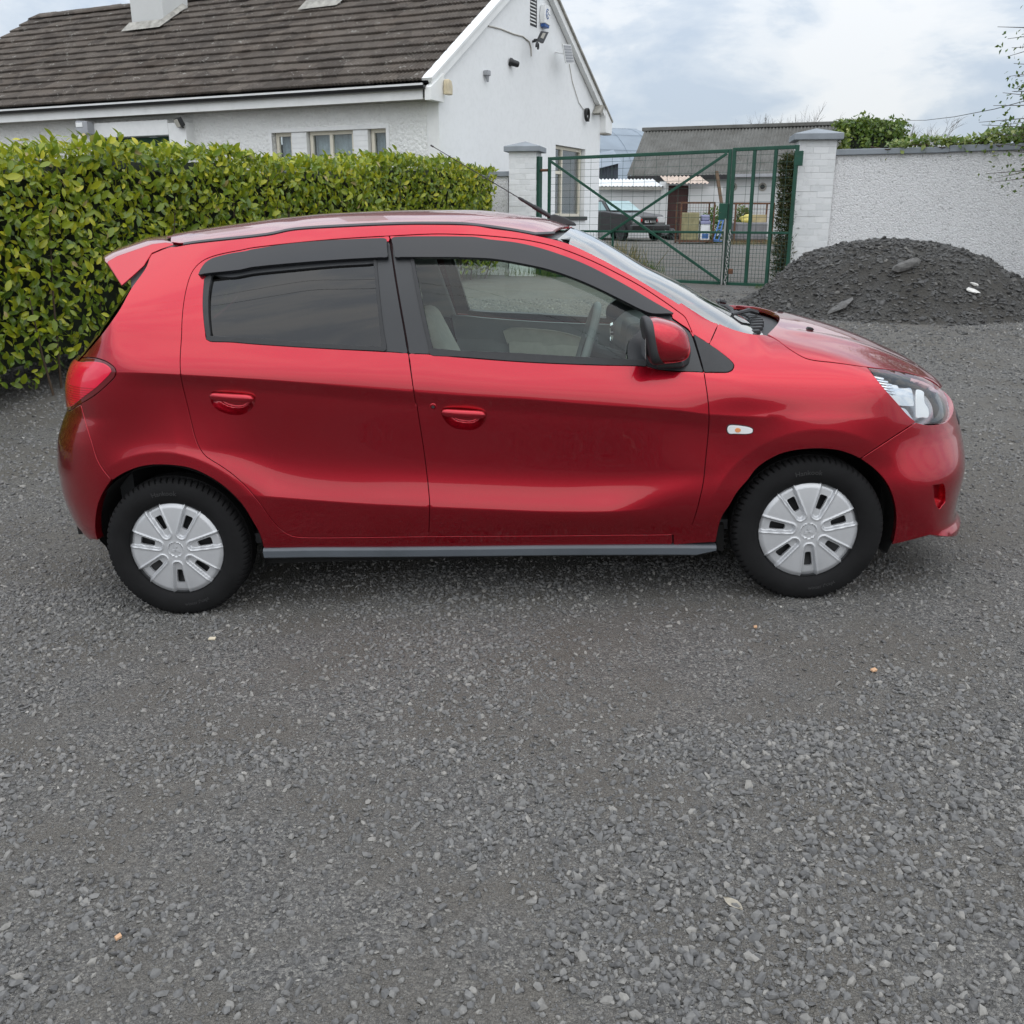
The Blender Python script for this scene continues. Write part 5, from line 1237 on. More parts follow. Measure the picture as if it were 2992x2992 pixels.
def W_side(x, z):
    zl, zc, zb, zr = z_low(x), z_cr(x), z_belt(x), z_rail(x)
    yl, yc, yb, yr = y_low(x), y_cr(x), y_belt(x), y_rail(x)
    ca, la = cr_on(x), lo_on(x)
    z0 = .17; y0 = yl-.075; z1 = .27; y1 = yl-.045
    zu = zc-.055-.02*(1-ca); yu = yc-.0165*ca-.001
    zm = zl*.55+zu*.45; ym = np.minimum(yl, yu)-.012*la-.001
    r = herm(z, z0, y0, .7, z1, y1, .30)
    r = np.where(z > z1, herm(z, z1, y1, .30, zl, yl, .12+.06*la), r)
    r = np.where(z > zl, herm(z, zl, yl, .12*(1-la)-.20*la, zm, ym, .0), r)
    r = np.where(z > zm, herm(z, zm, ym, .0, zu, yu, .06), r)
    r = np.where(z > zu, herm(z, zu, yu, .06, zc, yc, -.05*(1-ca)+.50*ca), r)
    fb = sstep(.62, 1.0, x)
    mb_ = -.36-.55*fb
    r = np.where(z > zc, herm(z, zc, yc, -.12, zb, yb, mb_), r)
    mr = -.95-.10*sstep(.2, .5, x)-.35*fb
    r = np.where(z > zb, herm(z, zb, yb, mb_, zr, yr, mr), r)
    r = np.where(z > zr, yr+mr*(z-zr), r)
    r = np.where(z < z0, y0+(z-z0)*1.5, r)
    # wheel arch flares
    for wx in (-1.225, 1.225):
        rr = np.hypot(x-wx, z-.28)
        fl = np.where(rr < .398, 1.0, np.exp(-np.maximum(rr-.398, 0)/.085))
        r = r+.015*fl*sstep(.10, .30, z)
    return r
def W_body(x, z):
    w = W_side(x, z)
    nf = nose(z); a = np.clip((x-1.15)/(nf-1.15), 0, 1)
    ne = 2.5+.7*sstep(.62, .40, z)
    wf = .845*np.maximum(1-a**ne, 0)**(1/ne)
    nt = -tail(z); b = np.clip((-x-1.0)/(nt-1.0), 0, 1)
    wr = .845*np.maximum(1-b**3.0, 0)**(1/3.0)
    w = smin(w, np.where(x > nf, -(x-nf), wf), .025)
    return smin(w, np.where(-x > nt, -(-x-nt), wr), .025)
hood_c = spl([1.0, 1.13, 1.24, 1.35, 1.46, 1.57, 1.65, 1.75, 1.84, 1.90, 1.95, 2.02], [1.062, 1.047, 1.024, 1.0, .968, .927, .89, .84, .775, .715, .65, .53])
def H_hood(x, y):
    y = np.abs(y)
    xx = x+.10*y*y
    h = hood_c(xx)-.046*(y/.6)**2.6
    # two soft pressed ridges along the bonnet
    h = h+.006*np.exp(-((y-.47-.10*(1.6-x))/.045)**2)*sstep(1.12, 1.25, x)*(1-sstep(1.6, 1.8, x))
    return h+np.maximum(1.10-x, 0)**2*9
def F_body(P):
    x, y, z = P[..., 0], P[..., 1], P[..., 2]
    fs = np.abs(y)-W_body(x, z)
    fh = z-H_hood(x, y)
    return np.where(x > .9, smax(fs, fh, .045), fs)
def F_side(P): return np.abs(P[..., 1])-W_side(P[..., 0], P[..., 2])
def hit(F, O, D, t0, t1, n=160):
    """first crossing outside->inside along rays, vectorised"""
    O = np.atleast_2d(O); D = np.atleast_2d(D); m = len(D)
    O = np.broadcast_to(O, D.shape)
    ts = np.linspace(t0, t1, n)
    lo = np.full(m, t0); hi = np.full(m, t1); done = np.zeros(m, bool)
    prev = np.full(m, t0)
    for t in ts[1:]:
        v = F(O+D*t)
        new = (~done) & (v < 0)
        lo[new] = prev[new]; hi[new] = t; done |= new
        prev[:] = t
    for _ in range(26):
        mid = (lo+hi)/2; v = F(O+D*mid[:, None])
        ins = v < 0; hi = np.where(ins, mid, hi); lo = np.where(ins, lo, mid)
    return O+D*hi[:, None], done
def grad(F, P, e=2.5e-3):
    g = np.stack([F(P+e*np.eye(3)[k])-F(P-e*np.eye(3)[k]) for k in range(3)], -1)
    return g/np.maximum(np.linalg.norm(g, axis=-1, keepdims=True), 1e-9)
def lift_px(px, F=F_body):
    D = np.array([cray(*p) for p in px])
    P, ok = hit(F, CAM_C, D, 2.6, 5.2, 400)
    return P
def lift_curve(px, F=F_body, step=18., corner=38., closed=False):
    return [tuple(p) for p in lift_px(smooth_poly(np.array(px), step, closed, corner), F)]
class DirDom:
    """flat parameter plane seen along a direction d in the y-z plane"""
    def __init__(s, dy, dz):
        n = math.hypot(dy, dz); s.d = np.array([0, dy/n, dz/n]); s.e = np.array([0, -dz/n, dy/n])
    def to2(s, P): return np.stack([P[:, 0], P@s.e], -1)
    def lift(s, q, F):
        O = q[:, :1]*np.array([1., 0, 0])+q[:, 1:]*s.e-2.2*s.d
        P, ok = hit(F, O, np.broadcast_to(s.d, O.shape), 0, 3.2, 220); return P
class CylDom:
    """wraps round a vertical axis at x0 (front and rear ends)"""
    def __init__(s, x0, sg): s.x0 = x0; s.sg = sg
    def to2(s, P): return np.stack([s.sg*np.arctan2(-P[:, 1], s.sg*(P[:, 0]-s.x0))*.8, P[:, 2]], -1)
    def lift(s, q, F):
        th = q[:, 0]*s.sg/.8
        D = -np.stack([s.sg*np.cos(th), -np.sin(th), np.zeros_like(th)], -1)
        O = np.stack([np.full_like(th, s.x0), np.zeros_like(th), q[:, 1]], -1)-D*2.0
        P, ok = hit(F, O, D, 0, 2.0, 200); return P
SIDE = DirDom(1, 0)
def smooth_poly(pts, h, closed=True, corner=38.0):
    """Catmull-Rom between corners, resampled at about h"""
    P = np.array(pts, float); n = len(P)
    out = []
    cor = []
    for i in range(n):
        a = P[i]-P[i-1]; b = P[(i+1) % n]-P[i]
        la, lb = np.linalg.norm(a), np.linalg.norm(b)
        cs = np.dot(a, b)/max(la*lb, 1e-12)
        cor.append(math.degrees(math.acos(np.clip(cs, -1, 1))) > corner)
    for i in range(n if closed else n-1):
        p1 = P[i]; p2 = P[(i+1) % n]
        p0 = P[i-1] if not cor[i] and (closed or i > 0) else 2*p1-p2
        p3 = P[(i+2) % n] if not cor[(i+1) % n] and (closed or i < n-2) else 2*p2-p1
        L = np.linalg.norm(p2-p1); k = max(1, int(round(L/h)))
        m1 = (p2-p0)/(1+np.linalg.norm(p1-p0)/max(L, 1e-9)) if not cor[i] else p2-p1
        m2 = (p3-p1)/(1+np.linalg.norm(p3-p2)/max(L, 1e-9)) if not cor[(i+1) % n] else p2-p1
        for j in range(k):
            t = j/k; t2 = t*t; t3 = t2*t
            out.append((2*t3-3*t2+1)*p1+(t3-2*t2+t)*m1+(-2*t3+3*t2)*p2+(t3-t2)*m2)
    if not closed: out.append(P[-1])
    return np.array(out)
def area2(p): return .5*np.sum(p[:, 0]*np.roll(p[:, 1], -1)-np.roll(p[:, 0], -1)*p[:, 1])
def inset(p, g):
    if area2(p) < 0: p = p[::-1]
    a = p-np.roll(p, 1, 0); b = np.roll(p, -1, 0)-p
    na = np.stack([-a[:, 1], a[:, 0]], -1); nb = np.stack([-b[:, 1], b[:, 0]], -1)
    na /= np.maximum(np.linalg.norm(na, axis=1, keepdims=True), 1e-9); nb /= np.maximum(np.linalg.norm(nb, axis=1, keepdims=True), 1e-9)
    n = na+nb; l = np.maximum(np.sum(n*na, 1, keepdims=True), .5)
    return p+n/l*g
def inpoly(q, poly):
    x, y = q[:, 0], q[:, 1]; c = np.zeros(len(q), bool); n = len(poly); j = n-1
    for i in range(n):
        xi, yi = poly[i]; xj, yj = poly[j]
        if yi != yj:
            k = ((yi > y) != (yj > y)) & (x < (xj-xi)*(y-yi)/(yj-yi)+xi); c ^= k
        j = i
    return c
def fill(poly, h, lines=(), holes=()):
    """triangulated 2D polygon with an interior grid"""
    lo, hi = poly.min(0), poly.max(0)
    gx, gy = np.meshgrid(np.arange(lo[0]+h/2, hi[0], h), np.arange(lo[1]+h/2, hi[1], h))
    gx = gx+(np.arange(gx.shape[0]) % 2)[:, None]*h/2
    g = np.stack([gx.ravel(), gy.ravel()], -1)
    g = g[inpoly(g, poly)]
    rings = [poly]+list(holes)
    for ho in holes: g = g[~inpoly(g, ho)]
    B = np.concatenate(rings+list(lines))
    keep = np.ones(len(g), bool)
    for i in range(0, len(g), 2000):
        d = ((g[i:i+2000, None]-B[None])**2).sum(-1).min(1); keep[i:i+2000] = d > (h*.55)**2
    g = g[keep]
    V = []; E = []
    for r in rings:
        b = len(V); n = len(r); V += r.tolist(); E += [(b+i, b+(i+1) % n) for i in range(n)]
    for l in lines:
        b = len(V); n = len(l); V += l.tolist(); E += [(b+i, b+i+1) for i in range(n-1)]
    V += g.tolist()
    vo, eo, fo, _, _, _ = delaunay_2d_cdt([Vector(v) for v in V], E, [], 0, 1e-6, False)
    vo = np.array([tuple(v) for v in vo]); fo = np.array([list(f) for f in fo if len(f) == 3])
    c = vo[fo].mean(1); k = inpoly(c, poly)
    for ho in holes: k &= ~inpoly(c, ho)
    fo = fo[k]
    used = np.unique(fo); rm = -np.ones(len(vo), int); rm[used] = np.arange(len(used))
    vo = vo[used]; fo = rm[fo]
    ar = (vo[fo[:, 1], 0]-vo[fo[:, 0], 0])*(vo[fo[:, 2], 1]-vo[fo[:, 0], 1])-(vo[fo[:, 1], 1]-vo[fo[:, 0], 1])*(vo[fo[:, 2], 0]-vo[fo[:, 0], 0])
    fo = np.where((ar < 0)[:, None], fo[:, ::-1], fo)
    return vo, fo
def boundary_loops(fo):
    ed = {}
    for a, b, c in fo.tolist():
        for e in ((a, b), (b, c), (c, a)): ed[e] = 1
    return [(a, b) for a, b in ed if (b, a) not in ed]
def make_panel(name, pts, dom=SIDE, F=F_body, h=.016, gap=.0024, depth=.018, off=0.0, mat=None, parent=None, three_d=False, lines=(), mirror=True, mirror_parent=None, thick=None, corner=38., smoothpts=True, both=False, crease=0.0, holes3=()):
    if three_d:
        q = smooth_poly(dom.to2(np.array(pts)), h*.75, True, corner)
    else:
        q = dom.to2(lift_px(smooth_poly(np.array(pts), 18., True, corner), F))
        q = smooth_poly(q, h*.75, True, 180.)
    q = inset(q, gap)
    if area2(q) < 0: q = q[::-1]
    L = []
    for ln in lines:
        l2 = dom.to2(ln)
        k = inpoly(l2, inset(q, h*.35)); l2 = l2[k]
        if len(l2) > 2: L.append(l2)
    H = []
    for ho in holes3:
        hq = smooth_poly(dom.to2(np.array(ho)), h*.6, True, 180.)
        H.append(hq if area2(hq) > 0 else hq[::-1])
    vo, fo = fill(q, h, L, H)
    S = dom.lift(vo, F); n = grad(F, S)
    S = S+n*off
    # outward faces
    nn = np.cross(S[fo[:, 1]]-S[fo[:, 0]], S[fo[:, 2]]-S[fo[:, 0]])
    if np.sum(nn*n[fo[:, 0]]) < 0: fo = fo[:, ::-1]
    V = S.tolist(); NN = n.tolist(); FA = fo.tolist()
    be = boundary_loops(fo)
    # rolled edge: a small rounded lip, then the return flange
    idx = {}
    def ring(i, k):
        key = (i, k)
        if key not in idx:
            idx[key] = len(V); ou = outn[i]
            if k == 0: V.append(S[i]+ou*.0009-n[i]*.0006); nv = n[i]*.75+ou*.66
            elif k == 1: V.append(S[i]+ou*.0012-n[i]*.0020); nv = ou+n[i]*.15
            else: V.append(S[i]+ou*.0008-n[i]*depth); nv = ou
            NN.append(nv/np.linalg.norm(nv))
        return idx[key]
    outn = {}
    for a, b in be:
        e_ = S[b]-S[a]; o_ = np.cross(e_, n[a]); o_ /= max(np.linalg.norm(o_), 1e-9)
        for i in (a, b): outn[i] = outn.get(i, 0)+o_
    for i in outn: outn[i] = outn[i]/max(np.linalg.norm(outn[i]), 1e-9)
    for a, b in be:
        FA.append((b, a, ring(a, 0), ring(b, 0)))
        FA.append((ring(b, 0), ring(a, 0), ring(a, 1), ring(b, 1)))
        FA.append((ring(b, 1), ring(a, 1), ring(a, 2), ring(b, 2)))
    V = np.array([np.array(v) for v in V]); NN = np.array([np.array(v) for v in NN])
    o = link(name, mesh(name, V, FA, normals=NN), mat, parent)
    o2 = None
    if mirror:
        V2 = V*[1, -1, 1]; N2 = NN*[1, -1, 1]
        o2 = link(name, mesh(name, V2, [tuple(reversed(f)) for f in FA], normals=N2), mat, mirror_parent or parent)
    return (o, o2) if both else o

# ---------------------------------------------------------------- car materials
def paint():
    M = Mat('red_paint')
    fl = M.voro(900.0, out='Color')
    n = M.node('ShaderNodeSeparateColor'); M.l.new(fl, n.inputs[0])
    col = M.mix(M.math('MULTIPLY', n.outputs[0], .35), (.40, .0030, .016), (.52, .010, .030))
    dust = M.noise(5., 6, .65)
    M.set(color=col, metal=.88, rough=.27, coat=1.0, coatr=M.ramp(dust, (.35, .015), (.8, .06)))
    M.b.inputs['Coat IOR'].default_value = 1.52
    return M.m
m_paint = paint()
m_black = plain('black_plastic', (.018, .019, .021), .55, var=.2, vs=30, bump=.15, bs=400)
m_gloss = plain('gloss_black', (.008, .008, .009), .15, var=.1)
m_rubber = plain('tyre_rubber', (.0085, .0085, .009), .8, var=.28, vs=9, bump=.2, bs=120, spec=.22)
m_trim = plain('grey_side_skirt', (.085, .098, .112), .45, var=.12, vs=4, bump=.1, bs=300)
m_visor = plain('smoked_visor', (.016, .017, .020), .22, var=.1, vs=3)
m_ditch = plain('roof_strip_rubber', (.045, .047, .052), .4, var=.1)
m_satin = plain('satin_pillar_film', (.022, .024, .027), .38, var=.08)
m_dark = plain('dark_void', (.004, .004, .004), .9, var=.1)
m_inner = plain('gap_backing_dark', (.03, .004, .006), .7, var=.1)
m_int = plain('interior_grey_trim', (.20, .215, .22), .75, var=.08, bump=.1, bs=200)
m_intd = plain('interior_charcoal_trim', (.035, .037, .04), .7, var=.1, bump=.1, bs=200)
m_beige = plain('seat_fabric', (.52, .50, .45), .9, var=.08, vs=20, bump=.3, bs=350)
m_lamph = plain('lamp_housing', (.50, .51, .53), .25, metal=.7, var=.05)
m_chrome = plain('lamp_reflector', (.85, .86, .88), .08, metal=1.0, var=.03)
m_amber = plain('amber_bulb', (.75, .30, .12), .3, var=.05)
m_white = plain('white_lens', (.75, .76, .76), .2, var=.03)
m_glass = glass_mat('window_glass', (.82, .90, .85), 1.5, .85)
m_screen = glass_mat('windscreen_glass', (.70, .80, .76), 1.5, 1.6)
m_privacy = glass_mat('privacy_glass', (.026, .034, .038), 1.55, 1.05)
m_lens = glass_mat('clear_lens', (.93, .95, .96), 1.45, 1.4)
def cap_mat():
    M = Mat('silver_wheel_cover')
    f = M.noise(7., 6, .65)
    tc = M.node('ShaderNodeTexCoord'); sp = M.node('ShaderNodeSeparateXYZ'); M.l.new(tc.outputs['Object'], sp.inputs[0])
    M.set(color=M.ramp(f, (.25, (.47, .48, .495)), (.7, (.57, .58, .595))), metal=.35, rough=.33)
    return M.m
m_cap = cap_mat()
def redlens():
    M = Mat('red_lens')
    tc = M.node('ShaderNodeTexCoord'); sp = M.node('ShaderNodeSeparateXYZ'); M.l.new(tc.outputs['Object'], sp.inputs[0])
    wv = M.math('MAXIMUM', M.math('SINE', M.math('MULTIPLY', sp.outputs['Z'], 700.0)), M.math('MULTIPLY', M.math('SUBTRACT', sp.outputs['Z'], .925), 400.0))
    M.set(color=M.ramp(M.math('MULTIPLY_ADD', wv, .5), (.0, (.42, .001, .016)), (1., (.74, .002, .040))), rough=.18, coat=1.0, coatr=.02)
    M.b.inputs['Subsurface Weight'].default_value = .0
    return M.m
m_tail = redlens()
m_taild = plain('dark_red_lens', (.12, .002, .006), .12, var=.1, coat=1.0)

# ---------------------------------------------------------------- traced panel lines (photograph pixels)
Lr = (T('B', (1192, 268), (800, 290), (400, 325), (0, 370))+T('A', (1700, 390), (1500, 430), (1380, 472), (1300, 532), (1250, 610), (1215, 720), (1190, 850), (1175, 1000), (1170, 1150), (1160, 1300), (1158, 1400), (1165, 1500), (1185, 1600), (1215, 1720), (1250, 1870))
      + T('F', (1290, 290), (1330, 390), (1390, 465), (1500, 535), (1620, 620), (1740, 730), (1850, 860))+T('G', (80, 900), (150, 1000), (220, 1080), (300, 1140), (400, 1168), (900, 1170), (1537, 1162)))
Lb = T('B', (1192, 268), (1215, 420), (1240, 600), (1285, 870), (1330, 1120), (1360, 1310), (1400, 1590), (1425, 1750))+T('G', (1432, 0), (1460, 180), (1490, 370), (1515, 560), (1535, 740), (1546, 880), (1544, 1000), (1537, 1162))
Lf = (T('B', (1192, 268), (1600, 250), (1932, 258))+T('C', (200, 262), (400, 280), (600, 305), (800, 348), (1000, 415), (1200, 500), (1400, 600), (1600, 710), (1800, 840), (1932, 935))
      + T('D', (162, 477), (190, 505), (230, 590), (260, 670), (310, 830), (350, 980), (380, 1180), (395, 1350), (390, 1500), (365, 1750))+T('H', (1245, 690), (1210, 850), (1175, 980), (1140, 1070), (1080, 1122), (980, 1143), (500, 1149), (0, 1155))+T('G', (1537, 1162)))
def fline(zf, x0, x1, dz=0.0):
    x = np.arange(x0, x1, .009); zz = zf(x)+dz
    return np.stack([x, -W_body(x, zz), zz], -1)
Lcrease = [fline(z_cr, -1.45, 1.05, d) for d in (-.013, -.0045, .0, .0045)]
def arcline(wx, r, x0, x1):
    a = np.arange(0, math.pi, .022); x = wx+r*np.cos(a); zz = .28+r*np.sin(a); k = (x > x0) & (x < x1)
    x, zz = x[k], zz[k]; return np.stack([x, -W_body(x, zz), zz], -1)
Larc_f = [arcline(1.225, r, .5, 1.8) for r in (.392, .398, .405)]
Larc_r = [arcline(-1.225, r, -1.8, -.5) for r in (.392, .398, .405)]
Llow = [fline(z_low, -.93, .74, d) for d in (-.006, 0., .006)]

rear_door_poly = Lr+list(reversed(Lb[6:-1]))+T('B', (1357, 1297), (1168, 1283), (500, 1247), (0, 1214))+T('A', (1600, 1197), (1420, 1190), (1388, 1170), (1372, 1050), (1360, 900), (1362, 760), (1375, 650), (1400, 575), (1460, 505), (1600, 460), (1750, 434))+T('B', (0, 420), (300, 372), (700, 337), (1150, 317), (1190, 318))
front_door_poly = T('B', (1364, 1300), (1535, 1304))+T('C', (0, 1330), (600, 1374), (1200, 1399), (1640, 1410), (1740, 1436), (1932, 1457))+T('D', (200, 976), (349, 981))+Lf[18:]+list(reversed(Lb[6:-1]))
front_frame_poly = Lf[:17]+T('D', (215, 607), (150, 562), (75, 508))+T('C', (1870, 968), (1840, 952), (1700, 872), (1500, 752), (1300, 642), (1100, 542), (900, 462), (700, 397), (500, 352), (250, 322))+T('B', (1932, 302), (1300, 300), (1222, 310))
fender_poly = (T('D', (480, 557), (600, 602), (700, 632), (800, 651), (890, 656), (1000, 705), (1080, 765), (1180, 830), (1240, 860), (1320, 880), (1500, 900), (1780, 938))+T('E', (770, 302), (850, 402), (950, 512), (1050, 627), (1128, 699), (640, 1020), (560, 985), (450, 950), (300, 935), (150, 940))
      + T('D', (1050, 1692), (900, 1762), (800, 1840))+T('H', (1650, 650), (1540, 780), (1470, 900), (1420, 970), (1385, 1060), (1370, 1130), (1355, 1213), (985, 1237), (984, 1146))+list(reversed(Lf[18:27]))+T('D', (350, 984), (560, 983), (600, 962), (614, 920), (590, 885), (500, 810), (400, 737)))
quarter_poly = (T('D', (478, 557), (398, 735), (258, 652))+list(reversed(Lf[:17]))+Lr[1:]+list(reversed(Lf[26:-1]))+T('H', (977, 1146), (972, 1231), (0, 1240))+T('G', (1000, 1258), (95, 1264), (50, 1130))+T('F', (1800, 1040), (1700, 880), (1550, 730), (1400, 630), (1250, 565), (1100, 540), (930, 535), (800, 555), (680, 600), (562, 668), (480, 570), (430, 480), (390, 350), (340, 192))
      + T('A', (287, 1742), (400, 1673), (500, 1592), (587, 1502), (597, 1455), (580, 1418), (520, 1373), (420, 1338), (300, 1332), (440, 1170), (560, 1010), (640, 890), (727, 730), (862, 535), (895, 425), (1075, 360))+T('A', (1120, 360), (1260, 336), (1932, 262))+T('B', (350, 218), (760, 190), (1200, 171), (1500, 166), (1932, 175))+T('C', (300, 202), (500, 228), (730, 272), (842, 297), (1000, 347), (1200, 441), (1400, 546), (1600, 661), (1800, 781), (1932, 861))+T('D', (150, 371), (300, 466), (400, 526)))

ho_r = T('A', (1420, 1660), (1432, 1638), (1460, 1630), (1780, 1655), (1812, 1672), (1818, 1700), (1812, 1745), (1770, 1800), (1700, 1834), (1600, 1834), (1500, 1800), (1440, 1742))
ho_f = T('B', (1645, 1810), (1655, 1785), (1680, 1773))+T('C', (0, 1772), (200, 1793), (240, 1812), (246, 1840), (238, 1880), (195, 1935))+T('G', (1932, 226), (1880, 230), (1760, 210), (1690, 160), (1655, 105))
cup_r = lift_curve(ho_r, step=8., closed=True); cup_f = lift_curve(ho_f, step=8., closed=True)
door_f, door_f2 = make_panel('front_door', front_door_poly, h=.015, mat=m_paint, parent=car, lines=Lcrease+Llow+Larc_f, holes3=[cup_f], both=True)
door_r, door_r2 = make_panel('rear_door', rear_door_poly, h=.015, mat=m_paint, parent=car, lines=Lcrease+Llow+Larc_r, holes3=[cup_r], both=True)
make_panel('door_frame', front_frame_poly, F=F_side, h=.012, mat=m_paint, parent=door_f, mirror_parent=door_f2, depth=.012)
fend, fend2 = make_panel('front_wing', fender_poly, dom=DirDom(.86, -.5), h=.014, mat=m_paint, parent=car, lines=Lcrease+Larc_f, both=True)
quart, quart2 = make_panel('side_panel', quarter_poly, h=.014, mat=m_paint, parent=car, lines=Lcrease+Larc_r, F=lambda P: np.where(P[..., 0] > .2, F_side(P), F_body(P)), both=True)

if 0: print(np.round(lift_px(fender_poly),3))
# ---------------------------------------------------------------- bonnet, windscreen, roof
TOP = DirDom(0, -1)
def mirrored(P): return [(x, -y, z) for x, y, z in reversed(P)]
def body_pt(x, y): return (x, y, float(H_hood(np.array(x), np.array(y))))
hood_edge = lift_curve(T('D', (1000, 703), (1080, 763), (1180, 828), (1240, 858), (1320, 878), (1500, 898), (1780, 936))+T('E', (1000, 253), (1200, 308), (1290, 352), (1350, 402)))
rear = [body_pt(1.235-.41*y*y, -y) for y in (.60, .5, .4, .3, .2, .1)]
fx, fy = hood_edge[-1][0], -hood_edge[-1][1]
frontl = [body_pt(1.905-(1.905-fx)*(y/fy)**2.2, -y) for y in np.linspace(fy, 0, 7)[1:-1]]
right = [p for p in reversed(rear)]+hood_edge+frontl
full = [body_pt(1.235, 0)]+right+[body_pt(1.905, 0)]+mirrored(right)
bonnet = make_panel('bonnet', full, dom=TOP, h=.018, mat=m_paint, parent=car, three_d=True, mirror=False)
for xx, yy in ((1.29, -.42), (1.29, .10)):       # washer jets
    z_ = body_pt(xx, yy)[2]
    MB().prism([(-.018, 0), (.016, 0), (.010, .009), (-.006, .013)], -.012, .012, lambda u, v, d: (xx+u, yy+d, z_+v-.002)).build('washer_jet', m_black, bonnet, bevel=.002)

# windscreen: centre line and pillar line, quadratic across
ws_c = [(.372, 1.418), (.473, 1.371), (.57, 1.314), (.667, 1.254), (.765, 1.203), (.839, 1.163), (.913, 1.119), (.978, 1.081), (1.08, 1.023), (1.20, .962)]
ws_p = [(.308, .560, 1.380), (.38, .566, 1.347), (.455, .575, 1.308), (.535, .585, 1.262), (.615, .594, 1.214), (.70, .602, 1.160), (.775, .610, 1.115), (.86, .618, 1.067), (.95, .625, 1.020), (1.05, .635, .975)]
def arcsurf(cl, pl, ny=24, n=40, dn=0.0):
    t0 = np.linspace(0, 1, len(cl)); tt = np.linspace(0, 1, n)
    C = np.stack([spl(t0, [p[k] for p in cl])(tt) for k in (0, 1)], -1)
    Pp = np.stack([spl(t0, [p[k] for p in pl])(tt) for k in (0, 1, 2)], -1)
    V = []
    for i in range(n):
        for j in range(ny+1):
            s = -1+2*j/ny; a = abs(s)**2.1
            V.append((C[i, 0]+(Pp[i, 0]-C[i, 0])*a, s*Pp[i, 1], C[i, 1]+(Pp[i, 2]-C[i, 1])*a-dn))
    F_ = [(i*(ny+1)+j, (i+1)*(ny+1)+j, (i+1)*(ny+1)+j+1, i*(ny+1)+j+1) for i in range(n-1) for j in range(ny)]
    return V, F_
V, F_ = arcsurf(ws_c, ws_p)
screen = link('windscreen', mesh('windscreen', V, F_, smooth=True), m_screen, car)
# black ceramic border round the glass
V2, _ = arcsurf(ws_c, ws_p, dn=.004)
ff = [f for k, f in enumerate(F_) if (k//24) < 2 or (k//24) > 36 or (k % 24) in (0, 23)]
link('screen_border', mesh('screen_border', V2, ff, smooth=True), m_gloss, screen)
# roof
_tr = np.array(lift_curve(T('A', (1120, 358), (1260, 334), (1932, 260))+T('B', (350, 216), (760, 188), (1200, 169), (1500, 164), (1932, 173))+T('C', (300, 200), (500, 226), (730, 270), (846, 296)), F_side))
_tr = _tr[np.argsort(_tr[:, 0])]; _tr = _tr[::4] if len(_tr) > 40 else _tr
yg_, zg_ = spl(_tr[:, 0], -_tr[:, 1]), spl(_tr[:, 0], _tr[:, 2])
zc_roof = spl([-1.4, -1.3, -1.21, -1.158, -.938, -.828, -.622, -.404, -.207, -.044, .076, .232, .294, .37], [1.452, 1.470, 1.4815, 1.487, 1.505, 1.513, 1.521, 1.520, 1.514, 1.506, 1.492, 1.464, 1.447, 1.42])
def Z_roof(x, y):
    yr = yg_(x)-.010; zg = zg_(x)+.006
    xs = x+.05*(1-np.minimum(np.abs(y)/yr, 1)**2)*0
    return zc_roof(xs)-(zc_roof(xs)-zg)*(np.abs(y)/yr)**2.3
def F_roof(P): return P[..., 2]-Z_roof(P[..., 0], P[..., 1])
rr = [(x, -(float(yg_(x))-.014), 0) for x in (.29, .2, .1, -.1, -.3, -.5, -.7, -.9, -1.1)]
rear_edge = [(-1.185-.10*(1-(y/.5)**2), -y, 0) for y in (.5, .35, .2, .08)]
front_edge = [(.365-.075*(y/.54)**2, -y, 0) for y in (.08, .2, .35, .5)]
rt = front_edge+rr+rear_edge
roof = make_panel('roof', [(x, y, float(Z_roof(np.array(x), np.array(y)))) for x, y, _ in rt]+[(x, -y, float(Z_roof(np.array(x), np.array(y)))) for x, y, _ in reversed(rt)], dom=TOP, F=F_roof, h=.02, mat=m_paint, parent=car, three_d=True, mirror=False, depth=.012)
for s in (-1, 1):
    mb = MB(); pts = []
    for x in np.linspace(.300, -1.115, 40):
        pts.append((x, s*(float(yg_(x))-.0065), float(zg_(x))+.0030))
    for a, b in zip(pts[:-1], pts[1:]): mb.bar(a, b, .013, .006, up=(0, s*.55, .83))
    mb.build('roof_ditch_strip', m_ditch, car)
# inner roof lining, so the cabin is closed above
V = []; F_ = []
xs = np.linspace(-1.3, .36, 12); ys = np.linspace(-1, 1, 13)
for x in xs:
    for s in ys: V.append((x, s*(float(y_rail(x))-.03), float(Z_roof(np.array(x), np.array(s*(float(y_rail(x))-.03))))-.03))
F_ = [(i*13+j, i*13+j+1, (i+1)*13+j+1, (i+1)*13+j) for i in range(11) for j in range(12)]
link('headlining', mesh('headlining', V, F_, smooth=True), m_int, car)
# antenna: boot, coiled foot, whip
a0 = on_y((1640, 652), 0.0); a1 = on_y((1258, 424), 0.0)
d_ = (a1-a0); ad = d_/np.linalg.norm(d_)
P_ = lambda t: a0+d_*t
ant = MB().tube([P_(.07), P_(.2), P_(.29), P_(.30), P_(.33), P_(.335), P_(.9), P_(.975), P_(.98), P_(1.0)], [.0085, .0085, .0065, .0075, .005, .0022, .0016, .0016, .0035, .0032], 10).build('antenna', m_black, car, smooth=True)
co = MB()
for k in range(9):
    t = .095+k*.014; co.tube([P_(t), P_(t+.008)], .0105, 10)
co.build('coil', m_black, ant, smooth=True)
bb = a0+np.array([.015, 0, -.010])
MB().prism([(-.075, .0), (.05, -.008), (.045, .004), (.0, .030), (-.045, .045), (-.060, .040)], -.018, .018, lambda u, v, d: (bb[0]+u, bb[1]+d*(1-v*9), bb[2]+v+.004)).build('antenna_boot', m_black, ant, bevel=.006, seg=3)

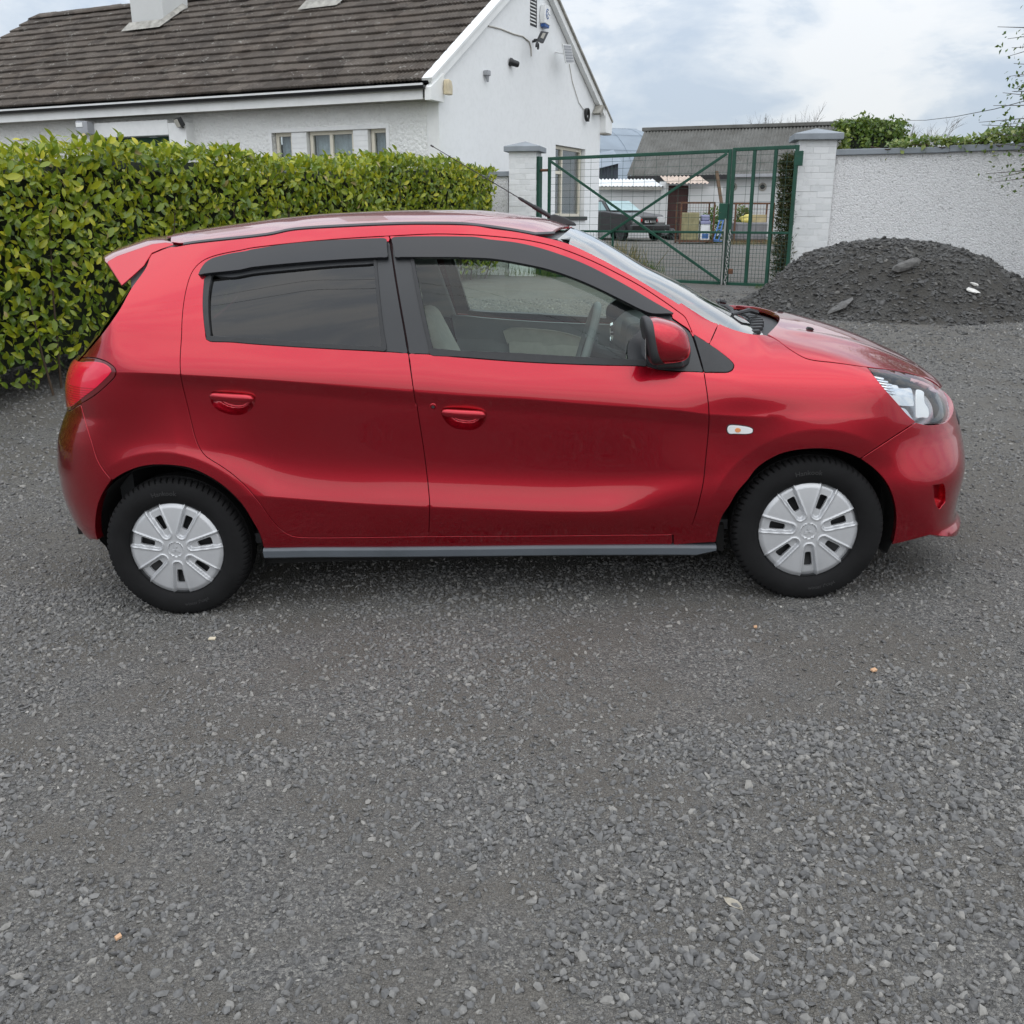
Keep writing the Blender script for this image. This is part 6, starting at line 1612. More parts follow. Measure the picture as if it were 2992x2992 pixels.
# ---------------------------------------------------------------- ends: bumpers, lamps, tailgate, spoiler
FRONT = CylDom(.95, 1); REAR = CylDom(-1.0, -1)
def surf_pt(x, z, s=-1): return (x, s*float(W_body(np.array(x), np.array(z))), z)
vis = lift_curve(T('E', (1400, 693), (1330, 719), (1220, 724), (1132, 702), (640, 1022), (750, 1100), (830, 1180), (890, 1270), (930, 1380), (950, 1500), (950, 1600), (935, 1700), (912, 1775), (1000, 1757), (1250, 1692)))
hid_b = [(1.80, -.62, .19), (1.88, -.48, .165), (1.93, -.25, .15)]
hid_t = [(1.93, -.08, .69), (1.92, -.25, .69), (1.89, -.45, .675)]
loop = [(1.94, 0, .69)]+hid_t+vis+hid_b+[(1.94, 0, .15)]
loop = loop+mirrored(loop[1:-1])
pocket = lift_curve(T('E', (1268, 1258), (1330, 1243), (1370, 1236), (1388, 1290), (1388, 1400), (1335, 1465), (1310, 1440), (1290, 1370)))
pk2 = [(x, -y, z) for x, y, z in pocket]
bump_f = make_panel('front_bumper', loop, dom=FRONT, h=.018, mat=m_paint, parent=car, three_d=True, mirror=False, corner=45, holes3=[pocket, pk2], depth=.03)
make_panel('fog_lamp_pocket', pocket, dom=FRONT, h=.012, gap=-.004, off=-.028, mat=m_paint, parent=bump_f, three_d=True, depth=.005)
gr = [(1.97, -.02, .42), (1.95, -.25, .42), (1.93, -.42, .40), (1.93, -.40, .27), (1.95, -.25, .255), (1.97, -.02, .25)]
make_panel('lower_grille', gr+mirrored(gr), dom=FRONT, h=.03, gap=0, off=.002, mat=m_black, parent=bump_f, three_d=True, mirror=False, corner=60, depth=.004)
gr = [(1.95, -.02, .645), (1.93, -.3, .645), (1.90, -.48, .635), (1.90, -.48, .60), (1.93, -.3, .60), (1.95, -.02, .60)]
make_panel('upper_grille', gr+mirrored(gr), dom=FRONT, h=.03, gap=0, off=.002, mat=m_black, parent=bump_f, three_d=True, mirror=False, corner=60, depth=.004)

hl_px = T('E', (708, 224), (950, 248), (1100, 278), (1200, 313), (1290, 363), (1350, 413), (1398, 490), (1420, 590), (1426, 645), (1396, 686), (1330, 711), (1220, 716), (1132, 692), (1052, 622), (952, 508), (852, 398), (772, 298))
hl, hl2 = make_panel('headlamp', hl_px, dom=FRONT, h=.014, gap=.0015, mat=m_lens, parent=car, depth=.004, both=True)
def lamp_piece(nm, px, off, mt, h=.012, depth=.004):
    make_panel(nm, px, dom=FRONT, h=h, gap=.001, off=off, mat=mt, parent=hl, mirror_parent=hl2, depth=depth, corner=50)
lamp_piece('housing', hl_px, -.060, m_lamph)
lamp_piece('reflector', T('E', (930, 320), (1020, 335), (1035, 365), (1140, 362), (1165, 430), (1175, 545), (1100, 555), (985, 535), (915, 440)), -.030, m_chrome, .01)
lamp_piece('light_guide', T('E', (1185, 385), (1250, 410), (1262, 520), (1292, 570), (1290, 650), (1182, 655)), -.024, m_white, .01)
lamp_piece('reflector', T('E', (1010, 575), (1090, 580), (1140, 640), (1170, 695), (1120, 685), (1060, 625)), -.028, m_chrome, .01)
for k in range(6):
    x0 = 752+k*27; y0 = 252+k*34; L = 150-abs(k-2)*14
    lamp_piece('lamp_fin', T('E', (x0, y0), (x0+L, y0+22), (x0+L+6, y0+38), (x0+12, y0+14)), -.020, m_chrome, .008)
lamp_piece('lamp_rim', T('E', (1345, 420), (1385, 490), (1408, 590), (1412, 640), (1370, 680), (1300, 702), (1300, 690), (1350, 640), (1372, 560), (1340, 470)), -.016, m_gloss, .01)

tl_v = lift_curve(T('A', (300, 1336), (420, 1341), (520, 1377), (580, 1421), (594, 1455), (584, 1500), (500, 1588), (400, 1669), (287, 1738), (200, 1792)))
tl_h = [(-1.74, -.56, .80), (-1.72, -.46, .83), (-1.70, -.44, .93), (-1.66, -.47, 1.0), (-1.60, -.58, 1.028)]
tl, tl2 = make_panel('tail_lamp', tl_v+tl_h, dom=REAR, h=.014, gap=.002, mat=m_taild, parent=car, three_d=True, depth=.01, both=True)
tl_v = lift_curve(T('A', (300, 1378), (420, 1374), (500, 1394), (545, 1428), (556, 1455), (532, 1488), (430, 1588), (310, 1680), (215, 1755)))
tl_h = [(-1.73, -.58, .815), (-1.72, -.50, .85), (-1.70, -.48, .93), (-1.65, -.52, .99), (-1.62, -.58, 1.008)]
make_panel('lens', tl_v+tl_h, dom=REAR, h=.012, gap=.0, off=.0025, mat=m_tail, parent=tl, mirror_parent=tl2, three_d=True, depth=.003)
vis = lift_curve(T('A', (200, 1800), (287, 1746))+T('F', (340, 190), (390, 350), (430, 480), (480, 570), (558, 666), (500, 750), (450, 850), (425, 950), (415, 1050), (422, 1150), (440, 1196), (400, 1190)))
loop = [(-1.84, 0, .775), (-1.83, -.2, .775), (-1.80, -.42, .785)]+vis+[(-1.75, -.6, .262), (-1.82, -.4, .25), (-1.84, -.2, .245), (-1.85, 0, .245)]
loop = loop+mirrored(loop[1:-1])
bump_r = make_panel('rear_bumper', loop, dom=REAR, h=.02, mat=m_paint, parent=car, three_d=True, mirror=False, corner=45, depth=.03)
# tailgate: rows down the back, arcs across
def tail_rows(rows, name, mat, par, n=22, ny=20):
    t0 = np.linspace(0, 1, len(rows)); tt = np.linspace(0, 1, n)
    cols = [spl(t0, [r[k] for r in rows])(tt) for k in range(4)]     # centre x, z, side x, half width
    V = []
    for i in range(n):
        for j in range(ny+1):
            s = -1+2*j/ny
            V.append((cols[0][i]+(cols[2][i]-cols[0][i])*abs(s)**2.6, s*cols[3][i], cols[1][i]))
    return link(name, mesh(name, V, [(i*(ny+1)+j, i*(ny+1)+j+1, (i+1)*(ny+1)+j+1, (i+1)*(ny+1)+j) for i in range(n-1) for j in range(ny)], smooth=True), mat, par)
gate_ = tail_rows([(-1.60, 1.105, -1.455, .660), (-1.66, 1.03, -1.53, .672), (-1.72, .98, -1.60, .60), (-1.76, .88, -1.65, .47), (-1.79, .80, -1.67, .46), (-1.80, .775, -1.68, .46)], 'tailgate', m_paint, car)
tail_rows([(-1.36, 1.40, -1.235, .545), (-1.42, 1.32, -1.29, .585), (-1.49, 1.23, -1.355, .622), (-1.55, 1.16, -1.41, .648), (-1.60, 1.105, -1.452, .661)], 'rear_window', m_privacy, gate_)
# spoiler: end section at the pillar, swept back towards the middle
sp_px = T('A', (488, 492), (560, 445), (700, 394), (850, 340), (985, 326), (1050, 330), (1068, 350), (985, 378), (893, 420), (862, 530), (800, 610), (716, 706), (600, 605), (490, 512))
sec = np.array([on_y(p, .590)[[0, 2]] for p in sp_px])
stn = [(-1., .0, 0.0, .94), (-.985, .0, 0., 1.0), (-.93, -.022, .006, 1.), (-.78, -.070, .016, .98), (-.5, -.115, .027, .95), (0, -.135, .033, .93)]
sec_y = W_side(sec[:, 0], sec[:, 1])+.006
stn = stn+[(-a, b, c, d) for a, b, c, d in reversed(stn[:-1])]
cen = sec.mean(0); V = []; n = len(sec)
for (yy, dx, dz, sc) in stn:
    for (u, v), wy in zip(sec, sec_y):
        V.append((cen[0]+(u-cen[0])*sc+dx, yy*wy, cen[1]+(v-cen[1])*sc+dz))
F_ = [(i*n+j, i*n+(j+1) % n, (i+1)*n+(j+1) % n, (i+1)*n+j) for i in range(len(stn)-1) for j in range(n)]+[tuple(range(n-1, -1, -1)), tuple((len(stn)-1)*n+j for j in range(n))]
mb = MB(); mb.add(V, F_)
mb.build('roof_spoiler', m_paint, gate_, bevel=.004, seg=3)

# ---------------------------------------------------------------- windows, seals, visors
def on3(px, F=F_side): return lift_curve(px, F, closed=True)
fr_hole = T('B', (1222, 312), (1300, 302), (1932, 304))+T('C', (250, 324), (500, 354), (700, 399), (900, 464), (1100, 544), (1300, 644), (1500, 754), (1700, 874), (1840, 954), (1870, 970))+T('D', (75, 511), (150, 565), (213, 611), (245, 655), (300, 822), (344, 976), (200, 973), (0, 960))+T('C', (1740, 1434), (1640, 1408), (1200, 1397), (600, 1372), (0, 1328))+T('B', (1535, 1302), (1368, 1297), (1338, 1120), (1293, 870), (1248, 600), (1222, 420))
fr_glass = T('B', (1402, 440), (1932, 438))+T('C', (300, 452), (600, 500), (800, 548), (1000, 616), (1200, 702), (1450, 828), (1600, 903), (1680, 955), (1690, 1010), (1600, 1090), (1505, 1185), (1488, 1240), (1488, 1349), (1000, 1324), (500, 1294), (0, 1274))+T('B', (1572, 1256), (1520, 1030), (1455, 720))
make_panel('window_surround', fr_hole, F=F_side, h=.014, gap=.0015, off=-.003, mat=m_satin, parent=door_f, mirror_parent=door_f2, holes3=[on3(fr_glass)], depth=.016)
make_panel('window_pane', fr_glass, F=F_side, h=.03, gap=-.006, off=-.0135, mat=m_glass, parent=door_f, mirror_parent=door_f2, depth=.003)
rr_hole = T('B', (1190, 320), (1150, 319), (700, 339), (300, 374), (0, 422))+T('A', (1750, 436), (1600, 462), (1460, 507), (1402, 577), (1377, 650), (1364, 760), (1362, 900), (1374, 1050), (1390, 1168), (1420, 1188), (1600, 1195))+T('B', (0, 1212), (500, 1245), (1168, 1281), (1350, 1295), (1322, 1120), (1278, 870), (1233, 600), (1208, 420))
rr_glass = T('A', (1440, 600), (1412, 720), (1402, 850), (1407, 1000), (1422, 1142), (1932, 1174))+T('B', (600, 1213), (1132, 1239), (1110, 1050), (1082, 780), (1056, 505), (700, 525), (300, 560), (0, 590))+T('A', (1600, 622))
make_panel('window_surround', rr_hole, F=F_side, h=.014, gap=.0015, off=-.003, mat=m_satin, parent=door_r, mirror_parent=door_r2, holes3=[on3(rr_glass)], depth=.016)
make_panel('window_pane', rr_glass, F=F_side, h=.03, gap=-.006, off=-.0135, mat=m_privacy, parent=door_r, mirror_parent=door_r2, depth=.003)
# seals along the belt and the glass edges
make_panel('belt_trim', T('B', (1540, 1276), (1575, 1258))+T('C', (0, 1277), (500, 1297), (1000, 1327), (1490, 1352), (1640, 1362), (1640, 1406), (1200, 1396), (600, 1371), (0, 1326))+T('B', (1570, 1314), (1540, 1294)), F=F_side, h=.012, gap=0, off=.004, mat=m_black, parent=door_f, mirror_parent=door_f2, depth=.016)
make_panel('belt_trim', T('A', (1395, 1146), (1932, 1176))+T('B', (600, 1215), (1132, 1240), (1160, 1230), (1167, 1262), (1150, 1277), (500, 1246), (0, 1213))+T('A', (1600, 1196), (1420, 1189), (1390, 1170)), F=F_side, h=.012, gap=0, off=.004, mat=m_black, parent=door_r, mirror_parent=door_r2, depth=.016)
make_panel('glass_run', T('B', (1380, 470), (1404, 470), (1455, 720), (1520, 1030), (1573, 1258), (1545, 1270), (1490, 1030), (1425, 720)), F=F_side, h=.012, gap=0, off=.002, mat=m_black, parent=door_f, mirror_parent=door_f2, depth=.014)
make_panel('glass_run', T('B', (1056, 480), (1078, 480), (1105, 780), (1135, 1050), (1165, 1240), (1132, 1242), (1110, 1050), (1082, 780)), F=F_side, h=.012, gap=0, off=.002, mat=m_black, parent=door_r, mirror_parent=door_r2, depth=.014)
make_panel('glass_run', T('A', (1375, 640), (1430, 615), (1412, 720), (1402, 850), (1407, 1000), (1422, 1144), (1392, 1150), (1373, 1050), (1361, 900), (1363, 760)), F=F_side, h=.012, gap=0, off=.001, mat=m_black, parent=door_r, mirror_parent=door_r2, depth=.014)
make_panel('rain_visor', T('A', (1335, 626), (1352, 588), (1392, 530), (1452, 490), (1600, 450), (1750, 425))+T('B', (0, 412), (300, 365), (700, 330), (1150, 312), (1172, 320), (1182, 470), (800, 490), (400, 520), (0, 560))+T('A', (1700, 582), (1430, 612)), F=F_side, h=.016, gap=0, off=.017, mat=m_visor, parent=door_r, mirror_parent=door_r2, depth=.017)
make_panel('rain_visor', T('B', (1222, 312), (1300, 299), (1932, 301))+T('C', (250, 321), (500, 351), (700, 396), (900, 461), (1100, 541), (1300, 641), (1500, 751), (1700, 871), (1840, 951), (1868, 967), (1690, 965), (1600, 935), (1450, 860), (1200, 736), (1000, 651), (800, 582), (600, 536), (300, 486), (0, 472))+T('B', (1932, 471), (1250, 470)), F=F_side, h=.016, gap=0, off=.017, mat=m_visor, parent=door_f, mirror_parent=door_f2, depth=.017)
make_panel('wing_trim', T('D', (262, 655), (400, 739), (500, 812), (588, 887), (610, 921), (597, 959), (560, 980), (354, 980), (313, 830)), F=F_side, h=.012, gap=.001, off=.002, mat=m_black, parent=fend, mirror_parent=fend2, depth=.012)
rep, rep2 = make_panel('side_repeater', T('D', (556, 1482), (572, 1452), (640, 1451), (745, 1468), (773, 1484), (768, 1508), (720, 1518), (572, 1514)), h=.006, gap=.0, off=.006, mat=m_white, parent=fend, mirror_parent=fend2, depth=.008, both=True)
make_panel('lamp_surround', T('D', (549, 1483), (566, 1445), (640, 1443), (750, 1462), (781, 1482), (775, 1514), (722, 1526), (566, 1522)), h=.006, gap=.0, off=.0025, mat=m_black, parent=fend, mirror_parent=fend2, depth=.004)
make_panel('bulb', T('D', (622, 1485), (632, 1472), (650, 1470), (668, 1480), (668, 1495), (650, 1505), (632, 1502)), h=.004, gap=0, off=.0075, mat=m_amber, parent=rep, mirror_parent=rep2, depth=.002)
# grey side skirt under the sill
sk = lift_px(T('G', (92, 1267), (1000, 1259), (1932, 1251))+T('H', (0, 1242), (970, 1238), (1356, 1240)))
for s in (-1, 1):
    mb = MB(); V = []
    for i, t in enumerate(np.linspace(0, 1, 24)):
        x = sk[0][0]+(sk[-1][0]-sk[0][0])*t; z_ = float(spl(sk[:, 0], sk[:, 2])(x)); y_ = float(W_body(np.array(x), np.array(z_)))
        c = .5 if i == 23 else 1
        V += [(x, s*(y_-.06), z_+.004), (x, s*(y_+.009), z_+.003), (x, s*(y_+.017), z_-.006), (x, s*(y_+.014), z_-.034*c), (x, s*(y_+.002), z_-.041*c), (x, s*(y_-.07), z_-.045*c)]
    F_ = [(i*6+j, i*6+(j+1) % 6, (i+1)*6+(j+1) % 6, (i+1)*6+j) for i in range(23) for j in range(6)]+[(5, 4, 3, 2, 1, 0), tuple(23*6+j for j in range(6))]
    mb.add(V, F_).build('side_skirt', m_trim, car, bevel=.002)

# ---------------------------------------------------------------- handles, lock, mirrors
def cup(outer3, par, par2, nm='handle_recess'):
    """a scooped hollow behind the pull bar"""
    q = SIDE.to2(np.array(outer3)); q = smooth_poly(q, .006, True, 180.); q = inset(q, 0)
    c = q.mean(0); vo, fo = fill(q, .006)
    S = SIDE.lift(vo, F_body)
    d = np.min(np.linalg.norm(vo[:, None]-q[None], axis=2), 1)
    S[:, 1] += .032*np.clip(d/.026, 0, 1)**.85-.0012
    for s, p in ((1, par), (-1, par2)):
        V = S*[1, s, 1]; f_ = fo if s == 1 else fo[:, ::-1]
        nn = np.cross(V[f_[:, 1]]-V[f_[:, 0]], V[f_[:, 2]]-V[f_[:, 0]])
        if np.sum(nn[:, 1])*s > 0: f_ = f_[:, ::-1]
        link(nm, mesh(nm, V, f_.tolist(), smooth=True), m_paint, p)
    return q
def pull(x0, x1, zc_, slope, par, par2):
    """rounded pull bar bridging the hollow"""
    for s, p in ((-1, par), (1, par2)):
        rings = []; n = 16; V = []
        xs = np.linspace(0, 1, 22)
        for t in xs:
            x = x0+(x1-x0)*t; z_ = zc_+slope*(x-(x0+x1)/2)
            e = (1-abs(2*t-1)**6)**.35 if 0 < t < 1 else .12
            y_ = float(W_body(np.array(x), np.array(z_)))+.006+.012*math.sin(math.pi*t)**.5
            for k in range(n):
                a = 2*math.pi*k/n; ca, sa = math.cos(a), math.sin(a)
                V.append((x, s*(y_+.011*abs(ca)**.7*np.sign(ca)), z_+.0155*e*abs(sa)**.7*np.sign(sa)))
        F_ = [(i*n+k, i*n+(k+1) % n, (i+1)*n+(k+1) % n, (i+1)*n+k) for i in range(21) for k in range(n)]+[tuple(range(n)), tuple(21*n+k for k in range(n))]
        MB().add(V, F_).build('handle', m_paint, p, smooth=True, angle=1.0)
for hp, pa, pb in ((cup_r, door_r, door_r2), (cup_f, door_f, door_f2)):
    q = cup(hp, pa, pb)
    # bar spans the upper part of the hollow
    x0, x1 = q[:, 0].min()+.002, q[:, 0].max()-.002
    zt = q[:, 1].max(); pull(x0, x1, zt-.0235, -.09, pa, pb)
lk = lift_px([(740+1577/3., 600+1765/3.)])[0]
for s, p in ((-1, door_f), (1, door_f2)):
    MB().lathe([(.0, .004), (.0055, .004), (.0065, .0005), (.010, .0035), (.0135, .003), (.0143, -.002)], 24, Matrix.Translation((lk[0], s*(abs(lk[1])), lk[2]))@Matrix.Rotation(-s*math.pi/2, 4, 'X')).build('lock', m_paint, p, smooth=True)
    MB().lathe([(.0, .0052), (.0055, .0052), (.006, .003)], 16, Matrix.Translation((lk[0], s*(abs(lk[1])), lk[2]))@Matrix.Rotation(-s*math.pi/2, 4, 'X')).build('key_hole', m_black, p, smooth=True)
def mirror(s, par):
    c = on_y((1946, 992), .915)
    def shell(sx, sy, sz, e1, e2, keep, dx=0.):
        V = []; F_ = []; nu, nv = 40, 24
        for i in range(nv+1):
            v = -math.pi/2+math.pi*i/nv
            for j in range(nu):
                u = 2*math.pi*j/nu
                f = lambda w, e: math.copysign(abs(w)**e, w)
                x = f(math.cos(v), e1)*f(math.cos(u), e2); y = f(math.cos(v), e1)*f(math.sin(u), e2); z_ = f(math.sin(v), e1)
                # glass face is cut flat at the rear (x<0), nose rounded forward
                xx = x*sx*(1.0 if x > 0 else .55)
                tp = 1-.28*max(x, 0)
                V.append((c[0]+dx+xx-.014*z_, s*(.915)+s*y*sy*tp, c[2]+z_*sz*(1-.16*max(x, 0))-.012*max(x, 0)))
        for i in range(nv):
            for j in range(nu): F_.append((i*nu+j, i*nu+(j+1) % nu, (i+1)*nu+(j+1) % nu, (i+1)*nu+j))
        return V, F_
    V, F_ = shell(.100, .105, .078, .62, .55, None, -.022)
    root = link('wing_mirror', mesh('wing_mirror', V, F_, smooth=True), m_paint, par)
    V, F_ = shell(.050, .108, .081, .55, .5, None, -.050)
    V = [(x, y, z_) for x, y, z_ in V]
    link('mirror_bezel', mesh('mirror_bezel', V, F_, smooth=True), m_black, root)
    MB().box(c[0]-.0785, c[0]-.0750, s*.915-.080, s*.915+.080, c[2]-.055, c[2]+.055).build('mirror_glass', m_chrome, root, bevel=.002)
    mb = MB()
    yb = W_side(np.array(c[0]+.05), np.array(.96))
    V = []
    for (yy, x0, x1, z0, z1) in ((float(yb)-.02, c[0]-.03, c[0]+.11, .925, .985), (float(yb)+.03, c[0]-.02, c[0]+.09, .928, .966), (.90, c[0]-.03, c[0]+.06, .935, .955)):
        V += [(x0, s*yy, z0), (x1, s*yy, z0), (x1, s*yy, z1), (x0, s*yy, z1)]
    F_ = [(k*4+j, k*4+(j+1) % 4, k*4+4+(j+1) % 4, k*4+4+j) for k in range(2) for j in range(4)]+[(3, 2, 1, 0), (8, 9, 10, 11)]
    mb.add(V, F_).build('mirror_arm', m_black, root, bevel=.006, seg=3)
    # underside of the shell in black plastic
mirror(-1, door_f); mirror(1, door_f2)
# ---------------------------------------------------------------- wheels
def tyre_mesh():
    n = 72*5; V = []; F_ = []
    prof = [(.186, -.060), (.192, -.070), (.205, -.0785), (.228, -.0850), (.248, -.0835), (.262, -.0785), (.271, -.0745), (.277, -.0690), (.2815, -.0600), (.2840, -.0480), (.2845, -.0340), (.2845, -.030), (.278, -.029), (.278, -.022), (.285, -.021), (.2855, 0)]
    prof = prof+[(r, -y) for r, y in reversed(prof[:-1])]
    m = len(prof)
    for k in range(n):
        a = 2*math.pi*k/n; ph = k % 5
        for j, (r, y) in enumerate(prof):
            rr = r; aa = a
            edge = min(j, m-1-j)
            if 6 <= edge <= 10:
                if ph == 0: rr = r-(.0085 if edge >= 7 else .004)
                aa = a+.020*(edge-7)*(1 if j < m/2 else -1)*.35
            V.append((rr*math.cos(aa), y, rr*math.sin(aa)))
    for k in range(n):
        k2 = (k+1) % n
        for j in range(m-1): F_.append((k*m+j, k*m+j+1, k2*m+j+1, k2*m+j))
    return V, F_
CAP_R = .193
NS = 7
def slot_uv(x, z):
    a = np.arctan2(z, x); r = np.hypot(x, z)
    k = np.round((a+math.pi/2)/(2*math.pi/NS)); da = a+math.pi/2-k*2*math.pi/NS
    return r*np.cos(da), r*np.sin(da)
def slot_sd(u, v):
    """signed distance-like value of the U-shaped valley (negative inside)"""
    hw = .0185+.0135*np.clip((u-.070)/.12, 0, 1)
    body_ = np.abs(v)-hw
    cap_ = np.hypot(np.maximum(.070-u, 0)*1.0, np.abs(v))-.0185
    return np.where(u > .070, body_, cap_)
def cap_h(x, z):
    r = np.hypot(x, z); u, v = slot_uv(x, z)
    h = .022-.010*(r/.19)**2-.010*sstep(.168, .193, r)*1.0
    h = h-.004*sstep(.060, .030, r)*0
    sd = slot_sd(u, v)
    h = h+.0035*np.exp(-((sd-.002)/.0035)**2)*sstep(.04, .05, r)
    h = h-.013*sstep(.000, -.008, sd)
    # centre badge dish
    h = h-.0025*sstep(.0295, .0275, r)+.002*np.exp(-((r-.0305)/.0022)**2)
    return h
def cap_mesh():
    t = np.linspace(0, 2*math.pi, 120, endpoint=False)
    disc = np.stack([CAP_R*np.cos(t), CAP_R*np.sin(t)], -1)
    holes = []; lines = []
    for k in range(NS):
        c, s = math.cos(-math.pi/2+2*math.pi*k/NS), math.sin(-math.pi/2+2*math.pi*k/NS)
        w0, w1, u0, u1, rd = .0115, .0155, .088, .146, .007
        pts = []
        for (cu, cv, a0) in ((u1-rd, w1-rd, 0), (u0+rd, w0-rd, math.pi/2), (u0+rd, -(w0-rd), math.pi), (u1-rd, -(w1-rd), 3*math.pi/2)):
            for q_ in np.linspace(0, math.pi/2, 5): pts.append((cu+rd*math.cos(a0+q_), cv+rd*math.sin(a0+q_)))
        pts = np.array(pts); holes.append(np.stack([pts[:, 0]*c-pts[:, 1]*s, pts[:, 0]*s+pts[:, 1]*c], -1))
    vo, fo = fill(disc, .0046, [], holes)
    e = 8e-4
    h = cap_h(vo[:, 0], vo[:, 1]); gx = (cap_h(vo[:, 0]+e, vo[:, 1])-cap_h(vo[:, 0]-e, vo[:, 1]))/(2*e); gz = (cap_h(vo[:, 0], vo[:, 1]+e)-cap_h(vo[:, 0], vo[:, 1]-e))/(2*e)
    V = np.stack([vo[:, 0], -h, vo[:, 1]], -1); Nn = np.stack([-gx, -np.ones(len(vo)), -gz], -1); Nn /= np.linalg.norm(Nn, axis=1, keepdims=True)
    nn = np.cross(V[fo[:, 1]]-V[fo[:, 0]], V[fo[:, 2]]-V[fo[:, 0]])
    if nn[:, 1].sum() > 0: fo = fo[:, ::-1]
    V = V.tolist(); NN = Nn.tolist(); FA = fo.tolist()
    for a, b in boundary_loops(np.array(fo)):
        i = len(V); pa, pb = V[a], V[b]
        V += [pa, pb, (pb[0], pb[1]+.012, pb[2]), (pa[0], pa[1]+.012, pa[2])]
        o_ = np.cross(np.array(pb)-np.array(pa), Nn[a]); o_ /= np.linalg.norm(o_); NN += [o_]*4
        FA.append((i+1, i, i+3, i+2))
    return mesh('wheel_cover', V, FA, normals=NN)
m_letter = plain('moulded_letter_rubber', (.030, .030, .031), .6, var=.2)
tv, tf = tyre_mesh()
tyre_me = mesh('tyre', tv, tf); 
_bm = bmesh.new(); _bm.from_mesh(tyre_me); bmesh.ops.recalc_face_normals(_bm, faces=_bm.faces)
for f in _bm.faces: f.smooth = True
for e_ in _bm.edges:
    if len(e_.link_faces) == 2 and e_.calc_face_angle(0) > .5: e_.smooth = False
_bm.to_mesh(tyre_me); _bm.free()
cap_me = cap_mesh()
def ring_text(txt, r, a_mid, size, name, mat, par, y, flip=False):
    """raised lettering on the sidewall, bent round the wheel centre"""
    cu = bpy.data.curves.new('lettering', 'FONT'); cu.body = txt; cu.size = size; cu.align_x = 'CENTER'; cu.extrude = .0008; cu.resolution_u = 2
    ob = bpy.data.objects.new('lettering', cu); COL.objects.link(ob)
    dg = bpy.context.evaluated_depsgraph_get(); me = bpy.data.meshes.new_from_object(ob.evaluated_get(dg))
    bpy.data.objects.remove(ob); bpy.data.curves.remove(cu)
    for v in me.vertices:
        x, z_, d = v.co
        rr = r+(z_ if not flip else -z_); a = a_mid-(x/r if not flip else -x/r)
        v.co = (rr*math.cos(a), y-d, rr*math.sin(a))
    me.name = name
    return link(name, me, mat, par)
def make_wheel(x, s, spin, text=False):
    yc_ = .716
    w = bpy.data.objects.new('wheel', None); COL.objects.link(w); w.parent = car
    w.location = (x, s*yc_, .2805)
    if s > 0: w.rotation_euler = (0, 0, math.pi)
    t = link('tyre', tyre_me, m_rubber, w, rot=(0, spin*.3, 0))
    c = link('wheel_cover', cap_me, m_cap, w, loc=(0, -.058, 0), rot=(0, spin, 0))
    # steel rim behind the cover
    MB().lathe([(.0, .035), (.06, .032), (.10, .015), (.15, .030), (.165, .045), (.183, .050), (.190, .062), (.186, .066)], 40, Matrix.Rotation(math.pi/2, 4, 'X')).build('steel_rim', m_black, w, smooth=True)
    mb = MB()
    for k in range(3):
        a = math.radians(90+120*k); c1, s1 = math.cos(a), math.sin(a)
        L, wd = .0215, .0062*1.05
        pts = [(0.0012, 0), (L*.5, wd), (L, 0), (L*.5, -wd)]
        P = [(u*c1-v*s1, u*s1+v*c1) for u, v in pts]
        mb.prism(P, -.0205, -.0225, lambda u, v, d: (u, d, v))
    mb.build('badge', m_cap, w, loc=(0, -.058, 0), rot=(0, spin, 0), bevel=.0004, seg=1)
    if text:
        ring_text(text[0], .222, math.pi/2+.05, .026, 'lettering', m_letter, w, -.0845)
        ring_text(text[1], .236, -math.pi/2+.25, .020, 'lettering', m_letter, w, -.0845, True)
    return w
make_wheel(-1.225, -1, R(2), ('Hankook', 'winter i*cept')); make_wheel(1.225, -1, R(-3), ('Hankook', 'winter i*cept'))
make_wheel(-1.225, 1, R(20)); make_wheel(1.225, 1, R(9))

# ---------------------------------------------------------------- what lies behind the skin
def ribbon(line_px, wd=.03, off=.020, F=F_side, name='gap_backing'):  # dark strips added behind the panel gaps to stop light leaking through
    P = np.array(lift_curve(line_px, F)); q = SIDE.to2(P); d = np.gradient(q, axis=0); nrm = np.stack([-d[:, 1], d[:, 0]], -1); nrm /= np.maximum(np.linalg.norm(nrm, axis=1, keepdims=True), 1e-9)
    for s in (1, -1):
        V = []
        for sd in (-1, 1):
            qq = q+nrm*wd*sd; S = SIDE.lift(qq, F); S = S-grad(F, S)*off; V.append(S*[1, s, 1])
        n = len(q); V = np.concatenate(V)
        link(name, mesh(name, V, [(i, i+1, n+i+1, n+i) for i in range(n-1)], smooth=True), m_inner, car)
ribbon(Lr); ribbon(Lb, .025); ribbon(Lf)
ribbon(T('D', (480, 557), (400, 735)), .03, .014); ribbon(T('H', (980, 1140), (978, 1233)), .03, .012)
def Fb2(P): return F_body(P)
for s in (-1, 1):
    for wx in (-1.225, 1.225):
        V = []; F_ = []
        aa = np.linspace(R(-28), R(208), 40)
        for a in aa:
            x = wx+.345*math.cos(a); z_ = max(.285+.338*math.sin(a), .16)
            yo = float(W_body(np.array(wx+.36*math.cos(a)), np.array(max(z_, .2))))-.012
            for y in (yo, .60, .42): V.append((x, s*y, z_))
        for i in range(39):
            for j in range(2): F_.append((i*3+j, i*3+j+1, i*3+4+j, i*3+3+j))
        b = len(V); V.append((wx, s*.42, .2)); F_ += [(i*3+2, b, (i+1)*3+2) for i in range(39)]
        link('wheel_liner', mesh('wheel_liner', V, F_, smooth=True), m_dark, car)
ub = MB()  # near-black so the underside looks shaded; box under the bonnet added to block light
ub.box(-.90, .92, -.72, .72, .185, .29); ub.box(-1.62, -.86, -.41, .41, .22, .40); ub.box(.86, 1.62, -.41, .41, .20, .40); ub.box(1.0, 1.70, -.41, .41, .40, .80)
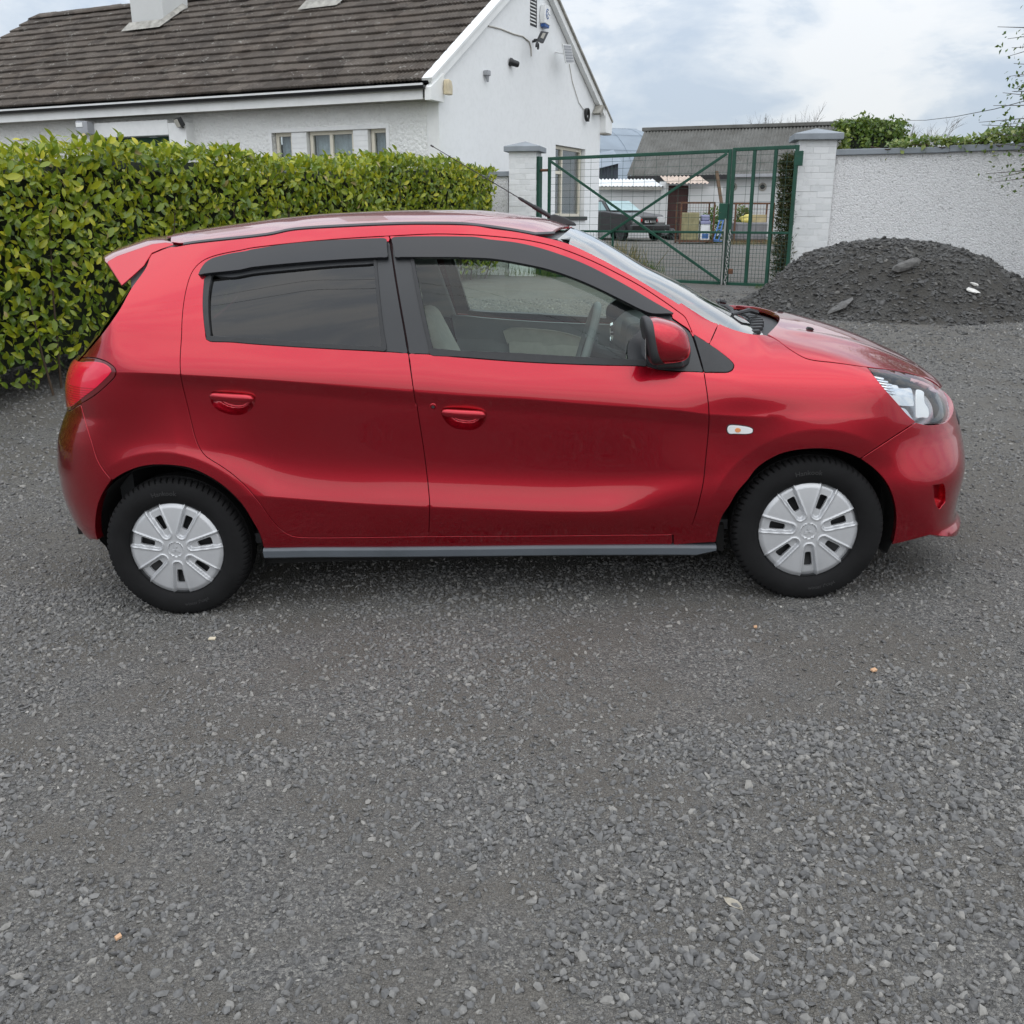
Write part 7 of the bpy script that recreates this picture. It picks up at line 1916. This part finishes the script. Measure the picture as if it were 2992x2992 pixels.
ub.box(-1.70, -1.55, -.62, .62, .30, .70); ub.box(1.55, 1.70, -.60, .60, .24, .62)
ub.build('underbody_light_block', m_dark, car)
# ---------------------------------------------------------------- cabin
def trim_panel(px, off, mt, nm, par, par2):
    make_panel(nm, px, F=F_side, h=.03, gap=0, off=off, mat=mt, parent=par, mirror_parent=par2, depth=.01)
trim_poly = T('B', (1362, 1270), (1535, 1272))+T('C', (0, 1300), (600, 1345), (1200, 1372), (1640, 1385))+T('D', (330, 960), (372, 1180), (387, 1350), (382, 1500), (357, 1750))+T('H', (1205, 850), (1170, 975), (1130, 1060), (1070, 1105), (0, 1140))+T('G', (1545, 1140), (1540, 880), (1480, 370), (1425, 50))+T('B', (1385, 1500))
trim_panel(trim_poly, -.060, m_int, 'door_trim', door_f, door_f2)
ins = T('C', (200, 1460), (300, 1420), (600, 1430), (900, 1470), (1200, 1560), (1250, 1700), (1200, 1932), (300, 1900))
trim_panel(ins, -.072, m_beige, 'trim_insert', door_f, door_f2)
trim_panel(T('A', (1400, 1200), (1932, 1225))+T('B', (500, 1255), (1330, 1300), (1420, 1900))+T('G', (1525, 880), (1515, 1130), (400, 1140), (150, 960))+T('F', (1600, 640), (1420, 490), (1330, 330), (1270, 60))+T('A', (1200, 1500), (1250, 1300)), -.060, m_intd, 'door_trim', door_r, door_r2)
MB().box(-1.45, 1.0, -.68, .68, .26, .30).build('cabin_floor', m_intd, car)
MB().box(-1.5, -1.44, -.60, .60, .30, 1.05).build('boot_bulkhead', m_intd, car)
def soft_box(nm, pts_lo, pts_hi, mt, par, bev=.03):
    mb = MB(); mb.add(list(pts_lo)+list(pts_hi), [(3, 2, 1, 0), (4, 5, 6, 7), (0, 1, 5, 4), (1, 2, 6, 5), (2, 3, 7, 6), (3, 0, 4, 7)])
    return mb.build(nm, mt, par, bevel=bev, seg=4)
def seat(cx, cy, wide=.25):
    b = soft_box('seat', [(cx-.25, cy-wide, .38), (cx+.27, cy-wide, .42), (cx+.27, cy+wide, .42), (cx-.25, cy+wide, .38)], [(cx-.25, cy-wide, .52), (cx+.28, cy-wide, .58), (cx+.28, cy+wide, .58), (cx-.25, cy+wide, .52)], m_beige, car, .045)
    soft_box('seat_back', [(cx-.30, cy-wide, .50), (cx-.14, cy-wide, .50), (cx-.14, cy+wide, .50), (cx-.30, cy+wide, .50)], [(cx-.52, cy-wide+.04, 1.06), (cx-.40, cy-wide+.04, 1.08), (cx-.40, cy+wide-.04, 1.08), (cx-.52, cy+wide-.04, 1.06)], m_beige, b, .045)
    soft_box('headrest', [(cx-.535, cy-.13, 1.09), (cx-.445, cy-.13, 1.09), (cx-.445, cy+.13, 1.09), (cx-.535, cy+.13, 1.09)], [(cx-.57, cy-.11, 1.29), (cx-.49, cy-.11, 1.30), (cx-.49, cy+.11, 1.30), (cx-.57, cy+.11, 1.29)], m_beige, b, .04)
    for d in (-.07, .07): MB().tube([(cx-.46, cy+d, 1.05), (cx-.49, cy+d, 1.12)], .006).build('headrest_post', m_chrome, b)
seat(.10, -.36); seat(.10, .36)
rb = soft_box('rear_bench', [(-1.05, -.62, .40), (-.55, -.62, .42), (-.55, .62, .42), (-1.05, .62, .40)], [(-1.05, -.62, .55), (-.54, -.62, .58), (-.54, .62, .58), (-1.05, .62, .55)], m_intd, car, .05)
soft_box('bench_back', [(-1.15, -.60, .52), (-1.0, -.60, .52), (-1.0, .60, .52), (-1.15, .60, .52)], [(-1.33, -.54, 1.05), (-1.22, -.54, 1.06), (-1.22, .54, 1.06), (-1.33, .54, 1.05)], m_intd, rb, .05)
# dashboard and steering wheel (right-hand drive)
db = MB(); prof = [(.62, .40), (.60, .66), (.56, .83), (.585, .945), (.64, .995), (.80, 1.005), (1.02, .975), (1.02, .40)]
V = [(u, y, v) for y in (-.66, .66) for u, v in prof]
db.add(V, [tuple(range(8)), tuple(reversed(range(8, 16)))]+[(i, i+8, (i+1) % 8+8, (i+1) % 8) for i in range(8)])
dash = db.build('dashboard', m_intd, car, bevel=.02, seg=3)
soft_box('instrument_hood', [(.55, -.52, .93), (.70, -.52, .95), (.70, -.20, .95), (.55, -.20, .93)], [(.57, -.50, 1.05), (.72, -.48, 1.055), (.72, -.24, 1.055), (.57, -.22, 1.05)], m_intd, dash, .02)
for yy in (-.58, .55):
    MB().lathe([(.0, .0), (.035, .0), (.045, .012), (.052, .0)], 24, Matrix.Translation((.572, yy, .900))@Matrix.Rotation(-math.pi/2, 4, 'Y')).build('air_vent', m_chrome, dash, smooth=True)
soft_box('centre_console', [(.50, -.13, .40), (.66, -.13, .40), (.66, .13, .40), (.50, .13, .40)], [(.545, -.13, .86), (.66, -.13, .90), (.66, .13, .90), (.545, .13, .86)], m_chrome if False else m_gloss, dash, .015)
swc = Vector((.405, -.36, .940)); sax = Vector((-.95, 0, .31)).normalized(); su = Vector((0, 1, 0)); sv = sax.cross(su).normalized()
sw = MB(); pts = [swc+(su*math.cos(a)+sv*math.sin(a))*.182 for a in np.linspace(0, 2*math.pi, 49)]
sw.tube(pts, .0165, 10, cap=False)
wheel_o = sw.build('steering_wheel', m_int, dash, smooth=True)
MB().lathe([(.0, .03), (.055, .026), (.07, .010), (.06, -.02)], 20, Matrix.Translation(swc-sax*.02)@sax.to_track_quat('Z', 'Y').to_matrix().to_4x4()).build('steering_hub', m_intd, wheel_o, smooth=True)
sp = MB()
for a in (R(-8), R(188), R(268)): sp.bar(swc-sax*.012, swc+(su*math.cos(a)+sv*math.sin(a))*.175-sax*.0, .045, .016, up=tuple(sax))
sp.build('spoke', m_int, wheel_o, bevel=.004)
MB().tube([swc-sax*.03, swc-sax*.26], .035, 12).build('steering_column', m_intd, wheel_o)
soft_box('rear_view_mirror', [(.40, -.11, 1.24), (.43, -.11, 1.24), (.43, .11, 1.24), (.40, .11, 1.24)], [(.41, -.11, 1.30), (.44, -.11, 1.30), (.44, .11, 1.30), (.41, .11, 1.30)], m_intd, car, .008)
for s in (-1, 1):      # pillar linings
    for k, (x0, z0, x1, z1) in enumerate(((-.30, .98, -.40, 1.40), (-1.12, 1.05, -1.18, 1.36))):
        y0 = float(W_side(np.array(x0), np.array(z0)))-.045; y1 = float(W_side(np.array(x1), np.array(z1)))-.045
        MB().bar((x0, s*y0, z0), (x1, s*y1, z1), .15 if k == 0 else .30, .03, up=(0, s, .4)).build('pillar_lining', m_int, car, bevel=.008)
# scuttle panel and wipers
V = []; F_ = []
ys = np.linspace(-.60, .60, 31)
for y in ys:
    xr = 1.24-.41*y*y; xf = 1.085-.16*(abs(y)/.62)**2
    zr_ = float(H_hood(np.array(xr+.02), np.array(y)))-.028
    zf = 1.018-.045*(abs(y)/.62)**2
    for t in np.linspace(0, 1, 6):
        V.append((xf+(xr-xf)*t, y, zf+(zr_-zf)*t-.010*math.sin(math.pi*t)))
F_ = [(i*6+j, i*6+j+1, i*6+7+j, i*6+6+j) for i in range(30) for j in range(5)]
scut = link('scuttle_panel', mesh('scuttle_panel', V, F_, smooth=True), m_black, car)
for y in np.linspace(-.5, .5, 15):
    xf = 1.10-.16*(abs(y)/.62)**2; MB().box(xf+.02, xf+.07, y-.022, y+.010, 1.000-.03*(abs(y)/.6)**2, 1.016-.03*(abs(y)/.6)**2).build('scuttle_rib', m_black, scut, bevel=.003)
def wiper(y0, y1, px, arm_y):
    mb = MB(); pts = []
    for y in np.linspace(y0, y1, 12):
        x = px-.155*(abs(y)/.62)**2*1.0; z_ = 1.050-.052*(abs(y)/.62)**2
        pts.append((x, y, z_))
    mb.tube(pts, .0075, 6)
    mid = pts[5]; mb.tube([(1.155-.2*arm_y*arm_y, arm_y, 1.030), (1.10-.2*arm_y**2, (arm_y+mid[1])/2, 1.052), (mid[0], mid[1], mid[2]+.012)], [.012, .010, .006], 6)
    return mb.build('wiper', m_black, car, smooth=True)
wiper(-.56, .02, 1.045, -.06); wiper(-.10, .55, 1.05, .48)

# ---------------------------------------------------------------- overhead wires on the camera side of the drive: the photograph shows them mirrored in the side windows
def mirrored_at(px, ylim):
    P = lift_px([px], F_side); n = grad(F_side, P)[0]; d = cray(*px); d = d/np.linalg.norm(d); r = d-2*np.dot(d, n)*n
    P = CAR_R@P[0]+CAR_T; r = CAR_R@r; t = (ylim-P[1])/r[1]; return P+r*t
for wire_px, wl_ in ((((620, 862), (1300, 831)), 'upper of two overhead cables mirrored as thin lines in the side windows'), (((620, 889), (1300, 858)), 'lower of two overhead cables mirrored as thin lines in the side windows')):
    a, b_ = mirrored_at(wire_px[0], -6.0), mirrored_at(wire_px[1], -6.0); e_ = b_-a; a, b_ = a-e_*3, b_+e_*3
    pts = [a+(b_-a)*t-np.array([0, 0, .9*(t*(1-t))]) +np.array([0, 0, .22]) for t in np.linspace(0, 1, 13)]
    tag(MB().tube([tuple(q) for q in pts], .016, 6).build('overhead_wire', m_gutter), wl_, 'wire', 'cables mirrored in the car windows')
